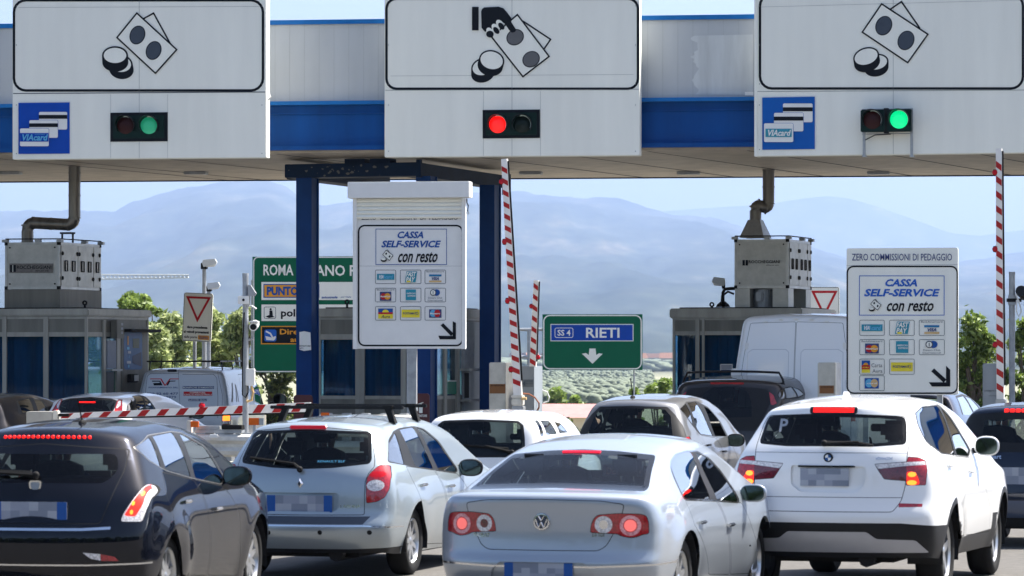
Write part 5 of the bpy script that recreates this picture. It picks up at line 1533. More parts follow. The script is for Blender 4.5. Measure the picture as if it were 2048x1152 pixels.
mb = MB(); sbox(mb, PJ, 390, 860, 484, 866, -0.02, 0.1, 'galv', 0.005); sbox(mb, PJ, 393, 852, 440, 859, -0.02, 0.1, 'galv', 0.005); sbox(mb, PJ, 445, 850, 485, 859, -0.04, 0.08, 'rubber', 0.005); sbox(mb, PJ, 425, 868, 442, 876, -0.12, -0.09, 'white', 0.01); mb.build('rail_head', e)
PJ2 = Pl(500, 53.0, ROAD_A)
mb = MB(); sbox(mb, PJ2, 498, 836, 519, 850, -0.02, 0.0, 'reflorange', 0.006); sbox(mb, PJ2, 519, 836, 528, 850, -0.02, 0.0, 'galv'); sbox(mb, PJ2, 506, 850, 512, 900, -0.01, 0.01, 'galv')
o = mb.build('marker_board'); o.location = PJ2.o; o.rotation_euler = (0, 0, -PJ2.a); tag(o, 'small orange and grey marker board behind the white roofline of the estate car', 'marker')
PK = Pl(740, 51.0, ROAD_A)
crash(PK, 640, 832, 829, 'white guard rail just above the roof of the silver estate car', [(648, 825, 833)], 5)
# ================================================================ VEHICLES
def inpoly(p, poly):
    x, y = p; c = False; n = len(poly); j = n - 1
    for i in range(n):
        xi, yi = poly[i]; xj, yj = poly[j]
        if (yi > y) != (yj > y) and x < (xj - xi) * (y - yi) / (yj - yi) + xi: c = not c
        j = i
    return c
def rnd(poly, r, n=3):
    out = []; m = len(poly)
    for i in range(m):
        p0, p1, p2 = Vector(poly[i - 1]), Vector(poly[i]), Vector(poly[(i + 1) % m])
        rr = r[i] if isinstance(r, (list, tuple)) else r
        q = min(rr, (p1 - p0).length * 0.45, (p2 - p1).length * 0.45)
        a, b = p1 + (p0 - p1).normalized() * q, p1 + (p2 - p1).normalized() * q
        for k in range(n + 1):
            t = k / n
            out.append(tuple(a * (1 - t) ** 2 + p1 * (2 * t * (1 - t)) + b * t * t))
    return out
def inset(poly, d):
    n = len(poly)
    ar = sum(poly[i][0] * poly[(i + 1) % n][1] - poly[(i + 1) % n][0] * poly[i][1] for i in range(n))
    s = 1 if ar > 0 else -1
    out = []
    for i in range(n):
        p0, p1, p2 = Vector(poly[i - 1]), Vector(poly[i]), Vector(poly[(i + 1) % n])
        d1, d2 = (p1 - p0), (p2 - p1)
        if d1.length < 1e-6 or d2.length < 1e-6: out.append(tuple(p1)); continue
        d1.normalize(); d2.normalize()
        m = Vector((-d1.y, d1.x)) + Vector((-d2.y, d2.x))
        if m.length < 0.2: out.append(tuple(p1)); continue
        m = m / m.length_squared * 2
        out.append(tuple(p1 + m * d * s))
    return out
AX = {'R': (0, 2), 'F': (0, 2), 'S': (1, 2), 'T': (0, 1)}
def carve(bm, poly, view, sgn=1, lim=None, nmin=0.06):
    """cut the outline into the shell seen from the rear (R), a side (S), the top (T) or front (F); return the faces inside"""
    ia, ib = AX[view]
    def ok(f):
        n = f.normal
        if view == 'R': return n.y < -nmin
        if view == 'F': return n.y > nmin
        if view == 'S': return n.x * sgn > nmin
        return n.z > nmin
    x0, x1 = min(p[0] for p in poly), max(p[0] for p in poly)
    z0, z1 = min(p[1] for p in poly), max(p[1] for p in poly)
    def bb(f):
        xs = [v.co[ia] for v in f.verts]; zs = [v.co[ib] for v in f.verts]
        return min(xs), max(xs), min(zs), max(zs)
    def inl(f):
        if lim is None: return True
        c = f.calc_center_median()
        return lim[0] <= c[lim[2]] <= lim[1]
    bm.normal_update()
    cand = set()
    for f in bm.faces:
        if not ok(f) or not inl(f): continue
        a, b, c, d = bb(f)
        if b >= x0 and a <= x1 and d >= z0 and c <= z1: cand.add(f)
    n = len(poly)
    for i in range(n):
        p, q = poly[i], poly[(i + 1) % n]
        dx, dz = q[0] - p[0], q[1] - p[1]
        if abs(dx) + abs(dz) < 1e-7: continue
        sx0, sx1, sz0, sz1 = min(p[0], q[0]) - 1e-4, max(p[0], q[0]) + 1e-4, min(p[1], q[1]) - 1e-4, max(p[1], q[1]) + 1e-4
        fs = []
        for f in cand:
            a, b, c, d = bb(f)
            if b >= sx0 and a <= sx1 and d >= sz0 and c <= sz1: fs.append(f)
        if not fs: continue
        no = [0, 0, 0]; no[ia] = -dz; no[ib] = dx
        co_ = [0, 0, 0]; co_[ia] = p[0]; co_[ib] = p[1]
        es = set(e for f in fs for e in f.edges); vs_ = set(v for f in fs for v in f.verts)
        r = bmesh.ops.bisect_plane(bm, geom=list(vs_) + list(es) + fs, dist=1e-5, plane_co=co_, plane_no=Vector(no).normalized())
        for g in r['geom']:
            if isinstance(g, bmesh.types.BMFace): cand.add(g)
        cand = set(f for f in cand if f.is_valid)
    out = []
    for f in cand:
        c = f.calc_center_median()
        if inpoly((c[ia], c[ib]), poly): out.append(f)
    return out
def take(bm, faces):
    """move faces into a mesh of their own"""
    nb = bmesh.new(); mp = {}
    for f in faces:
        vs = []
        for v in f.verts:
            if v not in mp: mp[v] = nb.verts.new(v.co)
            vs.append(mp[v])
        try:
            g = nb.faces.new(vs); g.smooth = True; g.material_index = f.material_index
        except ValueError: pass
    bmesh.ops.delete(bm, geom=faces, context='FACES')
    nb.normal_update()
    return nb

class Car:
    def __init__(s, name, label, cat, L, W, prof, px, Y, ang, mats, sub=1, nst=46, nrow=18, smooth=2, group='vehicles queuing at the toll plaza', py_scale=1.0):
        """prof: dict with R (z,y) rear line, T (y,z) top line, F (z,y) front line, W (z,half width), B (y,z) underside,
        bow rear plan bow, tap list of (y,factor) plan taper, gh list (y,factor) taper of the greenhouse, crown"""
        s.name, s.L, s.W, s.pr = name, L, W, prof
        s.e = empty(name, ((px - CX) / F * Y, Y, 0), -R(ang), label, cat, group)
        s.Mw = Matrix.Translation(s.e.location) @ Matrix.Rotation(-R(ang), 4, 'Z')
        s.Mi = s.Mw.inverted()
        s.mats = []
        s.bodymat = mats
        s.bm = s.shell(sub, nst, nrow, smooth)
        s.bm.normal_update()
        s.bvh = BVHTree.FromBMesh(s.bm)
        s.zmat = {}
    def mi(s, m):
        if isinstance(m, str): m = M[m]
        if m not in s.mats: s.mats.append(m)
        return s.mats.index(m)
    def shell(s, sub, nst, nrow, smooth):
        p = s.pr
        Rl = lambda z: interp(p['R'], z)
        Fl = lambda z: interp(p['F'], z)
        T = lambda y: interp(p['T'], y)
        B = lambda y: interp(p['B'], y)
        crown = p.get('crown', 0.05)
        bow, fbow = p.get('bow', 0.12), p.get('fbow', 0.25)
        zbelt = p.get('belt', 0.95)
        def Wf(z, y):
            w = interp(p['W'], z) * interp(p['tap'], y)
            if z > zbelt: w *= 1 + (interp(p['gh'], y) - 1) * min(1, (z - zbelt) / 0.35)
            return w
        NC = 12
        bm = bmesh.new()
        def side_pt(t, h):
            z = 0.6; y = t * s.L
            for _ in range(6):
                y0, y1 = Rl(z) + bow, Fl(z) - fbow
                y = y0 + (y1 - y0) * t
                zt = T(y) - crown * min(1, max(0.25, (interp(p['T'], y) - 0.9) / 0.4))
                z = B(y) + (zt - B(y)) * h
            return y, z
        hs = [i / nrow for i in range(nrow + 1)]
        grid = {}
        sv = {}
        for sg in (-1, 1):
            for j in range(nst + 1):
                for k in range(nrow + 1):
                    y, z = side_pt(j / nst, hs[k])
                    sv[sg, j, k] = bm.verts.new((sg * Wf(z, y), y, z))
        rear, front, top = {}, {}, {}
        for k in range(nrow + 1):
            for i in range(NC + 1):
                q = -1 + 2 * i / NC
                for d, j in ((rear, 0), (front, nst)):
                    if i == 0: d[i, k] = sv[-1, j, k]
                    elif i == NC: d[i, k] = sv[1, j, k]
                    else:
                        v = sv[1, j, k].co
                        up = hs[k]
                        zz = v.z + (T(v.y) - v.z if k == nrow else 0) * 0 + (crown * (1 - q * q)) * max(0, up - 0.6) / 0.4 * min(1, max(0.25, (v.z - 0.9) / 0.4))
                        yy = (Rl(v.z) + bow * abs(q) ** 2.4) if j == 0 else (Fl(v.z) - fbow * abs(q) ** 2.2)
                        d[i, k] = bm.verts.new((q * v.x, yy, zz))
        for j in range(nst + 1):
            for i in range(NC + 1):
                if j == 0: top[i, j] = rear[i, nrow]
                elif j == nst: top[i, j] = front[i, nrow]
                elif i == 0: top[i, j] = sv[-1, j, nrow]
                elif i == NC: top[i, j] = sv[1, j, nrow]
                else:
                    q = -1 + 2 * i / NC
                    v = sv[1, j, nrow].co
                    # rear and front bows fade along the roof
                    y = v.y - bow * (1 - abs(q) ** 2.4) * (1 - j / nst) ** 6 + fbow * (1 - abs(q) ** 2.2) * (j / nst) ** 6
                    cz = crown * (1 - q * q) * min(1, max(0.25, (v.z - 0.9) / 0.4))
                    top[i, j] = bm.verts.new((q * v.x, y, v.z + cz))
        def quad(a, b, c, d):
            try: bm.faces.new((a, b, c, d))
            except ValueError: pass
        for j in range(nst):
            for k in range(nrow):
                quad(sv[1, j, k], sv[1, j + 1, k], sv[1, j + 1, k + 1], sv[1, j, k + 1])
                quad(sv[-1, j, k], sv[-1, j, k + 1], sv[-1, j + 1, k + 1], sv[-1, j + 1, k])
        for i in range(NC):
            for k in range(nrow):
                quad(rear[i, k], rear[i + 1, k], rear[i + 1, k + 1], rear[i, k + 1])
                quad(front[i, k], front[i, k + 1], front[i + 1, k + 1], front[i + 1, k])
            for j in range(nst):
                quad(top[i, j], top[i + 1, j], top[i + 1, j + 1], top[i, j + 1])
        # wheel arch flare
        for v in bm.verts:
            if abs(v.co.x) > 0.55:
                for wy, wr in ((p['wr'], p['rad']), (p['wf'], p['rad'])):
                    d = math.hypot(v.co.y - wy, v.co.z - p['rad'])
                    v.co.x += math.copysign(p.get('flare', 0.018) * math.exp(-((d - wr * 1.2) / 0.13) ** 2), v.co.x)
        keep = [v for v in bm.verts if not v.is_boundary]
        for _ in range(smooth):
            bmesh.ops.smooth_vert(bm, verts=keep, factor=0.5, use_axis_x=True, use_axis_y=True, use_axis_z=True)
        for f in bm.faces: f.smooth = True
        if sub:
            me = bpy.data.meshes.new('tmp'); bm.to_mesh(me); bm.free()
            o = bpy.data.objects.new('tmp', me); COL.objects.link(o)
            md = o.modifiers.new('s', 'SUBSURF'); md.levels = sub; md.render_levels = sub
            bpy.context.view_layer.update()
            me2 = bpy.data.meshes.new_from_object(o.evaluated_get(bpy.context.evaluated_depsgraph_get()))
            bm = bmesh.new(); bm.from_mesh(me2)
            bpy.data.objects.remove(o); bpy.data.meshes.remove(me); bpy.data.meshes.remove(me2)
        k = s.mi(s.bodymat)
        for f in bm.faces: f.smooth = True; f.material_index = k
        return bm
    # -- pixel to body coordinates
    def hit(s, px, py):
        o = s.Mi @ Vector((0, 0, HC)); d = (s.Mi.to_3x3() @ Vector(((px - CX) / F, 1, -(py - YH) / F))).normalized()
        loc, n, i, dist = s.bvh.ray_cast(o, d)
        return loc, o, d
    def R2(s, pts, y=0.12):
        """rear outline: photo pixels to (x,z)"""
        out = []
        for px, py in pts:
            loc, o, d = s.hit(px, py)
            if loc is None:
                t = (y - o.y) / d.y; loc = o + d * t
            out.append((loc.x, loc.z))
        return out
    def S2(s, pts):
        out = []
        for px, py in pts:
            loc, o, d = s.hit(px, py)
            if loc is None:
                t = (s.W * 0.92 - o.x) / d.x; loc = o + d * t
            out.append((loc.y, loc.z))
        return out
    def to_obj(s, bm, name, parent=None, angle=40):
        me = bpy.data.meshes.new(name)
        bm.normal_update()
        bm.to_mesh(me); bm.free()
        for m in s.mats: me.materials.append(m)
        me.polygons.foreach_set('use_smooth', [True] * len(me.polygons))
        me.set_sharp_from_angle(angle=R(angle))
        o = bpy.data.objects.new(name, me); COL.objects.link(o)
        o.parent = parent or s.e
        s.fix.append((o,)) if hasattr(s, 'fix') else None
        return o
    def paint(s, bm, poly, view, mat, sgn=1, lim=None, push=0.0):
        fs = carve(bm, poly, view, sgn, lim)
        k = s.mi(mat)
        for f in fs: f.material_index = k
        if push:
            vs = set(v for f in fs for v in f.verts)
            ax = {'R': Vector((0, 1, 0)), 'S': Vector((-sgn, 0, 0)), 'T': Vector((0, 0, -1)), 'F': Vector((0, -1, 0))}[view]
            for v in vs: v.co += ax * push
        return fs
    def seam(s, bm, pts, view, w=0.008, sgn=1, closed=False, mat='rubber', lim=None):
        n = len(pts)
        for i in range(n if closed else n - 1):
            a, b = Vector(pts[i]), Vector(pts[(i + 1) % n])
            d = (b - a)
            if d.length < 1e-5: continue
            d.normalize(); nn = Vector((-d.y, d.x)) * (w / 2); e = d * (w * 0.4)
            s.paint(bm, [tuple(a - e + nn), tuple(b + e + nn), tuple(b + e - nn), tuple(a - e - nn)], view, mat, sgn, lim)
    def piece(s, src, poly, view, sgn=1, gap=0.0, gapmat='rubber', mat=None, lim=None, push=0.0, nmin=0.06):
        """lift a panel out of the shell; a dark gap of the given width stays round it"""
        fs = carve(src, poly, view, sgn, lim, nmin)
        if not fs: return None
        nb = take(src, fs)
        if gap > 0:
            k = s.mi(gapmat)
            inner = carve(nb, inset(poly, gap), view, sgn, lim, nmin)
            ins = set(inner)
            ring = [f for f in nb.faces if f not in ins]
            for f in ring: f.material_index = k
            nb2 = take(nb, inner)
            # give the gap ring back to the source
            mp = {}
            for f in nb.faces:
                vs = []
                for v in f.verts:
                    if v not in mp: mp[v] = src.verts.new(v.co)
                    vs.append(mp[v])
                try:
                    g = src.faces.new(vs); g.material_index = k; g.smooth = True
                except ValueError: pass
            nb.free(); nb = nb2
        if mat is not None:
            k = s.mi(mat)
            for f in nb.faces: f.material_index = k
        if push:
            ax = {'R': Vector((0, 1, 0)), 'S': Vector((-sgn, 0, 0)), 'T': Vector((0, 0, -1)), 'F': Vector((0, -1, 0))}[view]
            for v in nb.verts: v.co += ax * push
        return nb
    def recess(s, bm, poly, view, depth, mat=None, sgn=1):
        fs = carve(bm, poly, view, sgn)
        if not fs: return
        r = bmesh.ops.extrude_face_region(bm, geom=fs)
        vs = [g for g in r['geom'] if isinstance(g, bmesh.types.BMVert)]
        nf = [g for g in r['geom'] if isinstance(g, bmesh.types.BMFace)]
        ax = {'R': Vector((0, 1, 0)), 'S': Vector((-sgn, 0, 0))}[view]
        for v in vs: v.co += ax * depth
        old = [f for f in fs if f.is_valid]
        if old: bmesh.ops.delete(bm, geom=old, context='FACES')
        if mat:
            k = s.mi(mat)
            for f in nf:
                if f.is_valid: f.material_index = k
    # -- fittings
    def wheels(s, spokes=5, rim='alloy', rimr=0.62, width=0.2, track=None, offs=0.0, only=None):
        p = s.pr; r = p['rad']
        for wy in (p['wr'], p['wf']):
            for sg in (-1, 1):
                w = interp(p['W'], 0.4) * interp(p['tap'], wy) + p.get('flare', 0.018) * 0.5 - 0.03 + offs
                c = Vector((sg * (w - width / 2), wy, r))
                mb = MB(); mb.lathe([(0, -0.03 * sg), (r * 0.45, -0.03 * sg), (r * 0.46, -0.06 * sg), (0, -0.06 * sg)], c, 'x', 'alloydark', 24)
                wh = mb.build('wheel', s.e)
                mb = MB(); h = width / 2
                rr = r * rimr
                prof = [(rr, -h * .8), (r * 0.9, -h), (r * .975, -h * .82), (r, -h * .5), (r * .995, -h * .2), (r, 0), (r * .995, h * .2), (r, h * .5), (r * .975, h * .82), (r * .9, h), (rr * 1.08, h * .97), (rr, h * .8)]
                if sg < 0: prof = [(a, -b) for a, b in prof][::-1]
                mb.lathe(prof, c, 'x', 'rubber', 36)
                mb.lathe([(rr * 1.0, -h * .75), (rr * 0.96, 0), (rr * 0.98, h * .7)], c, 'x', 'alloydark', 36)
                mb.build('tyre', wh, smooth=True, angle=50)
                mb = MB()
                o_ = h * 0.72 * sg
                prof = [(rr * 1.02, o_ + 0.012 * sg), (rr * .97, o_ + 0.014 * sg), (rr * .9, o_ - 0.005 * sg), (rr * .9, o_ - 0.05 * sg), (rr * 1.0, o_ - 0.05 * sg)]
                mb.lathe(prof, c, 'x', rim, 36)
                mb.lathe([(0, o_ + 0.0), (rr * .12, o_), (rr * .2, o_ - 0.01 * sg), (rr * .24, o_ - 0.05 * sg)], c, 'x', rim, 20)
                for q in range(spokes):
                    t = 2 * math.pi * q / spokes + 0.3
                    d = Vector((0, math.cos(t), math.sin(t))); n_ = Vector((0, -math.sin(t), math.cos(t)))
                    w0, w1 = rr * (0.13 if spokes > 6 else 0.17), rr * (0.075 if spokes > 6 else 0.12)
                    X = Vector((1, 0, 0)) * (sg)
                    a0 = c + d * rr * .15 + X * (h * .72 - 0.008); a1 = c + d * rr * .93 + X * (h * .72 - 0.004)
                    vs = [a0 - n_ * w0, a0 + n_ * w0, a1 + n_ * w1, a1 - n_ * w1]
                    vs += [v - X * 0.035 for v in vs]
                    mb.mesh(vs, [(0, 1, 2, 3), (7, 6, 5, 4), (0, 4, 5, 1), (2, 6, 7, 3), (1, 5, 6, 2), (3, 7, 4, 0)], rim)
                mb.build('rim', wh, smooth=True, angle=40, recalc=False)
    def arches(s, bm, trim=None, tw=0.05, sc=1.16):
        p = s.pr; r = p['rad'] * sc
        for wy in (p['wr'], p['wf']):
            for sg in (-1, 1):
                circ = [(wy + r * math.cos(2 * math.pi * i / 28), p['rad'] * 1.02 + r * math.sin(2 * math.pi * i / 28)) for i in range(28)]
                lim = None
                if trim:
                    rt = r + tw
                    cir2 = [(wy + rt * math.cos(2 * math.pi * i / 28), p['rad'] * 1.02 + rt * math.sin(2 * math.pi * i / 28)) for i in range(28)]
                    s.paint(bm, cir2, 'S', trim, sg)
                fs = carve(bm, circ, 'S', sg, nmin=0.02)
                if fs: bmesh.ops.delete(bm, geom=fs, context='FACES')
        for wy in (p['wr'], p['wf']):
            for sg in (-1, 1):
                mb = MB()
                w = interp(p['W'], 0.5) * interp(p['tap'], wy)
                n = 16
                for i in range(n):
                    t0, t1 = [math.pi * (-0.08 + 1.16 * q / n) for q in (i, i + 1)]
                    f = lambda t, x: (x, wy + r * 1.0 * math.cos(t), p['rad'] * 1.02 + r * 1.0 * math.sin(t))
                    mb.poly([f(t0, sg * (w - 0.012)), f(t1, sg * (w - 0.012)), f(t1, sg * (w - 0.32)), f(t0, sg * (w - 0.32))], 'blackplastic')
                mb.poly([(sg * (w - 0.32), wy + r * math.cos(2 * math.pi * i / 20), max(interp(p['B'], wy) + .02, p['rad'] + r * math.sin(2 * math.pi * i / 20))) for i in range(20)], 'rubber')
                mb.build('arch_liner', s.e)
        zb = interp(p['B'], s.L / 2)
        mb = MB()
        mb.box(-s.W * .80, s.W * .80, p['wr'] + r, p['wf'] - r, zb - 0.02, zb + 0.1, 'rubber')
        mb.box(-s.W * .55, s.W * .55, 0.35, s.L - 0.5, zb - 0.01, zb + 0.12, 'rubber')
        mb.tube([(0.3, 0.25, zb + 0.02), (0.3, 1.6, zb + 0.03)], 0.07, 'dark', 8)
        mb.tube([(-s.W * .6, p['wr'], p['rad']), (s.W * .6, p['wr'], p['rad'])], 0.05, 'dark', 8)
        mb.build('underbody', s.e)
    def inside(s, floor=0.45, seat_z=0.62, back=0.55, head=True, rows=2, mat='seat', yf=None, yr=None, hw=0.36, steer=True, belt=0.95):
        p = s.pr
        y_f = yf or s.L * 0.44; y_r = yr or s.L * 0.27
        mb = MB(); mb.box(-s.W * .78, s.W * .78, y_r - 0.5, s.L * 0.68, floor - 0.12, floor, 'dark'); mb.build('cabin_floor', s.e)
        def bk(x0, x1, y, z0, z1, nm, heads):
            mb = MB(); n = len(heads)
            bm = bmesh.new(); bmesh.ops.create_cube(bm, size=1)
            bmesh.ops.subdivide_edges(bm, edges=bm.edges[:], cuts=3, use_grid_fill=True)
            for v in bm.verts:
                q = v.co.copy(); u = q.x * 2; h = q.z + 0.5
                tapx = 1 - 0.16 * h ** 3 if len(heads) == 1 else 1
                v.co = Vector(((x0 + x1) / 2 + q.x * (x1 - x0) * tapx, y + q.y * 0.16 - 0.10 * h + (0.02 * u * u), z0 + h * (z1 - z0) - 0.03 * u * u * h))
            bmesh.ops.smooth_vert(bm, verts=bm.verts[:], factor=0.5, use_axis_x=True, use_axis_y=True, use_axis_z=True)
            mb.bm(bm, mat)
            mb.box(x0 + 0.01, x1 - 0.01, y, y + 0.5, z0 - 0.12, z0 + 0.02, mat, 0.04)
            o = mb.build(nm, s.e, smooth=True, angle=60)
            for hx in heads:
                mb = MB()
                mb.box(hx - 0.12, hx + 0.12, y - 0.17, y - 0.08, z1 + 0.04, z1 + 0.21, mat, 0.045)
                for q in (-0.05, 0.05): mb.tube([(hx + q, y - 0.12, z1 - 0.05), (hx + q, y - 0.12, z1 + 0.08)], 0.008, 'chrome', 6)
                mb.build('headrest', o, smooth=True, angle=60)
        for sg in (-1, 1): bk(sg * hw - 0.24, sg * hw + 0.24, y_f, seat_z - 0.12, seat_z + back, 'front_seat', [sg * hw])
        if rows > 1: bk(-s.W * .68, s.W * .68, y_r, seat_z - 0.12, seat_z + back - 0.1, 'rear_bench', [-0.38, 0.38] if head else [])
        yd = s.L * 0.655
        mb = MB(); mb.box(-s.W * .74, s.W * .74, yd - 0.12, yd + 0.3, belt - 0.32, belt - 0.04, 'dark', 0.05); mb.build('dashboard', s.e)
        mb = MB()
        mb.lathe([(0.17, -0.012), (0.19, 0.0), (0.17, 0.012), (0.155, 0.0), (0.17, -0.012)], (-hw, yd - 0.24, belt - 0.1), 'y', 'rubber', 20); mb.box(-hw - 0.16, -hw + 0.16, yd - 0.24, yd - 0.22, belt - 0.115, belt - 0.085, 'rubber')
        mb.build('steering_wheel', s.e)
        zt = interp(p['T'], s.L * 0.6)
        mb = MB(); mb.box(-0.12, 0.12, s.L * 0.575, s.L * 0.575 + 0.03, zt - 0.19, zt - 0.12, 'rubber', 0.01); mb.build('rear_view_mirror', s.e)
    def mirror(s, y, z, size=(0.12, 0.09, 0.08), body=None, x=None, glassm='chrome'):
        w = x or interp(s.pr['W'], z) * interp(s.pr['tap'], y) 
        for sg in (-1, 1):
            mb = MB(); c = (sg * (w + size[0] + 0.02), y, z + size[2] * 0.4)
            vs = []; 
            bm = bmesh.new(); bmesh.ops.create_uvsphere(bm, u_segments=20, v_segments=14, radius=1)
            for v in bm.verts:
                q = v.co
                yy = q.y * size[1] if q.y > 0 else q.y * size[1] * 0.25
                ex = 1.0
                xx = math.copysign(abs(q.x) ** 0.8, q.x); zz = math.copysign(abs(q.z) ** 0.8, q.z)
                v.co = Vector((c[0] + xx * size[0], c[1] + yy, c[2] + zz * size[2]))
            mb.bm(bm, body or s.bodymat)
            mb.tube([(sg * (w - 0.03), y + 0.04, z - 0.01), (sg * (w + 0.06), y + 0.02, z)], 0.028, 'blackplastic', 8)
            o = mb.build('wing_mirror', s.e, smooth=True, angle=60)
            mb = MB()
            pts = [(c[0] + size[0] * 0.86 * math.copysign(abs(math.cos(t)) ** 0.7, math.cos(t)), c[1] - size[1] * 0.25 - 0.004, c[2] + size[2] * 0.84 * math.copysign(abs(math.sin(t)) ** 0.7, math.sin(t))) for t in [2 * math.pi * i / 24 for i in range(24)]]
            mb.poly(pts, glassm); mb.build('mirror_glass', o)
    def handle(s, pts, mat='chrome', parent=None, ln=0.19, h=0.028):
        """door handles, given on the right flank in photo pixels, mirrored on the left"""
        for i, (px, py) in enumerate(pts):
            loc, o, d = s.hit(px, py)
            if loc is None or loc.x < 0.3: continue
            for sg in (1, -1):
                mb = MB(); mb.box(sg * (loc.x + 0.012), sg * (loc.x + 0.035), loc.y - ln / 2, loc.y + ln / 2, loc.z - h / 2, loc.z + h / 2, mat, 0.01)
                mb.box(sg * (loc.x - 0.01), sg * (loc.x + 0.02), loc.y - ln / 2 + 0.01, loc.y - ln / 2 + 0.04, loc.z - h / 3, loc.z + h / 3, mat)
                mb.box(sg * (loc.x - 0.01), sg * (loc.x + 0.02), loc.y + ln / 2 - 0.04, loc.y + ln / 2 - 0.01, loc.z - h / 3, loc.z + h / 3, mat)
                pa = None
                if parent:
                    pa = parent[min(i, len(parent) - 1)][0 if sg > 0 else 1]
                mb.build('door_handle', pa or s.e, smooth=True)
    def surf(s, x, z, view='R', y=None):
        """point on the shell: rear view (x,z) or side view (y,z)"""
        if view == 'R':
            loc = s.bvh.ray_cast(Vector((x, -3, z)), Vector((0, 1, 0)))[0]
        elif view == 'T':
            loc = s.bvh.ray_cast(Vector((x, y, 5)), Vector((0, 0, -1)))[0]
        else:
            loc = s.bvh.ray_cast(Vector((5, y, z)), Vector((-1, 0, 0)))[0]
        return loc
    def plate(s, cx, cz, w=0.52, h=0.11, parent=None, both=True, rows=2, dy=0.0, blue=True):
        p = s.surf(cx, cz)
        y = (p.y if p else 0.1) - 0.012 + dy
        mb = MB(); mb.box(cx - w / 2, cx + w / 2, y, y + 0.008, cz - h / 2, cz + h / 2, 'plate', 0.003)
        o = mb.build('number_plate', parent or s.e)
        mb = MB(); rs = random.Random(int(cx * 100 + w * 1000))
        n = 6; bw = w * 0.13 if blue else 0.0
        for i in range(n):
            for j in range(rows):
                x0 = cx - w / 2 + bw + (w - 2 * bw) * i / n
                zz = cz + h / 2 - h * (j + 1) / rows
                mb.poly([(x0, y - 0.001, zz), (x0 + (w - 2 * bw) / n, y - 0.001, zz), (x0 + (w - 2 * bw) / n, y - 0.001, zz + h / rows), (x0, y - 0.001, zz + h / rows)], rs.choice(['plate', 'plate2', 'platemid']))
        for x0 in ((cx - w / 2, cx + w / 2 - bw) if both else (cx + w / 2 - bw,)) if blue else ():
            mb.poly([(x0, y - 0.001, cz - h / 2), (x0 + bw, y - 0.001, cz - h / 2), (x0 + bw, y - 0.001, cz + h / 2), (x0, y - 0.001, cz + h / 2)], 'plateblue')
        mb.build('plate_face', o)
        return o
    def finish(s, screen=True):
        if screen:
            p = s.pr; zr = max(z for y, z in p['T'])
            z1, z0 = zr - .10, p['belt'] + .10
            w1, w0 = interp(p['W'], z1) * .93, interp(p['W'], z0) * .90
            g = s.piece(s.bm, rnd([(-w1, z1), (w1, z1), (w0, z0), (-w0, z0)], .06), 'F', mat='glass', push=.004)
            if g: s.to_obj(g, 'windscreen')
        o = s.to_obj(s.bm, 'body')
        return o
def mirx(poly): return [(-x, z) for x, z in poly][::-1]
def decal(bm_src_fs, off):
    pass
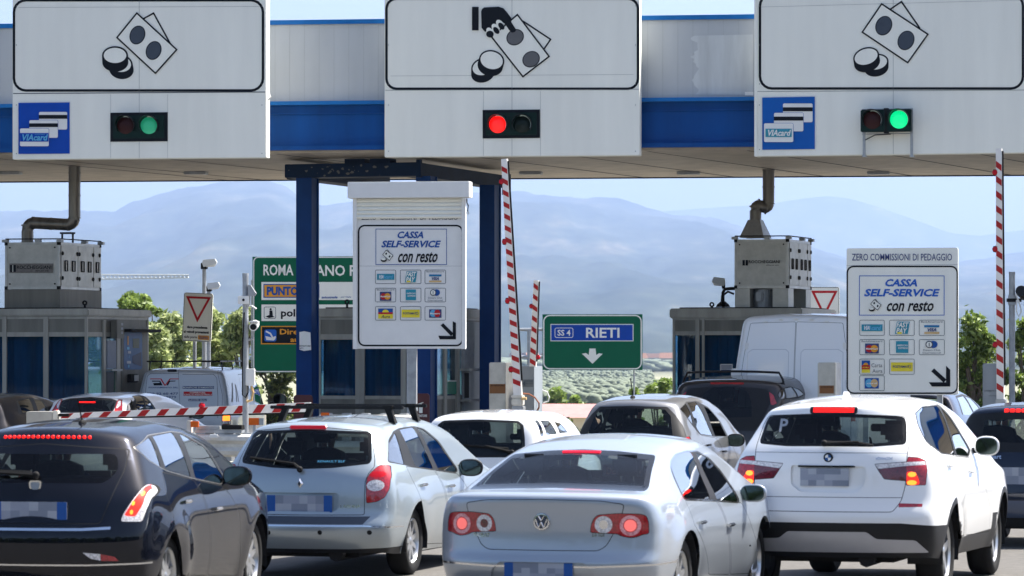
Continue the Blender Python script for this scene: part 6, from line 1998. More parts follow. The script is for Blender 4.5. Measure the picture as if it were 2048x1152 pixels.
def person(label, root_loc, rz, shirt='shirt', hairm='hair', hx=0.0, seat_z=0.62, s_=1.0, lean=0.0, group='drivers seen through the car windows'):
    """seated figure facing +y: one skinned surface, hands on the wheel"""
    e = empty('person', root_loc, rz, label, 'person', group)
    me = bpy.data.meshes.new('skeleton')
    V = [(0, 0, 0), (0, -.06, .18), (0, -.09, .36), (0, -.08, .47), (0, -.06, .55), (0, -.035, .61), (0, -.025, .70), (0, -.03, .77)]
    E = [(0, 1), (1, 2), (2, 3), (3, 4), (4, 5), (5, 6), (6, 7)]
    Rr = [.16, .145, .155, .13, .06, .07, .088, .06]
    def add(chain, frm):
        p = frm
        for (c, r) in chain:
            V.append(c); Rr.append(r); E.append((p, len(V) - 1)); p = len(V) - 1
        return p
    for sg in (-1, 1):
        h = add([((sg * .12, -.08, .46), .075), ((sg * .20, -.07, .43), .062), ((sg * .25, .05, .24), .045), ((sg * .20, .27, .30), .034), ((sg * .175, .34, .33), .027), ((sg * .165, .38, .345), .028)], 3)
        for k in range(4):
            add([((sg * (.150 + .010 * k), .415, .362 - .018 * k), .0085), ((sg * (.140 + .010 * k), .435, .350 - .018 * k), .008), ((sg * (.132 + .010 * k), .42, .335 - .018 * k), .007)], h)
        add([((sg * .15, .375, .37), .009), ((sg * .14, .395, .385), .008)], h)
        add([((sg * .10, .06, -.02), .095), ((sg * .13, .42, .04), .062), ((sg * .13, .52, -.22), .045), ((sg * .13, .56, -.36), .035), ((sg * .13, .68, -.38), .03)], 0)
    me.from_pydata([Vector(v) * s_ for v in V], E, [])
    o = bpy.data.objects.new('tmp', me); COL.objects.link(o)
    md = o.modifiers.new('k', 'SKIN'); md.use_smooth_shade = True
    for i, sv in enumerate(me.skin_vertices[0].data):
        sv.radius = (Rr[i] * s_, Rr[i] * s_ * (0.78 if i in (1, 2, 3) else 1.0)); sv.use_root = (i == 0)
    m2 = o.modifiers.new('s', 'SUBSURF'); m2.levels = 1; m2.render_levels = 1
    bpy.context.view_layer.update()
    mm = bpy.data.meshes.new_from_object(o.evaluated_get(bpy.context.evaluated_depsgraph_get()))
    bpy.data.objects.remove(o)
    mm.materials.append(M[shirt]); mm.materials.append(M['skin']); mm.materials.append(M['shirt'])
    for p in mm.polygons:
        c = p.center / s_
        p.material_index = 1 if (c.z > .53 or c.y > .29 and c.z > .1) else (2 if c.z < .02 or (c.y > .2 and c.z < .1) else 0)
        p.use_smooth = True
    b = bpy.data.objects.new('body', mm); COL.objects.link(b); b.parent = e; b.location = (0, 0, 0)
    mb = MB(); mb.sphere((0, -.045 * s_, .735 * s_), .092 * s_, .10 * s_, .092 * s_, hairm, 14, 9); mb.build('hair', e, smooth=True)
    mb = MB()
    for sg in (-1, 1):
        mb.sphere((sg * .033 * s_, .052 * s_, .70 * s_), .012 * s_, .01 * s_, .008 * s_, 'white', 8, 6)
        mb.sphere((sg * .085 * s_, -.03 * s_, .685 * s_), .012 * s_, .02 * s_, .03 * s_, 'skin', 8, 6)
    mb.sphere((0, .066 * s_, .675 * s_), .012 * s_, .018 * s_, .022 * s_, 'skin', 8, 6)
    mb.box(-.022 * s_, .022 * s_, .045 * s_, .058 * s_, .638 * s_, .646 * s_, 'red')
    mb.build('face', e, smooth=True)
    return e
def seat_person(car, label, side=-1, hw=0.36, z=0.60, yf=None, **kw):
    y = (yf or car.L * 0.44) + 0.10
    p = car.Mw @ Vector((side * hw, y, z))
    return person(label, p, car.e.rotation_euler.z, **kw)
# ---------------------------------------------------------------- shared detailing
def sym(pts):
    """right half outline in (x,z), first and last on the centre line, closed with its mirror image"""
    p = [(0.0, pts[0][1])] + list(pts[1:-1]) + [(0.0, pts[-1][1])]
    return p + [(-x, z) for x, z in p[1:-1]][::-1]
def merge(car, bms, name, parent=None):
    nb = bmesh.new()
    for b in bms:
        if b is None: continue
        me = bpy.data.meshes.new('t'); b.to_mesh(me); nb.from_mesh(me); bpy.data.meshes.remove(me); b.free()
    for f in nb.faces: f.smooth = True
    return car.to_obj(nb, name, parent)
def side_glass(car, bm, frame, panes, trim='blackplastic', glassm='glassside', names=None):
    for sg in (1, -1):
        if frame: car.paint(bm, frame, 'S', trim, sg)
        for p in panes:
            g = car.piece(bm, p, 'S', sg, mat=glassm, push=0.004)
            if g: car.to_obj(g, 'side_window')
def doors(car, bm, polys, name='door'):
    out = []
    for p in polys:
        pr = []
        for sg in (1, -1):
            g = car.piece(bm, p, 'S', sg, gap=0.006)
            pr.append(car.to_obj(g, name) if g else None)
        out.append(pr)
    return out
def mirror_px(car, px, py, size, body=None, glassm='mirror'):
    _, o, d = car.hit(px, py)
    xx = car.W * 0.93 + size[0]
    t = (xx - o.x) / d.x
    p = o + d * t
    car.mirror(p.y, p.z - size[2] * 0.4, size, body, x=xx - size[0] - 0.02, glassm=glassm)
def bar_between(mb, a, b, r, mat, n=8): mb.tube([a, b], r, mat, n)
def wiper(car, pts, parent=None, r=0.012, arm=None):
    """pts in (x,z) on the rear glass"""
    P3 = [car.surf(x, z) for x, z in pts]
    P3 = [Vector((p.x, p.y - 0.03, p.z)) for p in P3 if p]
    if len(P3) < 2: return
    mb = MB(); mb.tube(P3, r, 'rubber', 6)
    if arm: 
        q = [car.surf(x, z) for x, z in arm]; q = [Vector((p.x, p.y - 0.045, p.z)) for p in q if p]
        if len(q) > 1: mb.tube(q, r * 1.5, 'rubber', 6, r2=r * 0.8)
        mb.sphere(q[0], 0.03, 0.03, 0.03, 'rubber', 8, 6)
    mb.build('wiper', parent or car.e, smooth=True)
M['mirror'] = pm('mirror_glass', (0.09, 0.12, 0.12), 0.08, 1.0, var=0.3, scale=18)
M['frit'] = pm('glass_border_black', (0.004, 0.005, 0.006), 0.08, var=0.05, spec=0.25)
M['silvertrim'] = pm('silver_trim', (0.42, 0.42, 0.44), 0.35, 0.3, var=0.04)
M['emblemblue'] = pm('emblem_blue', (0.02, 0.10, 0.30), 0.3)
P_SILVER = paint('paint_pale_silver', (0.37, 0.415, 0.47), 0.5, 0.30)
P_SILVER2 = paint('paint_blue_silver', (0.33, 0.385, 0.42), 0.5, 0.32)
P_WHITE = paint('paint_white', (0.80, 0.81, 0.81), 0.0, 0.3)
P_WHITE2 = paint('paint_old_white', (0.82, 0.82, 0.80), 0.0, 0.42)
P_BLACK = paint('paint_dark_blue_black', (0.003, 0.0045, 0.010), 0.2, 0.18, dust=0.06)
P_BEIGE = paint('paint_grey_beige', (0.175, 0.18, 0.19), 0.5, 0.33)
P_BROWN = paint('paint_brown_black', (0.035, 0.032, 0.033), 0.3, 0.3, dust=0.15)
P_NAVY = paint('paint_navy_grey', (0.012, 0.018, 0.035), 0.3, 0.3, dust=0.1)
P_VAN = paint('paint_van_silver', (0.46, 0.48, 0.51), 0.15, 0.4)
P_BLUE = paint('paint_metal_blue', (0.02, 0.05, 0.12), 0.4, 0.3)

# ================================================================ PALE SILVER SALOON (front centre)
z3 = zc(860, 840, 0.3418)
c = Car('saloon_car', 'pale silver saloon nearest the camera at bottom centre with round red tail lamps', 'car', 4.76, 0.91,
    dict(R=[(.15, .16), (.3, .07), (.42, .01), (.50, .0), (.535, .035), (.7, .055), (.85, .05), (.93, .035), (.99, .03), (1.1, .1)],
         T=[(0, .985), (.08, 1.0), (.45, 1.03), (.60, 1.06), (.9, 1.19), (1.25, 1.315), (1.6, 1.385), (2.1, 1.425), (2.6, 1.42), (2.95, 1.35), (3.75, .99), (4.3, .85), (4.6, .72), (4.76, .6)],
         F=[(.15, 4.6), (.4, 4.74), (.6, 4.76), (.8, 4.6), (1.5, 4.3)],
         W=[(.15, .80), (.3, .865), (.5, .905), (.65, .91), (.8, .902), (.9, .88), (.97, .845), (1.03, .80), (1.15, .735), (1.3, .655), (1.4, .59), (1.5, .52)],
         B=[(0, .24), (.6, .2), (4, .18), (4.76, .22)], tap=[(0, .90), (.3, .97), (.9, 1.0), (3.3, 1), (4.1, .96), (4.5, .88), (4.76, .78)],
         gh=[(0, .93), (1.2, .97), (2.2, 1.0), (4, .95)], bow=.17, fbow=.3, crown=.05, belt=.98, wr=1.02, wf=3.73, rad=.322, flare=.022),
    1080, 28.4, 16.4, P_SILVER, nst=52, nrow=20)
def passat(c):
    bm = c.bm
    lampR = c.R2([z3(p) for p in [(934, 660), (944, 600), (962, 568), (985, 553), (1100, 545), (1230, 548), (1268, 558), (1282, 600), (1284, 668), (1245, 672), (1215, 686), (1175, 692), (1120, 682), (1095, 669)]])
    cA, cB = c.R2([z3((1015, 613)), z3((1172, 618))])
    lid = sym(c.R2([z3(p) for p in [(645, 462), (1000, 472), (1140, 492), (1128, 545), (1090, 640), (1062, 690), (1035, 738), (985, 768), (645, 765)]]))
    glassp = sym(c.R2([z3(p) for p in [(880, 171), (1100, 181), (1325, 205), (1265, 418), (1000, 408), (760, 398)]]))
    glassp = rnd(glassp, 0.03)
    for m in (1, -1):
        lp = [(m * x, z) for x, z in lampR]
        g = c.piece(bm, rnd(lp, .02), 'R', gap=0.005, mat='redlens', nmin=.02)
        if g is None: continue
        def disc(cc, r, mat): c.paint(g, ell(m * cc[0], cc[1], r, r, 0, 20), 'R', mat)
        disc(cB, .085, 'lampred'); disc(cB, .078, 'pinklens'); disc(cB, .052, 'lampred'); disc(cB, .046, 'paleglow')
        disc(cA, .066, 'clearlens'); disc(cA, .034, 'darkred' if m < 0 else 'chrome')
        c.to_obj(g, 'tail_lamp')
    # rear window with dark border
    g = c.piece(bm, glassp, 'R', gap=0.0, nmin=.03)
    inner = inset(glassp, 0.035)
    gg = c.piece(g, inner, 'R', mat='glass', nmin=.03)
    k = c.mi('frit')
    for f in g.faces: f.material_index = k
    c.to_obj(g, 'window_border')
    bl = c.R2([z3(p) for p in [(752, 179), (972, 180), (972, 203), (752, 197)]])
    bx = abs(bl[0][0] - bl[1][0]) / 2; zz = (bl[0][1] + bl[2][1]) / 2
    gl = c.to_obj(gg, 'rear_window')
    p = c.surf(0, zz)
    mb = MB(); mb.box(-bx, bx, p.y + .005, p.y + .04, zz - .014, zz + .016, 'sunbrake', .004)
    mb.build('brake_strip', c.e)
    # boot lid
    t = c.piece(bm, rnd(lid, .03), 'R', gap=.006)
    c.seam(t, [(-.6, lid[0][1] - .045), (.6, lid[0][1] - .045)], 'R', .003, mat=P_SILVER)
    tl = c.to_obj(t, 'boot_lid')
    e1 = c.R2([z3((645, 595))])[0]; p = c.surf(0, e1[1])
    mb = MB(); mb.lathe([(0, -.014), (.045, -.016), (.062, -.014), (.068, 0)], (0, p.y - .004, e1[1]), 'y', 'chrome', 28); ob = mb.build('emblem', tl, smooth=True)
    mb = MB(); y_ = p.y - .0215
    mb.lathe([(0, 0), (.052, 0)], (0, y_, e1[1]), 'y', 'slate', 28)
    for a_, b_2 in (((-.036, .036), (-.012, .004)), ((-.012, .036), (0, .008)), ((0.012, .036), (0, .008)), ((.036, .036), (.012, .004))): pass
    V_ = [[(-.022, .044), (0, .008), (.022, .044)], [(-.046, .02), (-.020, -.044), (0, -.004), (.020, -.044), (.046, .02)]]
    for ch in V_:
        for a_, b_2 in zip(ch, ch[1:]):
            mb.tube([(a_[0], y_ - .003, e1[1] + a_[1]), (b_2[0], y_ - .003, e1[1] + b_2[1])], .0055, 'chrome', 6)
    mb.build('badge_letters', ob)
    for (x0, x1, st) in ((258, 350, 'PASSAT'), (948, 1020, '2.0 TDI')):
        q = c.R2([z3((x0, 682)), z3((x1, 662))])
        put_text(c, st, q[0][0], q[1][0], q[0][1], q[1][1], 'chrome', tl)
    # bumper
    q = c.R2([z3((885, 852)), z3((1200, 864)), z3((1290, 872))])
    zc_ = sum(a[1] for a in q) / 3
    c.seam(bm, [(-.90, zc_ + .02), (-.38, zc_), (.38, zc_), (.90, zc_ + .02)], 'R', .014, mat='chrome')
    rc = sym([(0, zc_ + .035), (.33, zc_ + .035), (.40, zc_ - .03), (.42, zc_ - .14), (0, zc_ - .14)])
    c.recess(bm, rnd(rc, .02), 'R', .025)
    c.plate(-.02, zc_ - .03, w=.54, h=.12, dy=.02, rows=3)
    c.seam(bm, [(.45, zc_ + .02), (1.05, zc_ + .05)], 'S', .010, 1, mat='chrome'); c.seam(bm, [(.45, zc_ + .02), (1.05, zc_ + .05)], 'S', .010, -1, mat='chrome')
    fr = c.S2([z3(p) for p in [(1402, 285), (1404, 235), (1432, 197), (1500, 176), (1560, 178), (1625, 212), (1700, 290), (1812, 470), (1805, 488), (1480, 466), (1440, 375)]])
    p1 = c.S2([z3(p) for p in [(1410, 280), (1412, 238), (1437, 203), (1500, 184), (1530, 184), (1640, 462), (1486, 459), (1446, 368)]])
    p2 = c.S2([z3(p) for p in [(1550, 185), (1620, 218), (1693, 293), (1800, 465), (1795, 480), (1678, 466)]])
    for sg in (1, -1): c.paint(bm, rnd(fr, .06), 'S', 'chrome', sg); c.paint(bm, rnd(inset(fr, .012), .06), 'S', 'blackplastic', sg)
    side_glass(c, bm, None, [rnd(p1, .05), rnd(p2, .04)])
    dr = [c.S2([z3(p) for p in [(1490, 468), (1676, 474), (1730, 590), (1752, 740), (1750, 905), (1630, 905), (1622, 800), (1600, 720), (1545, 610)]]),
          c.S2([z3(p) for p in [(1682, 474), (1822, 482), (1862, 560), (1905, 690), (1915, 895), (1756, 905), (1758, 740), (1736, 590)]])]
    dd = doors(c, bm, [rnd(p, .03) for p in dr])
    c.arches(bm); c.handle([z3((1585, 598)), z3((1752, 612))], 'chrome', dd)
    c.wheels(9, rimr=.66)
    mirror_px(c, 1506, 986, (.115, .09, .075), P_SILVER)
    c.inside(); c.finish()
def put_text(c, st, x0, x1, z0, z1, mat, parent, y=None, off=.006, bold=.02):
    vs, fs = text_mesh(st, bold)
    if x1 < x0: x0, x1 = x1, x0
    if z1 < z0: z0, z1 = z1, z0
    mb = MB(); k = mb.mi(mat)
    for x, yy in vs:
        X, Z = x0 + (x1 - x0) * x, z0 + (z1 - z0) * yy
        p = c.surf(X, Z)
        mb.v.append(Vector((X, (p.y if p else (y or 0.1)) - off, Z)))
    for f in fs: mb.f.append(f); mb.m.append(k)
    mb.build('lettering', parent)
passat(c)
# a card that reads through the rear window
def at(c, px, py, y):
    o = c.Mi @ Vector((0, 0, HC)); d = (c.Mi.to_3x3() @ Vector(((px - CX) / F, 1, -(py - YH) / F)))
    return o + d * ((y - o.y) / d.y)
def inner_poly(c, pts, y, mat, name):
    mb = MB(); mb.poly([at(c, px, py, y) for px, py in pts][::-1], mat)
    mb.poly([at(c, px, py, y) + Vector((0, .006, 0)) for px, py in pts], mat)
    return mb.build(name, c.e)
inner_poly(c, [(1206, 929), (1286, 931), (1285, 953), (1205, 951)], 1.62, pm('inner_card', (0.16, 0.20, 0.24), 0.5), 'inner_card')
vs_, fs_ = text_mesh('DE 123 7H', .01)
mb = MB(); k_ = mb.mi('signwhite')
for x, yy in vs_: mb.v.append(at(c, 1213 + 68 * x, 948.5 - 14 * yy, 1.615))
for f in fs_: mb.f.append(f); mb.m.append(k_)
mb.build('card_lettering', c.e)
seat_person(c, 'driver in dark clothes in the nearest pale silver saloon', hw=.36, z=.56)
CAR_SALOON = c

# ================================================================ WHITE OFF-ROAD ESTATE (front right)
z4 = zc(1440, 740, 0.3576)
c = Car('suv_car', 'tall white off-roader with black lower trim and slim dark red tail lamps', 'car', 4.65, 0.94,
    dict(R=[(.25, .16), (.38, .08), (.5, .02), (.62, .0), (.74, .0), (.79, .05), (.95, .07), (1.12, .08), (1.21, .10), (1.28, .15), (1.42, .26), (1.55, .34), (1.60, .30), (1.64, .34)],
         T=[(.25, 1.60), (.5, 1.645), (1.1, 1.69), (1.8, 1.71), (2.3, 1.69), (2.7, 1.60), (3.45, 1.18), (3.65, 1.11), (4.2, 1.0), (4.5, .86), (4.65, .75)],
         F=[(.25, 4.5), (.5, 4.64), (.8, 4.62), (1.0, 4.5), (1.7, 4.2)],
         W=[(.25, .84), (.42, .91), (.6, .935), (.85, .94), (1.0, .925), (1.1, .895), (1.2, .86), (1.35, .79), (1.5, .715), (1.6, .65), (1.7, .58)],
         B=[(0, .36), (.5, .32), (4, .28), (4.65, .33)], tap=[(0, .91), (.3, .97), (.8, 1.0), (3.3, 1), (4.1, .97), (4.45, .9), (4.65, .8)],
         gh=[(0, .90), (.6, .95), (1.6, 1.0), (4, .96)], bow=.16, fbow=.25, crown=.05, belt=1.12, wr=.94, wf=3.75, rad=.362, flare=.03),
    1652, 31.8, 16.1, P_WHITE, nst=50, nrow=22)
def x3(c):
    bm = c.bm
    lampR = c.R2([z4(p) for p in [(862, 525), (1045, 512), (1050, 484), (1110, 488), (1152, 505), (1162, 560), (1152, 645), (1040, 646), (1040, 622), (918, 612), (892, 575)]])
    strip = c.R2([z4(p) for p in [(866, 528), (1045, 515), (1148, 510), (1150, 530), (1045, 536), (885, 553)]])
    lit = c.R2([z4(p) for p in [(1044, 568), (1088, 570), (1108, 600), (1118, 640), (1044, 642)]])
    glassp = rnd(sym(c.R2([z4(p) for p in [(650, 243), (900, 250), (1032, 262), (1044, 300), (1044, 400), (1030, 418), (860, 430), (629, 427)]])), .025)
    gate = rnd(sym(c.R2([z4(p) for p in [(650, 240), (1036, 256), (1058, 300), (1058, 430), (1048, 484), (1040, 640), (1015, 735), (965, 797), (600, 795)]])), .03)
    cl = c.R2([z4((629, 200)), z4((629, 855))])
    for m in (1, -1):
        f_ = lambda P: [(m * x, z) for x, z in P]
        g = c.piece(bm, rnd(f_(lampR), .012), 'R', gap=0.004, mat='darkred', nmin=.02)
        if g is None: continue
        q = c.R2([z4((1045, 490)), z4((1045, 645))])
        c.paint(g, f_([(q[0][0], q[0][1]), (1.2, q[0][1]), (1.2, q[1][1] - .02), (q[1][0], q[1][1] - .02)]), 'R', 'redlens')
        c.paint(g, f_(strip), 'R', 'clearlens')
        c.paint(g, rnd(f_(lit), .02), 'R', 'litred')
        cc = (sum(p[0] for p in lit) / 5 * m, sum(p[1] for p in lit) / 5)
        c.paint(g, ell(cc[0] - .01 * m, cc[1] + .03, .035, .022, 0, 12), 'R', 'litorange'); c.paint(g, ell(cc[0] - .01 * m, cc[1] - .04, .04, .022, 0, 12), 'R', 'litorange')
        c.to_obj(g, 'tail_lamp')
    t = c.piece(bm, gate, 'R', gap=.006, nmin=.02)
    g = c.piece(t, glassp, 'R', nmin=.02)
    gg = c.piece(g, inset(glassp, .03), 'R', mat='glass', nmin=.02)
    k = c.mi('frit')
    for f in g.faces: f.material_index = k
    rc = rnd(c.R2([z4(p) for p in [(400, 532), (820, 540), (812, 640), (770, 688), (450, 680), (400, 640)]]), .03)
    xc = sum(p[0] for p in rc) / len(rc); rc = [(x - xc, z) for x, z in rc]
    c.recess(t, rc, 'R', .025)
    q = c.R2([z4((629, 712)), z4((1000, 716))]); zl = q[0][1]
    c.seam(t, [(-.75, zl), (.75, zl)], 'R', .006, mat='grey')
    q = c.R2([z4((629, 455))]); c.seam(t, [(-.78, q[0][1] - .012), (.78, q[0][1] - .012)], 'R', .005, mat='grey')
    tl = c.to_obj(t, 'tailgate')
    c.to_obj(g, 'window_border', tl); c.to_obj(gg, 'rear_window', tl)
    # black and silver lower bumper
    zt = c.R2([z4((629, 855))])[0][1]; z2 = c.R2([z4((629, 905))])[0][1]; z5 = c.R2([z4((600, 1000))])[0][1]
    c.paint(bm, [(-1.2, zt + .0), (-.62, zt + .0), (.62, zt + .0), (1.2, zt - .05), (1.2, .2), (-1.2, .2)], 'R', 'blackplastic')
    for sg in (1, -1): c.paint(bm, [(-.1, .2), (4.8, .2), (4.8, .44), (3.3, .46), (1.3, .46), (.6, .52), (.3, zt - .07), (-.1, zt - .05)], 'S', 'blackplastic', sg)
    c.paint(bm, rnd([(-.74, z2 - .07), (-.42, z2 - .06), (-.34, z2), (.34, z2), (.42, z2 - .06), (.74, z2 - .07), (.84, z5 - .03), (-.84, z5 - .03)], .02), 'R', 'silvertrim')
    q = c.R2([z4(p) for p in [(1000, 745), (1133, 748), (1130, 766), (998, 768)]])
    for m in (1, -1): c.paint(bm, [(m * x, z) for x, z in q], 'R', 'redlens')
    q = c.R2([z4((596, 600))])[0]
    c.plate(-.03, q[1] + .0, w=.42, h=.15, parent=tl, both=False, blue=False, dy=.018, rows=3)
    p = c.surf(-.1, q[1] + .09); mb = MB(); mb.box(-.26, .23, p.y - .012, p.y + .03, q[1] + .085, q[1] + .10, 'rubber', .004); mb.build('plate_light_bar', tl)
    e1 = c.R2([z4((596, 490))])[0]; p = c.surf(0, e1[1])
    mb = MB(); mb.lathe([(0, -.012), (.036, -.012), (.042, 0)], (-.0, p.y - .002, e1[1]), 'y', 'black', 24); ob = mb.build('emblem', tl, smooth=True)
    mb = MB()
    for a0, mt in ((0, 'emblemblue'), (90, 'white'), (180, 'emblemblue'), (270, 'white')):
        pts = [(0, p.y - .0155, e1[1])] + [(.027 * math.cos(R(a0 + 15 * i)), p.y - .0155, e1[1] + .027 * math.sin(R(a0 + 15 * i))) for i in range(7)]
        mb.poly(pts, mt)
    mb.build('badge_quarters', ob)
    q = c.R2([z4((330, 345)), z4((385, 272))]); put_text(c, 'P', q[0][0], q[1][0], q[0][1], q[1][1], 'galv', tl, off=.004)
    q = c.R2([z4((870, 502)), z4((965, 486))]); put_text(c, 'xDrive20d', q[0][0], q[1][0], q[0][1], q[1][1], 'chrome', tl)
    q = c.R2([z4(p) for p in [(527, 212), (755, 212), (752, 236), (535, 234)]])
    w_ = abs(q[1][0] - q[0][0]) / 2; zz = (q[0][1] + q[2][1]) / 2
    c.paint(bm, rnd([(-w_ - .03, zz - .032), (w_ + .03, zz - .032), (w_ + .03, zz + .028), (-w_ - .03, zz + .028)], .02), 'R', 'blackplastic')
    c.paint(bm, [(-w_, zz - .02), (w_, zz - .02), (w_, zz + .02), (-w_, zz + .02)], 'R', 'brakered')
    fr = c.S2([z4(p) for p in [(1086, 240), (1128, 203), (1220, 192), (1290, 262), (1402, 445), (1392, 486), (1238, 470), (1148, 402), (1100, 300)]])
    p1 = c.S2([z4(p) for p in [(1094, 243), (1133, 208), (1215, 200), (1262, 290), (1312, 472), (1240, 462), (1154, 396), (1106, 300)]])
    p2 = c.S2([z4(p) for p in [(1230, 206), (1288, 270), (1394, 447), (1386, 478), (1324, 474), (1280, 325)]])
    side_glass(c, bm, rnd(fr, .06), [rnd(p1, .04), rnd(p2, .04)])
    dr = [c.S2([z4(p) for p in [(1170, 418), (1308, 478), (1345, 560), (1366, 700), (1368, 925), (1345, 928), (1335, 800), (1300, 650), (1225, 520)]]),
          c.S2([z4(p) for p in [(1314, 480), (1395, 488), (1435, 540), (1480, 640), (1510, 760), (1505, 905), (1374, 925), (1372, 700), (1350, 560)]])]
    dd = doors(c, bm, [rnd(p, .03) for p in dr])
    c.arches(bm, trim='blackplastic', tw=.055, sc=1.13); c.handle([z4((1278, 535)), z4((1397, 567))], P_WHITE, dd)
    c.wheels(5, rimr=.68, width=.235)
    mirror_px(c, 1440 + 1492 * .3576, 740 + 425 * .3576, (.115, .085, .09), P_WHITE)
    q = c.R2([z4(p) for p in [(590, 402), (780, 408), (860, 422)]])
    wiper(c, [(q[0][0] + .02, q[0][1]), (q[1][0], q[1][1]), (q[2][0], q[2][1])], tl, .012, [(q[0][0], q[0][1] - .01), (q[1][0], q[1][1] + .01)])
    p = c.surf(0, 0, 'T', .95)
    mb = MB(); mb.prism([(.80, p.z - .02), (.96, p.z - .01), (1.06, p.z - .02), (.92, p.z + .055), (.88, p.z + .06)], -.02, .02, P_WHITE, 'x'); mb.build('roof_fin', c.e)
    c.inside(floor=.6, seat_z=.78, back=.6, belt=1.12, hw=.38); c.finish()
x3(c)
seat_person(c, 'driver in dark clothes in the white off-roader', hw=.38, z=.72)
CAR_SUV = c

# ================================================================ SILVER ESTATE WITH ROOF BARS (left of centre)
z2 = zc(420, 760, 0.3402)
c = Car('estate_car', 'blue silver estate car with black roof bars and a red unlit brake strip', 'car', 4.7, 0.885,
    dict(R=[(.2, .16), (.32, .06), (.42, .01), (.5, .0), (.545, .03), (.56, .07), (.8, .085), (.98, .12), (1.03, .15), (1.2, .25), (1.34, .35), (1.40, .36)],
         T=[(.30, 1.395), (.55, 1.435), (1.2, 1.475), (1.9, 1.49), (2.4, 1.47), (2.85, 1.38), (3.6, 1.0), (3.75, .96), (4.3, .86), (4.6, .72), (4.7, .6)],
         F=[(.2, 4.55), (.45, 4.69), (.7, 4.66), (1.5, 4.3)],
         W=[(.2, .79), (.35, .85), (.55, .88), (.72, .885), (.88, .868), (.97, .84), (1.04, .80), (1.2, .735), (1.35, .655), (1.43, .59), (1.5, .52)],
         B=[(0, .27), (.5, .22), (4, .19), (4.7, .22)], tap=[(0, .90), (.3, .965), (.85, 1.0), (3.3, 1), (4.1, .96), (4.5, .88), (4.7, .8)],
         gh=[(0, .92), (.8, .97), (1.8, 1.0), (4, .95)], bow=.17, fbow=.28, crown=.045, belt=.97, wr=1.0, wf=3.74, rad=.318, flare=.02),
    593, 34.4, 14.5, P_SILVER2, nst=50, nrow=20)
def laguna(c):
    bm = c.bm
    lampR = c.R2([z2(p) for p in [(918, 726), (916, 610), (922, 575), (942, 545), (975, 515), (1000, 498), (1068, 498), (1072, 560), (1058, 640), (1030, 690), (985, 716)]])
    ce = c.R2([z2((972, 620))])[0]
    glassp = rnd(sym(c.R2([z2(p) for p in [(595, 290), (930, 302), (953, 315), (952, 470), (935, 494), (720, 518), (549, 524)]])), .02)
    gate = rnd(sym(c.R2([z2(p) for p in [(595, 268), (960, 300), (972, 460), (968, 512), (935, 548), (914, 600), (908, 795), (500, 795)]])), .02)
    for m in (1, -1):
        lp = [(m * x, z) for x, z in lampR]
        g = c.piece(bm, rnd(lp, .02), 'R', gap=.004, mat='redlens', nmin=.015)
        if g is None: continue
        c.paint(g, ell(m * ce[0], ce[1], .075, .052, 0, 20), 'R', 'clearlens')
        c.paint(g, ell(m * ce[0] + m * .01, ce[1] + .10, .07, .03, 0, 14), 'R', 'lampred')
        c.to_obj(g, 'tail_lamp')
    t = c.piece(bm, gate, 'R', gap=.006, nmin=.02)
    g = c.piece(t, glassp, 'R', nmin=.02)
    gg = c.piece(g, inset(glassp, .028), 'R', mat='glass', nmin=.02)
    k = c.mi('frit')
    for f in g.faces: f.material_index = k
    q = c.R2([z2((285, 660)), z2((738, 775))]); zt, zb = q[0][1], q[1][1]
    c.recess(t, rnd([(-.37, zt), (.37, zt), (.37, zb + .03), (.33, zb), (-.33, zb), (-.37, zb + .03)], .03), 'R', .03)
    tl = c.to_obj(t, 'tailgate')
    c.to_obj(g, 'window_border', tl); c.to_obj(gg, 'rear_window', tl)
    c.plate(0, (zt + zb) / 2 - .015, w=.63, h=.155, parent=tl, dy=.02)
    e1 = c.R2([z2((505, 608))])[0]; p = c.surf(0, e1[1])
    mb = MB()
    out_, in_ = [(0, .05), (.033, 0), (0, -.05), (-.033, 0)], [(0, .028), (.016, 0), (0, -.028), (-.016, 0)]
    for i in range(4):
        j = (i + 1) % 4
        mb.mesh([(out_[i][0], p.y - .004, e1[1] + out_[i][1]), (out_[j][0], p.y - .004, e1[1] + out_[j][1]), (in_[j][0], p.y - .02, e1[1] + in_[j][1]), (in_[i][0], p.y - .02, e1[1] + in_[i][1])], [(0, 1, 2, 3)], 'chrome')
    mb.mesh([(a[0], p.y - .012, e1[1] + a[1]) for a in in_], [(0, 1, 2, 3)], 'slate')
    mb.build('emblem', tl)
    q = c.R2([z2((768, 752)), z2((886, 733))]); put_text(c, 'LAGUNA', q[0][0], q[1][0], q[0][1], q[1][1], 'chrome', tl)
    q = c.R2([z2((634, 484)), z2((795, 472))]); put_text(c, 'RENAULT ELF', q[0][0], q[1][0], q[0][1], q[1][1], 'skyblue', tl, off=.008, bold=0)
    # bumper insert, ledge and sensors
    q = c.R2([z2((500, 800)), z2((500, 848)), z2((905, 800)), z2((880, 850))])
    z0, z1 = q[0][1], q[1][1]
    c.paint(bm, [(-.66, z0), (.66, z0), (.60, z1), (-.60, z1)], 'R', 'slate')
    c.seam(bm, [(-.86, z1 - .03), (-.6, z1 - .012), (.6, z1 - .012), (.86, z1 - .03)], 'R', .012, mat='chrome')
    for px in (343, 645, 937):
        q = c.R2([z2((px, 897))])[0]; c.paint(bm, ell(q[0], q[1], .022, .022, 0, 12), 'R', 'rubber')
    q = c.R2([z2((505, 980))])[0][1]
    c.paint(bm, [(-1, q), (-.5, q - .02), (.5, q - .02), (1, q), (1, .15), (-1, .15)], 'R', 'blackplastic')
    q = c.R2([z2(p) for p in [(485, 266), (697, 270), (697, 290), (485, 286)]]); w_ = abs(q[1][0] - q[0][0]) / 2; zz = (q[0][1] + q[2][1]) / 2
    p = c.surf(0, zz)
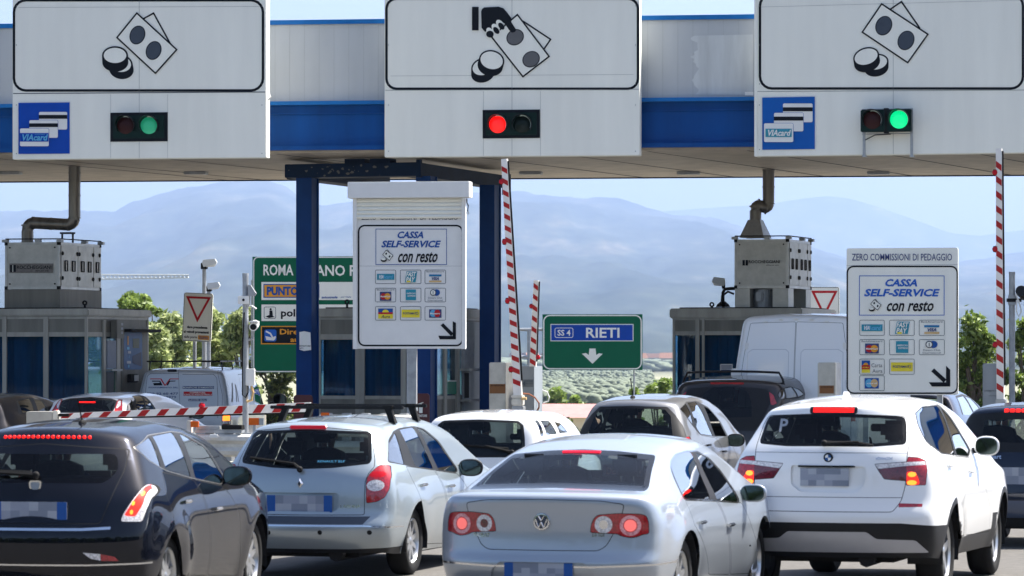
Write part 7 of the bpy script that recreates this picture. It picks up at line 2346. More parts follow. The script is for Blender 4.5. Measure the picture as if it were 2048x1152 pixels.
    mb = MB(); mb.box(-w_, w_, p.y - .025, p.y + .05, zz - .014, zz + .018, 'dullbrake', .008); mb.build('brake_strip', tl)
    fr = c.S2([z2(p) for p in [(1041, 484), (1048, 350), (1075, 302), (1110, 282), (1195, 270), (1255, 285), (1345, 358), (1460, 530), (1445, 548), (1208, 514)]])
    ps = [c.S2([z2(p) for p in P]) for P in ([(1047, 476), (1053, 372), (1086, 308), (1143, 497)], [(1112, 292), (1192, 276), (1312, 522), (1208, 507)], [(1212, 277), (1250, 290), (1338, 363), (1450, 528), (1440, 540), (1342, 526)])]
    side_glass(c, bm, rnd(fr, .05), [rnd(p, .03) for p in ps])
    dr = [c.S2([z2(p) for p in [(1150, 505), (1316, 528), (1375, 640), (1395, 760), (1392, 960), (1275, 965), (1262, 830), (1240, 700), (1185, 580)]]),
          c.S2([z2(p) for p in [(1322, 530), (1452, 548), (1495, 600), (1540, 700), (1555, 930), (1398, 955), (1401, 760), (1381, 640)]])]
    dd = doors(c, bm, [rnd(p, .03) for p in dr])
    q = c.S2([z2(p) for p in [(1284, 776), (1500, 778), (1500, 792), (1300, 796)]])
    for d_ in (): pass
    c.arches(bm); c.handle([z2((1250, 615)), z2((1412, 622))], 'chrome', dd)
    c.wheels(9, rimr=.66)
    mirror_px(c, 420 + 1532 * .3402, 760 + 515 * .3402, (.125, .09, .085), 'blackplastic')
    q = c.R2([z2(p) for p in [(232, 455), (500, 490), (520, 520)]])
    wiper(c, [(q[0][0] + .02, q[0][1]), (q[1][0], q[1][1])], tl, .013, [(0, e1[1] + .13), (q[1][0], q[1][1]), (q[1][0] - .25, q[1][1] + .03)])
    # roof bars
    for yb in (1.25, 2.05):
        zr_ = c.surf(0, 0, 'T', yb).z + .075
        mb = MB(); mb.box(-.66, .66, yb - .02, yb + .02, zr_ - .004, zr_ + .028, 'blackplastic', .006)
        o = mb.build('roof_bar', c.e)
        for sg in (-1, 1):
            pz = c.surf(sg * .56, 0, 'T', yb).z
            mb = MB(); mb.mesh([(sg * .48, yb - .03, zr_), (sg * .54, yb - .03, zr_), (sg * .59, yb - .045, pz - .005), (sg * .53, yb - .045, pz + .01), (sg * .48, yb + .03, zr_), (sg * .54, yb + .03, zr_), (sg * .59, yb + .045, pz - .005), (sg * .53, yb + .045, pz + .01)], [(0, 1, 2, 3), (4, 7, 6, 5), (0, 4, 5, 1), (1, 5, 6, 2), (2, 6, 7, 3), (3, 7, 4, 0)], 'rubber')
            mb.box(sg * .46, sg * .56, yb - .035, yb + .035, zr_ - .005, zr_ + .031, 'rubber', .006)
            mb.build('bar_foot', o, recalc=True)
    c.inside(); c.finish()
laguna(c)
seat_person(c, 'driver in dark clothes in the silver estate car', hw=.36, z=.58)

# ================================================================ DARK HATCHBACK (front left)
z1 = zc(0, 740, 0.3576); zq = zc(0, 810, 0.2967)
c = Car('hatchback_car', 'glossy blue black hatchback at the bottom left with a row of red brake dots', 'car', 4.5, 0.90,
    dict(R=[(.2, .16), (.3, .08), (.45, .01), (.6, .0), (.72, .0), (.78, .05), (.95, .09), (1.05, .16), (1.2, .27), (1.38, .42), (1.44, .44), (1.5, .46)],
         T=[(.4, 1.465), (.6, 1.49), (1.1, 1.53), (1.7, 1.555), (2.2, 1.53), (2.7, 1.43), (3.5, 1.05), (3.65, 1.0), (4.1, .88), (4.4, .74), (4.5, .6)],
         F=[(.2, 4.35), (.45, 4.49), (.7, 4.46), (1.5, 4.1)],
         W=[(.2, .81), (.35, .865), (.55, .895), (.75, .90), (.88, .895), (.97, .87), (1.04, .84), (1.2, .78), (1.35, .71), (1.45, .64), (1.55, .55)],
         B=[(0, .24), (.5, .2), (4, .18), (4.5, .2)], tap=[(0, .90), (.3, .965), (.85, 1.0), (3.2, 1), (4.0, .96), (4.3, .88), (4.5, .8)],
         gh=[(0, .93), (.8, .97), (1.8, 1.0), (4, .95)], bow=.2, fbow=.28, crown=.05, belt=.97, wr=.92, wf=3.62, rad=.325, flare=.03),
    58, 28.6, 10.4, P_BLACK, nst=50, nrow=20)
def delta(c):
    bm = c.bm
    lo = [z1(p) for p in [(672, 850), (684, 808), (760, 700), (798, 655), (845, 632), (885, 645), (903, 672), (880, 700), (838, 752), (798, 850)]]
    li = [z1(p) for p in [(693, 815), (765, 705), (805, 660), (845, 638), (872, 652), (800, 752), (758, 820)]]
    g_ = c.R2([z1((300, 418)), z1((600, 430)), z1((716, 450)), z1((688, 560)), z1((606, 722)), z1((300, 714))])
    glassp = rnd(sym(g_), .03)
    zb = c.R2([zq((200, 820))])[0][1]
    gate = rnd(sym([(0, g_[0][1] + .012)] + [(g_[2][0] + .012, g_[2][1] + .012), (g_[3][0] + .015, g_[3][1]), (g_[4][0] + .02, g_[4][1]), (g_[4][0] - .04, zb + .02)] + [(0, zb + .02)]), .03)
    for m in (1, -1):
        bms = []
        lr = c.R2(lo); ir = c.R2(li)
        g = c.piece(bm, rnd([(m * x, z) for x, z in lr], .02), 'R', gap=.004, mat='clearlens', nmin=.0)
        if g:
            c.paint(g, rnd([(m * x, z) for x, z in ir], .02), 'R', 'litred')
            for pp in ((745, 745), (735, 795), (800, 690)):
                q = c.R2([z1(pp)])[0]; c.paint(g, ell(m * q[0], q[1], .012, .018, 0, 10), 'R', 'litorange')
            c.to_obj(g, 'tail_lamp')
    t = c.piece(bm, gate, 'R', gap=.006, nmin=.02)
    g = c.piece(t, glassp, 'R', nmin=.02)
    zg = g_[0][1]; zlow = g_[4][1]
    inner = rnd([(-.56, zg - .07), (.56, zg - .07), (.60, zg - .20), (.52, zg - .29), (-.52, zg - .29), (-.60, zg - .20)], .05)
    gg = c.piece(g, inner, 'R', mat='glass', nmin=.02)
    k = c.mi(pm('tailgate_black_glass', (0.004, 0.005, 0.009), 0.06, coat=0.35, var=0.02))
    for f in g.faces: f.material_index = k
    tl = c.to_obj(t, 'tailgate')
    c.to_obj(g, 'window_border', tl); c.to_obj(gg, 'rear_window', tl)
    zs_ = c.R2([z1((250, 374))])[0][1]
    mb = MB()
    for i in range(18):
        x = -.36 + .72 * (i + .5) / 18
        p = c.surf(x, zs_ - .012 * (abs(x) / .6) ** 2)
        if p: mb.sphere((x, p.y - .004, p.z), .0145, .01, .0145, 'brakered', 8, 6)
    mb.build('brake_dots', tl, smooth=True)
    q = c.R2([zq((200, 712))])[0]
    c.plate(-.02, q[1], w=.60, h=.135, parent=tl, dy=.0)
    p = c.surf(0, zb - .012)
    zz = zb - .02
    c.seam(bm, [(-.60, zz + .01), (-.4, zz), (.4, zz), (.60, zz + .01)], 'R', .02, mat='chrome')
    for m in (1, -1):
        q = c.R2([z1(p_) for p_ in [(462, 1022), (560, 1030), (562, 1066), (505, 1055)]]); c.paint(bm, [(m * x, z) for x, z in q], 'R', 'clearlens')
        q = c.R2([z1(p_) for p_ in [(562, 1030), (640, 1045), (665, 1068), (565, 1068)]]); c.paint(bm, [(m * x, z) for x, z in q], 'R', 'redlens')
    zz = c.R2([z1((600, 1092))])[0][1]
    c.seam(bm, [(-.86, zz + .01), (-.45, zz), (.45, zz), (.86, zz + .01)], 'R', .012, mat='chrome')
    e1 = c.R2([z1((165, 650))])[0]; p = c.surf(0, e1[1])
    mb = MB(); pts = rnd([(-.052, .045), (.052, .045), (.045, -.02), (0, -.058), (-.045, -.02)], .025)
    mb.prism([(x + .0, e1[1] + z) for x, z in pts], p.y - .012, p.y + .02, 'chrome'); ob = mb.build('emblem', tl)
    mb = MB(); mb.prism([(x * .7, e1[1] + z * .7) for x, z in pts], p.y - .016, p.y - .0125, 'concretesh'); mb.build('badge_face', ob)
    fr = c.S2([z1(p) for p in [(730, 432), (825, 362), (955, 341), (1015, 350), (1150, 428), (1258, 600), (1240, 642), (1070, 606), (930, 565), (830, 508)]])
    ps = [c.S2([z1(p) for p in P]) for P in ([(742, 430), (834, 376), (900, 545), (832, 503)], [(850, 370), (960, 347), (1068, 598), (930, 560)], [(998, 352), (1142, 430), (1248, 600), (1236, 634), (1092, 604)])]
    for sg in (1, -1): c.paint(bm, rnd(fr, .05), 'S', 'duct', sg)
    side_glass(c, bm, rnd(inset(fr, .006), .05), [rnd(p, .03) for p in ps])
    dr = [c.S2([z1(p) for p in [(905, 568), (1080, 612), (1140, 720), (1170, 860), (1155, 1150), (1020, 1150), (1012, 1000), (980, 880), (930, 700)]]),
          c.S2([z1(p) for p in [(1086, 612), (1240, 645), (1290, 700), (1340, 800), (1345, 960), (1330, 1150), (1161, 1150), (1176, 860), (1146, 720)]])]
    dd = doors(c, bm, [rnd(p, .03) for p in dr])
    c.arches(bm); c.handle([z1((1040, 735)), z1((1213, 775))], 'chrome', dd)
    c.wheels(10, rimr=.70)
    mirror_px(c, 1328 * .3576, 740 + 592 * .3576, (.125, .09, .082), P_BLACK)
    q = c.R2([z1((180, 572))])[0]
    wiper(c, [(q[0], q[1]), (q[0] - .5, q[1] + .01)], tl, .014, [(.0, q[1] - .02), (q[0] - .3, q[1])])
    pz = c.surf(.12, 0, 'T', 1.0)
    mb = MB(); mb.sphere((.12, 1.0, pz.z), .03, .06, .03, 'rubber', 10, 6); mb.tube([(.12, 1.0, pz.z), (.12, .86, pz.z + .19)], .006, 'rubber', 6); mb.build('roof_aerial', c.e)
    c.inside(seat_z=.66); c.finish()
delta(c)
seat_person(c, 'driver in dark clothes in the blue black hatchback', hw=.36, z=.62)
# ================================================================ VEHICLES FARTHER BACK
def spec(L, W, top, rear, belt, wr, wf, rad, roof=None, under=.2, bow=.15, wtop=.66, **kw):
    """proportions of an everyday car; rear = (z,y) line, roof = (y,z) line"""
    Wp = [(.15, W * .9), (.35, W * .965), (.6, W), (belt - .12, W * .99), (belt, W * .955), (belt + .08, W * .90), (belt + (top - belt) * .55, W * (wtop + .14)), (top - .06, W * wtop), (top + .05, W * (wtop - .08))]
    return dict(R=rear, T=roof, F=[(.15, L - .15), (.45, L), (.75, L - .04), (1.5, L - .4)], W=Wp, B=[(0, under + .03), (.5, under), (L, under)],
                tap=[(0, .91), (.3, .97), (.8, 1), (L - 1.2, 1), (L - .5, .95), (L, .8)], gh=[(0, .94), (1.2, 1), (L, .96)], bow=bow, fbow=.25, crown=.04, belt=belt, wr=wr, wf=wf, rad=rad, flare=.015, **kw)
def simple(c, glassp, inner=None, gate=None, lamps=(), frame=None, panes=(), drs=(), brake=None, brakemat='brakered', glassm='glass', border='blackplastic', trim='blackplastic', rnd_=.02, wheel=True, inside=True, sideglass='glassside', **kw):
    bm = c.bm
    gp = rnd(sym(glassp), rnd_)
    for (poly, mat, marks) in lamps:
        for m in (1, -1):
            g = c.piece(bm, rnd([(m * x, z) for x, z in poly], .01), 'R', gap=.003, mat=mat, nmin=.0)
            if g is None: continue
            for (q, mm) in marks: c.paint(g, [(m * x, z) for x, z in q], 'R', mm)
            c.to_obj(g, 'tail_lamp')
    src = bm; tl = None
    if gate:
        t = c.piece(bm, rnd(sym(gate), .02), 'R', gap=.006, nmin=.02); src = t
    g = c.piece(src, gp, 'R', nmin=.02)
    inn = rnd(sym(inner), rnd_) if inner else inset(gp, .025)
    gg = c.piece(g, inn, 'R', mat=glassm, nmin=.02)
    k = c.mi(border)
    for f in g.faces: f.material_index = k
    if gate: tl = c.to_obj(t, 'tailgate')
    c.to_obj(g, 'window_border', tl)
    if gg: c.to_obj(gg, 'rear_window', tl)
    if brake:
        x_, z0, z1 = brake; p = c.surf(0, (z0 + z1) / 2)
        mb = MB(); mb.box(-x_, x_, p.y - .012, p.y + .04, z0, z1, brakemat, .004); mb.build('brake_strip', c.e)
    if frame: side_glass(c, bm, rnd(frame, .04), [rnd(p, .025) for p in panes], trim=trim, glassm=sideglass)
    c.dd = doors(c, bm, [rnd(p, .02) for p in drs])
    c.arches(bm)
    if wheel: c.wheels(7)
    if inside: c.inside(**kw)
    c.tl = tl
    return c
z6 = zc(1100, 730, 0.25391)
# grey beige hatchback
c = Car('hatchback_car', 'grey beige hatchback with an open front window, roof aerial and black wing mirror', 'car', 4.1, .85,
    spec(4.1, .85, 1.53, [(.2, .1), (.45, .0), (.7, .0), (.85, .04), (1.0, .11), (1.2, .22), (1.36, .32), (1.41, .30)], .96, .75, 3.3, .31,
         roof=[(.35, 1.425), (.6, 1.465), (1.2, 1.515), (1.8, 1.53), (2.2, 1.50), (2.6, 1.39), (3.2, 1.04), (3.7, .88), (4.1, .6)], wtop=.68), 1252, 50.0, 16.8, P_BEIGE, nst=40, nrow=16)
G6 = lambda P: c.R2([z6(p) for p in P]); S6 = lambda P: c.S2([z6(p) for p in P])
simple(c, G6([(640, 322), (925, 330), (985, 390), (1050, 480), (1085, 585), (560, 590)]), G6([(620, 342), (905, 350), (950, 400), (968, 575), (560, 580)]),
       lamps=[(G6([(1042, 605), (1075, 564), (1105, 562), (1135, 612), (1132, 720), (1050, 720)]), 'redlens', [])],
       frame=S6([(1016, 345), (1070, 288), (1150, 283), (1245, 332), (1345, 450), (1402, 562), (1300, 566), (1178, 548), (1105, 456)]),
       panes=[S6([(1023, 346), (1068, 306), (1128, 468), (1108, 448)]), S6([(1080, 298), (1145, 291), (1282, 557), (1185, 542), (1146, 480)]), ],
       drs=[S6([(1190, 552), (1300, 572), (1350, 650), (1370, 760), (1368, 940), (1290, 940), (1270, 760), (1225, 640)]), S6([(1306, 572), (1402, 572), (1440, 640), (1490, 760), (1500, 940), (1374, 940), (1376, 760), (1356, 650)])],
       seat_z=.64)
fw = S6([(1210, 325), (1250, 345), (1330, 440), (1388, 560), (1300, 558)])
for sg in (1, -1):
    fs = carve(c.bm, rnd(fw, .03), 'S', sg)
    if sg > 0: bmesh.ops.delete(c.bm, geom=fs, context='FACES')
    else: c.to_obj((lambda nb: ([setattr(f, 'material_index', c.mi('glassside')) for f in nb.faces], nb)[1])(take(c.bm, fs)), 'side_window')
c.handle([z6((1245, 630)), z6((1368, 680))], 'blackplastic', c.dd)
mirror_px(c, 1100 + 1462 * .2539, 730 + 592 * .2539, (.13, .09, .09), 'blackplastic')
pz = c.surf(-.12, 0, 'T', .8)
mb = MB(); mb.sphere((-.12, .8, pz.z), .035, .06, .03, 'rubber', 10, 6); mb.tube([(-.12, .8, pz.z), (-.14, .76, pz.z + .26)], .008, 'rubber', 6); mb.build('roof_aerial', c.e)
c.finish()
seat_person(c, 'driver in dark clothes leaning in the grey beige hatchback', hw=.34, z=.62)

# brown black people carrier
c = Car('people_carrier', 'dark brown people carrier with raised black roof rails and unlit brake strip', 'car', 4.6, .90,
    spec(4.6, .92, 1.74, [(.2, .1), (.45, 0), (.8, .03), (1.1, .1), (1.3, .2), (1.55, .33), (1.62, .32)], 1.05, .9, 3.65, .32,
         roof=[(.35, 1.635), (.6, 1.68), (1.3, 1.735), (2.0, 1.74), (2.5, 1.69), (2.9, 1.54), (3.6, 1.10), (4.2, .95), (4.6, .7)], wtop=.90), 1444, 58.5, 16.8, P_BROWN, nst=36, nrow=16)
simple(c, G6([(1327, 160), (1700, 188), (1728, 215), (1735, 300), (1640, 515), (1327, 518)]), G6([(1327, 172), (1500, 178), (1560, 215), (1585, 300), (1590, 410), (1327, 415)]),
       lamps=[(G6([(1724, 208), (1762, 236), (1788, 300), (1760, 318), (1738, 312)]), 'redlens', [])],
       frame=S6([(1785, 240), (1808, 192), (1875, 166), (1960, 188), (2010, 230), (1960, 262), (1820, 275)]),
       panes=[S6([(1794, 240), (1812, 200), (1836, 190), (1850, 262), (1815, 268)]), S6([(1846, 187), (1900, 174), (1945, 250), (1862, 262)]), S6([(1912, 175), (1960, 194), (2000, 230), (1955, 250)])], brake=(.27, 1.60, 1.63), brakemat='redlens', glassm='glassdark', seat_z=.78, belt=1.02)
for y in (.75,):
    pts = []
    for x in (-.82, -.80, -.74, -.4, 0, .4, .74, .80, .82):
        p = c.surf(max(-.70, min(.70, x)), 0, 'T', y); z_ = c.surf(0, 0, 'T', y).z
        pts.append((x, y, z_ - .12 if abs(x) > .81 else (z_ - .02 if abs(x) > .79 else z_ + .085 + .02 * (1 - (x / .74) ** 2))))
    mb = MB(); mb.tube(pts, .019, 'blackplastic', 8); mb.build('roof_bar', c.e, smooth=True)
c.finish()
seat_person(c, 'driver with rounded dark hair in the dark brown people carrier', hw=.36, z=.76)

# small old white hatchback
z5 = zc(820, 720, 0.33203)
c = Car('hatchback_car', 'small boxy white hatchback behind the silver estate car', 'car', 3.8, .79,
    spec(3.8, .79, 1.44, [(.2, .06), (.4, 0), (.75, .02), (.9, .05), (1.25, .15), (1.37, .20), (1.4, .2)], .92, .62, 2.95, .28,
         roof=[(.2, 1.385), (.45, 1.415), (1.2, 1.44), (1.8, 1.43), (2.1, 1.38), (2.7, .98), (3.3, .86), (3.8, .6)], bow=.08, wtop=.76), 952, 41.7, 13.0, P_WHITE, nst=38, nrow=16)
G5 = lambda P: c.R2([z5(p) for p in P]); S5 = lambda P: c.S2([z5(p) for p in P])
simple(c, G5([(407, 358), (652, 366), (684, 392), (692, 470), (694, 586), (407, 588)]),
       frame=None, seat_z=.6)
side_glass(c, c.bm, None, [rnd(S5(P), .02) for P in ([(748, 364), (768, 362), (806, 455), (786, 462)], [(782, 364), (836, 367), (884, 445), (822, 452)], [(868, 372), (905, 382), (950, 436), (900, 442)])])
c.finish()
wiper(c, [(.35, 1.02), (-.25, 1.06)], None, .014, [(.40, .98), (.1, 1.05)])
seat_person(c, 'driver in dark clothes in the small boxy white hatchback', hw=.33, z=.54, s_=.94)

# white hatchback beside the lettered van
z7 = zc(0, 580, 0.23431)
c = Car('hatchback_car', 'old white hatchback with tall pillar lamps behind the striped barrier arm', 'car', 4.2, .86,
    spec(4.2, .86, 1.48, [(.2, .1), (.45, 0), (.8, .03), (.95, .12), (1.1, .25), (1.32, .46), (1.36, .44)], .93, .8, 3.4, .31,
         roof=[(.45, 1.365), (.7, 1.41), (1.3, 1.465), (1.9, 1.475), (2.3, 1.43), (2.7, 1.30), (3.3, 1.0), (3.8, .85), (4.2, .6)], wtop=.74), 152, 58.0, 16.8, P_WHITE2, nst=36, nrow=16)
G7 = lambda P: c.R2([z7(p) for p in P]); S7 = lambda P: c.S2([z7(p) for p in P])
simple(c, G7([(690, 912), (950, 926), (1003, 944), (985, 995), (960, 1050), (690, 1052)]),
       lamps=[(G7([(1012, 932), (1050, 935), (1046, 985), (1046, 1080), (962, 1080), (985, 990)]), 'redlens', [(G7([(1012, 945), (1034, 945), (1030, 985), (1000, 1010), (990, 1008)]), 'clearlens'), (G7([(972, 1022), (1000, 1022), (998, 1045), (968, 1045)]), 'litred')])],
       frame=S7([(1078, 1030), (1082, 980), (1118, 905), (1180, 893), (1250, 918), (1335, 1030), (1320, 1045), (1090, 1045)]),
       panes=[S7([(1083, 1030), (1088, 975), (1112, 930), (1126, 1035)]), S7([(1122, 912), (1178, 901), (1226, 1035), (1134, 1035)]), S7([(1196, 902), (1248, 925), (1322, 1030), (1240, 1035)])],
       brake=(.13, 1.315, 1.335))
mirror_px(c, 395, 828, (.12, .09, .08), 'blackplastic')
c.finish()

# dark hatchback at the left edge
c = Car('hatchback_car', 'dark hatchback cut off by the left picture edge beside the white one', 'car', 4.1, .86,
    spec(4.1, .86, 1.48, [(.2, .08), (.45, 0), (.8, .02), (1.0, .08), (1.3, .22), (1.36, .22)], .95, .8, 3.35, .31,
         roof=[(.25, 1.375), (.5, 1.42), (1.2, 1.475), (1.9, 1.47), (2.3, 1.42), (2.7, 1.28), (3.3, 1.0), (3.8, .85), (4.1, .6)]), -92, 57.0, 17.0, P_BROWN, nst=36, nrow=16)
simple(c, [(0, 1.33), (.56, 1.32), (.66, 1.0), (0, .98)],
       frame=S7([(135, 945), (200, 925), (285, 918), (360, 940), (425, 1030), (420, 1045), (160, 1060)]),
       panes=[S7([(148, 948), (248, 924), (292, 1035), (190, 1050)]), S7([(284, 926), (350, 942), (412, 1030), (325, 1036)])])
c.finish()

# lettered service van
zv = zc(240, 690, 0.20833)
c = Car('service_van', 'silver grey service van with lettered rear doors and a thin roof rack', 'van', 4.3, .83,
    dict(R=[(.3, .06), (.5, 0), (1.0, .03), (1.5, .09), (1.75, .14)], T=[(.1, 1.80), (.5, 1.84), (1.5, 1.86), (2.5, 1.85), (2.8, 1.79), (3.4, 1.18), (3.6, 1.1), (4.1, .95), (4.3, .7)],
         F=[(.2, 4.2), (.6, 4.3), (1.5, 4.0)], W=[(.2, .78), (.5, .82), (1.0, .83), (1.4, .80), (1.7, .735), (1.85, .68)], B=[(0, .25), (4.3, .22)], tap=[(0, .965), (.3, .99), (.8, 1), (3.3, 1), (4.3, .82)],
         gh=[(0, .99), (2, 1), (4.3, .95)], bow=.05, fbow=.22, crown=.03, belt=1.05, wr=.85, wf=3.6, rad=.32, flare=.012), 362, 64.0, 7.0, P_VAN, nst=36, nrow=18, smooth=1)
GV = lambda P: c.R2([zv(p) for p in P])
bm = c.bm
lp = GV([(985, 672), (1062, 675), (1064, 812), (983, 808)])
for m in (1, -1):
    g = c.piece(bm, [(m * x, z) for x, z in lp], 'R', gap=.003, mat='darkred', nmin=.0)
    if g:
        zt = max(z for x, z in lp); x0, x1 = min(x for x, z in lp), max(x for x, z in lp)
        c.paint(g, [(m * x0, zt), (m * x1, zt), (m * x1, zt - .10), (m * x0, zt - .10)], 'R', 'litorange'); c.paint(g, [(m * x0, zt - .10), (m * x1, zt - .10), (m * x1, zt - .15), (m * x0, zt - .15)], 'R', 'clearlens')
        c.to_obj(g, 'tail_lamp')
xc = GV([(585, 400)])[0][0]
dl = GV([(240, 232), (585, 222), (580, 820), (175, 820)]); 
pr = GV([(592, 222), (955, 240), (985, 480), (980, 660), (980, 820), (588, 820)])
t = c.piece(bm, rnd(pr, .02), 'R', gap=.005)
ob1 = None
def vtext(st, x0, y0, x1, y1, mat, parent, bold=.015):
    q = c.R2([zv((x0, y1)), zv((x1, y0))]); put_text(c, st, q[0][0], q[1][0], q[0][1], q[1][1], mat, parent, bold=bold)
for P_, mt in (([(602, 395), (902, 395), (902, 421), (602, 421)], 'navy'), ([(610, 447), (885, 447), (885, 488), (610, 488)], 'red'), ([(657, 517), (833, 517), (833, 539), (657, 539)], 'navy')):
    c.paint(t, GV(P_), 'R', mt)
c.seam(t, GV([(600, 282), (900, 282), (930, 320), (940, 500), (938, 700)]), 'R', .006)
q = GV([(985, 505)])[0]
rdo = c.to_obj(t, 'rear_door')
vtext('BONIFICHE D\'AMIANTO', 608, 400, 897, 416, 'signwhite', rdo, .01); vtext('COPERTURE', 670, 451, 820, 465, 'signwhite', rdo, .01); vtext('CIVILI E INDUSTRIALI', 616, 469, 880, 484, 'signwhite', rdo, .01); vtext('LAVORI EDILI', 664, 521, 827, 535, 'signwhite', rdo, .01)
left = [(x, z) for x, z in GV([(585, 222), (585, 820)])]
pl_ = [(-x + 2 * xc, z) for x, z in pr]
t = c.piece(bm, rnd(pl_, .02), 'R', gap=.005)
if t:
    c.seam(t, GV([(578, 275), (290, 275), (262, 300), (240, 500), (228, 700)]), 'R', .006)
    c.paint(t, rnd(GV([(458, 233), (548, 233), (548, 258), (458, 258)]), .02), 'R', 'black')
    for P_ in ([(290, 321), (385, 321), (383, 330), (286, 330)], [(383, 321), (398, 321), (436, 385), (425, 392)], [(478, 321), (492, 321), (440, 390), (425, 390)], [(480, 321), (566, 321), (562, 330), (480, 330)]): c.paint(t, GV(P_), 'R', 'red')
    for P_ in ([(305, 342), (385, 342), (410, 388), (392, 388), (378, 352), (308, 352)], [(318, 366), (384, 362), (392, 388), (325, 388)], [(470, 342), (535, 342), (530, 350), (480, 352), (462, 388), (446, 388)]): c.paint(t, GV(P_), 'R', 'black')
    ldo = c.to_obj(t, 'rear_door')
    vtext('RISANAMENTO SRL', 275, 401, 560, 415, 'navy', ldo); vtext('329 92 60 477', 258, 456, 560, 477, 'navy', ldo); vtext('06 3751 8979', 262, 490, 540, 511, 'navy', ldo); vtext('RISANAMENTO.IT', 330, 555, 540, 567, 'navy', ldo)
SV = lambda P: c.S2([zv(p) for p in P])
fr = [(2.45, 1.12), (2.55, 1.62), (2.75, 1.70), (3.30, 1.16)]
side_glass(c, bm, None, [rnd(fr, .04)])
for sg in (1, -1):
    c.seam(bm, [(2.35, .4), (2.35, 1.75)], 'S', .008, sg); c.seam(bm, [(1.35, .4), (1.35, 1.72), (2.3, 1.74)], 'S', .008, sg); c.seam(bm, [(.2, 1.1), (1.3, 1.1)], 'S', .01, sg)
    c.paint(bm, [(.35, 1.25), (.62, 1.58), (.72, 1.58), (.5, 1.25)], 'S', 'grey', sg); c.paint(bm, [(.75, 1.25), (.85, 1.55), (.95, 1.55), (1.0, 1.25), (.93, 1.25), (.89, 1.45), (.84, 1.25)], 'S', 'grey', sg)
c.arches(bm); c.wheels(7)
mb = MB()
for sg in (-1, 1):
    mb.tube([(sg * .62, .2, 1.95), (sg * .62, 2.4, 1.95)], .014, 'blackplastic', 6)
    for y in (.4, 1.3, 2.2): mb.tube([(sg * .62, y, 1.95), (sg * .64, y, 1.80)], .012, 'blackplastic', 6)
for y in (.2, .9, 1.6, 2.4): mb.tube([(-.64, y, 1.95), (.64, y, 1.95)], .014, 'blackplastic', 6)
mb.build('roof_rack', c.e)
mirror_px(c, 560, 800, (.13, .1, .12), 'blackplastic')
c.finish()

# tall white panel van
z8 = zc(1300, 330, 0.43385)
c = Car('panel_van', 'tall plain white panel van with closed rear doors beside the right booth', 'van', 5.6, 1.02,
    dict(R=[(.4, .04), (.6, 0), (1.2, .03), (2.0, .12), (2.6, .24)], T=[(.2, 2.68), (.6, 2.73), (2.0, 2.75), (3.6, 2.73), (4.0, 2.5), (4.7, 1.35), (5.2, 1.1), (5.6, .8)],
         F=[(.3, 5.5), (.7, 5.6), (2.5, 5.2)], W=[(.3, .99), (.6, 1.03), (1.2, 1.05), (1.7, 1.04), (2.3, .96), (2.6, .92), (2.75, .86)], B=[(0, .38), (5.6, .3)], tap=[(0, .97), (.3, .99), (.8, 1), (4.5, 1), (5.6, .85)],
         gh=[(0, 1), (5.6, 1)], bow=.05, fbow=.22, crown=.04, belt=1.3, wr=1.0, wf=4.6, rad=.34, flare=.01), 1586, 60.0, 16.8, P_WHITE, nst=36, nrow=24, smooth=1)
bm = c.bm
G8 = lambda P: c.R2([z8(p) for p in P])
rd_ = G8([(672, 722), (900, 735)])
zt = G8([(667, 722)])[0][1]
for m in (1, -1):
    pd = [(.004 * m, zt), (.76 * m, zt - .02), (.84 * m, zt - .5), (.93 * m, 1.4), (.93 * m, .5), (.004 * m, .5)]
    t = c.piece(bm, rnd(pd, .03), 'R', gap=.006)
    z_ = G8([(540, 850)])[0][1]
    c.seam(t, [(.10 * m, .9), (.10 * m, z_ - .05), (.15 * m, z_), (.70 * m, z_), (.78 * m, z_ - .05), (.80 * m, .9)], 'R', .008, mat=P_VAN)
    do = c.to_obj(t, 'rear_door')
    for z_h in (2.2, 1.6, .8):
        q = c.surf(m * (.86 if z_h < 2 else .80), z_h)
        if q: mb = MB(); mb.box(q.x - .03, q.x + .03, q.y - .012, q.y + .01, z_h - .06, z_h + .06, 'white', .008); mb.build('hinge', do)
    c.paint(bm, [(m * .90, 1.5), (m * .99, 1.5), (m * .99, 1.0), (m * .90, 1.0)], 'R', 'redlens')
for x in (-.5, -.25, 0, .25, .5):
    p = c.surf(x, 0, 'T', .25); mb = MB(); mb.box(x - .03, x + .03, .2, .32, p.z - .01, p.z + .012, 'white', .006); mb.build('roof_clip', c.e)
c.arches(bm); c.wheels(7); c.finish()
for (x0, y0, x1, y1) in ((384, 938, 428, 975),):
    q = G8([(x0, y1), (x1, y0)])
    mb = MB(); mb.box(q[0][0], q[1][0], -.06, .0, q[0][1], q[1][1], 'white', .02); mb.build('door_hinge_box', c.e)

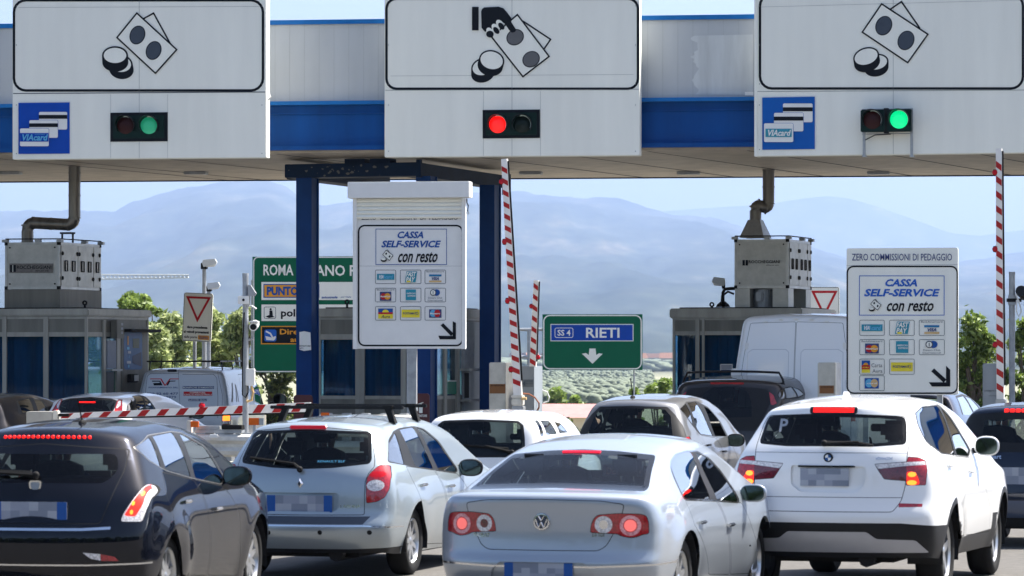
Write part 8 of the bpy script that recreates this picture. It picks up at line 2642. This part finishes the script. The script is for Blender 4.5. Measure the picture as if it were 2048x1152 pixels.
# two seater at the right edge
zs = zc(1840, 740, 0.31231)
c = Car('city_car', 'short dark two seat city car at the right picture edge with lit red brake dots', 'car', 2.6, .77,
    spec(2.6, .77, 1.54, [(.2, .12), (.4, .02), (.55, 0), (.7, .03), (.95, .06), (1.0, .09), (1.35, .24), (1.42, .20), (1.46, .22)], 1.0, .45, 2.3, .29,
         roof=[(.25, 1.475), (.5, 1.52), (1.0, 1.55), (1.4, 1.53), (1.7, 1.4), (2.2, 1.0), (2.45, .85), (2.6, .6)], wtop=.76), 2036, 40.0, 16.0, P_NAVY, nst=34, nrow=16)
GS = lambda P: c.R2([zs(p) for p in P])
simple(c, GS([(600, 262), (235, 266), (215, 300), (290, 520), (400, 528), (600, 528)])[0:1] + [(.60, 1.42), (.66, 1.35), (.62, 1.02), (0, 1.02)], [(0, 1.37), (.40, 1.36), (.42, 1.13), (0, 1.12)],
       lamps=[([(.62, .98), (.72, .98), (.74, .80), (.64, .80)], 'redlens', [])], frame=[(.5, 1.08), (.75, 1.40), (1.3, 1.40), (1.85, 1.05)], panes=[[(.62, 1.1), (.8, 1.37), (1.28, 1.37), (1.78, 1.07)]],
       brake=None, seat_z=.75, rows=1, yf=1.0, belt=1.0)
q = GS([(380, 252), (588, 268)])
mb = MB(); zc2 = (q[0][1] + q[1][1]) / 2; x0, x1 = q[0][0], q[1][0]
w_ = (x1 - x0) / 2; x0 = -w_
for i in range(6):
    xx = -w_ + 2 * w_ * (i + .5) / 6; p = c.surf(xx, zc2); mb.box(xx - w_ / 7.4, xx + w_ / 7.4, p.y - .012, p.y + .02, zc2 - .022, zc2 + .022, 'brakered', .006)
mb.build('brake_strip', c.e)
q = GS([(428, 568), (522, 545)]); put_text(c, 'smart', q[0][0], q[1][0], q[0][1], q[1][1], 'chrome', c.e)
q = GS([(500, 615), (640, 740)]); zpl = (q[0][1] + q[1][1]) / 2
q2 = GS([(472, 680), (650, 680)])
c.plate((q2[0][0] + .0) + .27, zpl, w=.54, h=.18, rows=2, both=False)
q = GS([(500, 835), (500, 945)])
c.paint(c.bm, [(-.8, q[0][1]), (.8, q[0][1]), (.8, q[1][1]), (-.8, q[1][1])], 'R', P_BLUE)
c.paint(c.bm, [(-.8, q[1][1]), (.8, q[1][1]), (.8, .15), (-.8, .15)], 'R', 'rubber')
c.finish()
seat_person(c, 'driver in dark clothes in the short dark city car', hw=.33, z=.68, yf=1.0)

# blue car beyond the right sign
c = Car('hatchback_car', 'metallic blue car peeking out below the right cash desk sign', 'car', 4.2, .86,
    spec(4.2, .86, 1.46, [(.2, .1), (.45, 0), (.8, .03), (1.0, .1), (1.3, .32), (1.34, .32)], .95, .8, 3.4, .31,
         roof=[(.35, 1.355), (.6, 1.40), (1.3, 1.455), (1.9, 1.46), (2.3, 1.40), (2.7, 1.28), (3.3, 1.0), (3.8, .85), (4.2, .6)]), 1822, 66.0, 17.0, P_BLUE, nst=34, nrow=14)
simple(c, [(0, 1.31), (.54, 1.30), (.64, 1.0), (0, .98)], frame=[(.7, 1.0), (1.0, 1.33), (1.8, 1.36), (2.4, 1.30), (2.95, .98)], panes=[[(.8, 1.0), (1.05, 1.3), (1.75, 1.32), (1.85, .98)], [(1.95, .98), (1.9, 1.32), (2.35, 1.27), (2.85, .98)]])
c.finish()
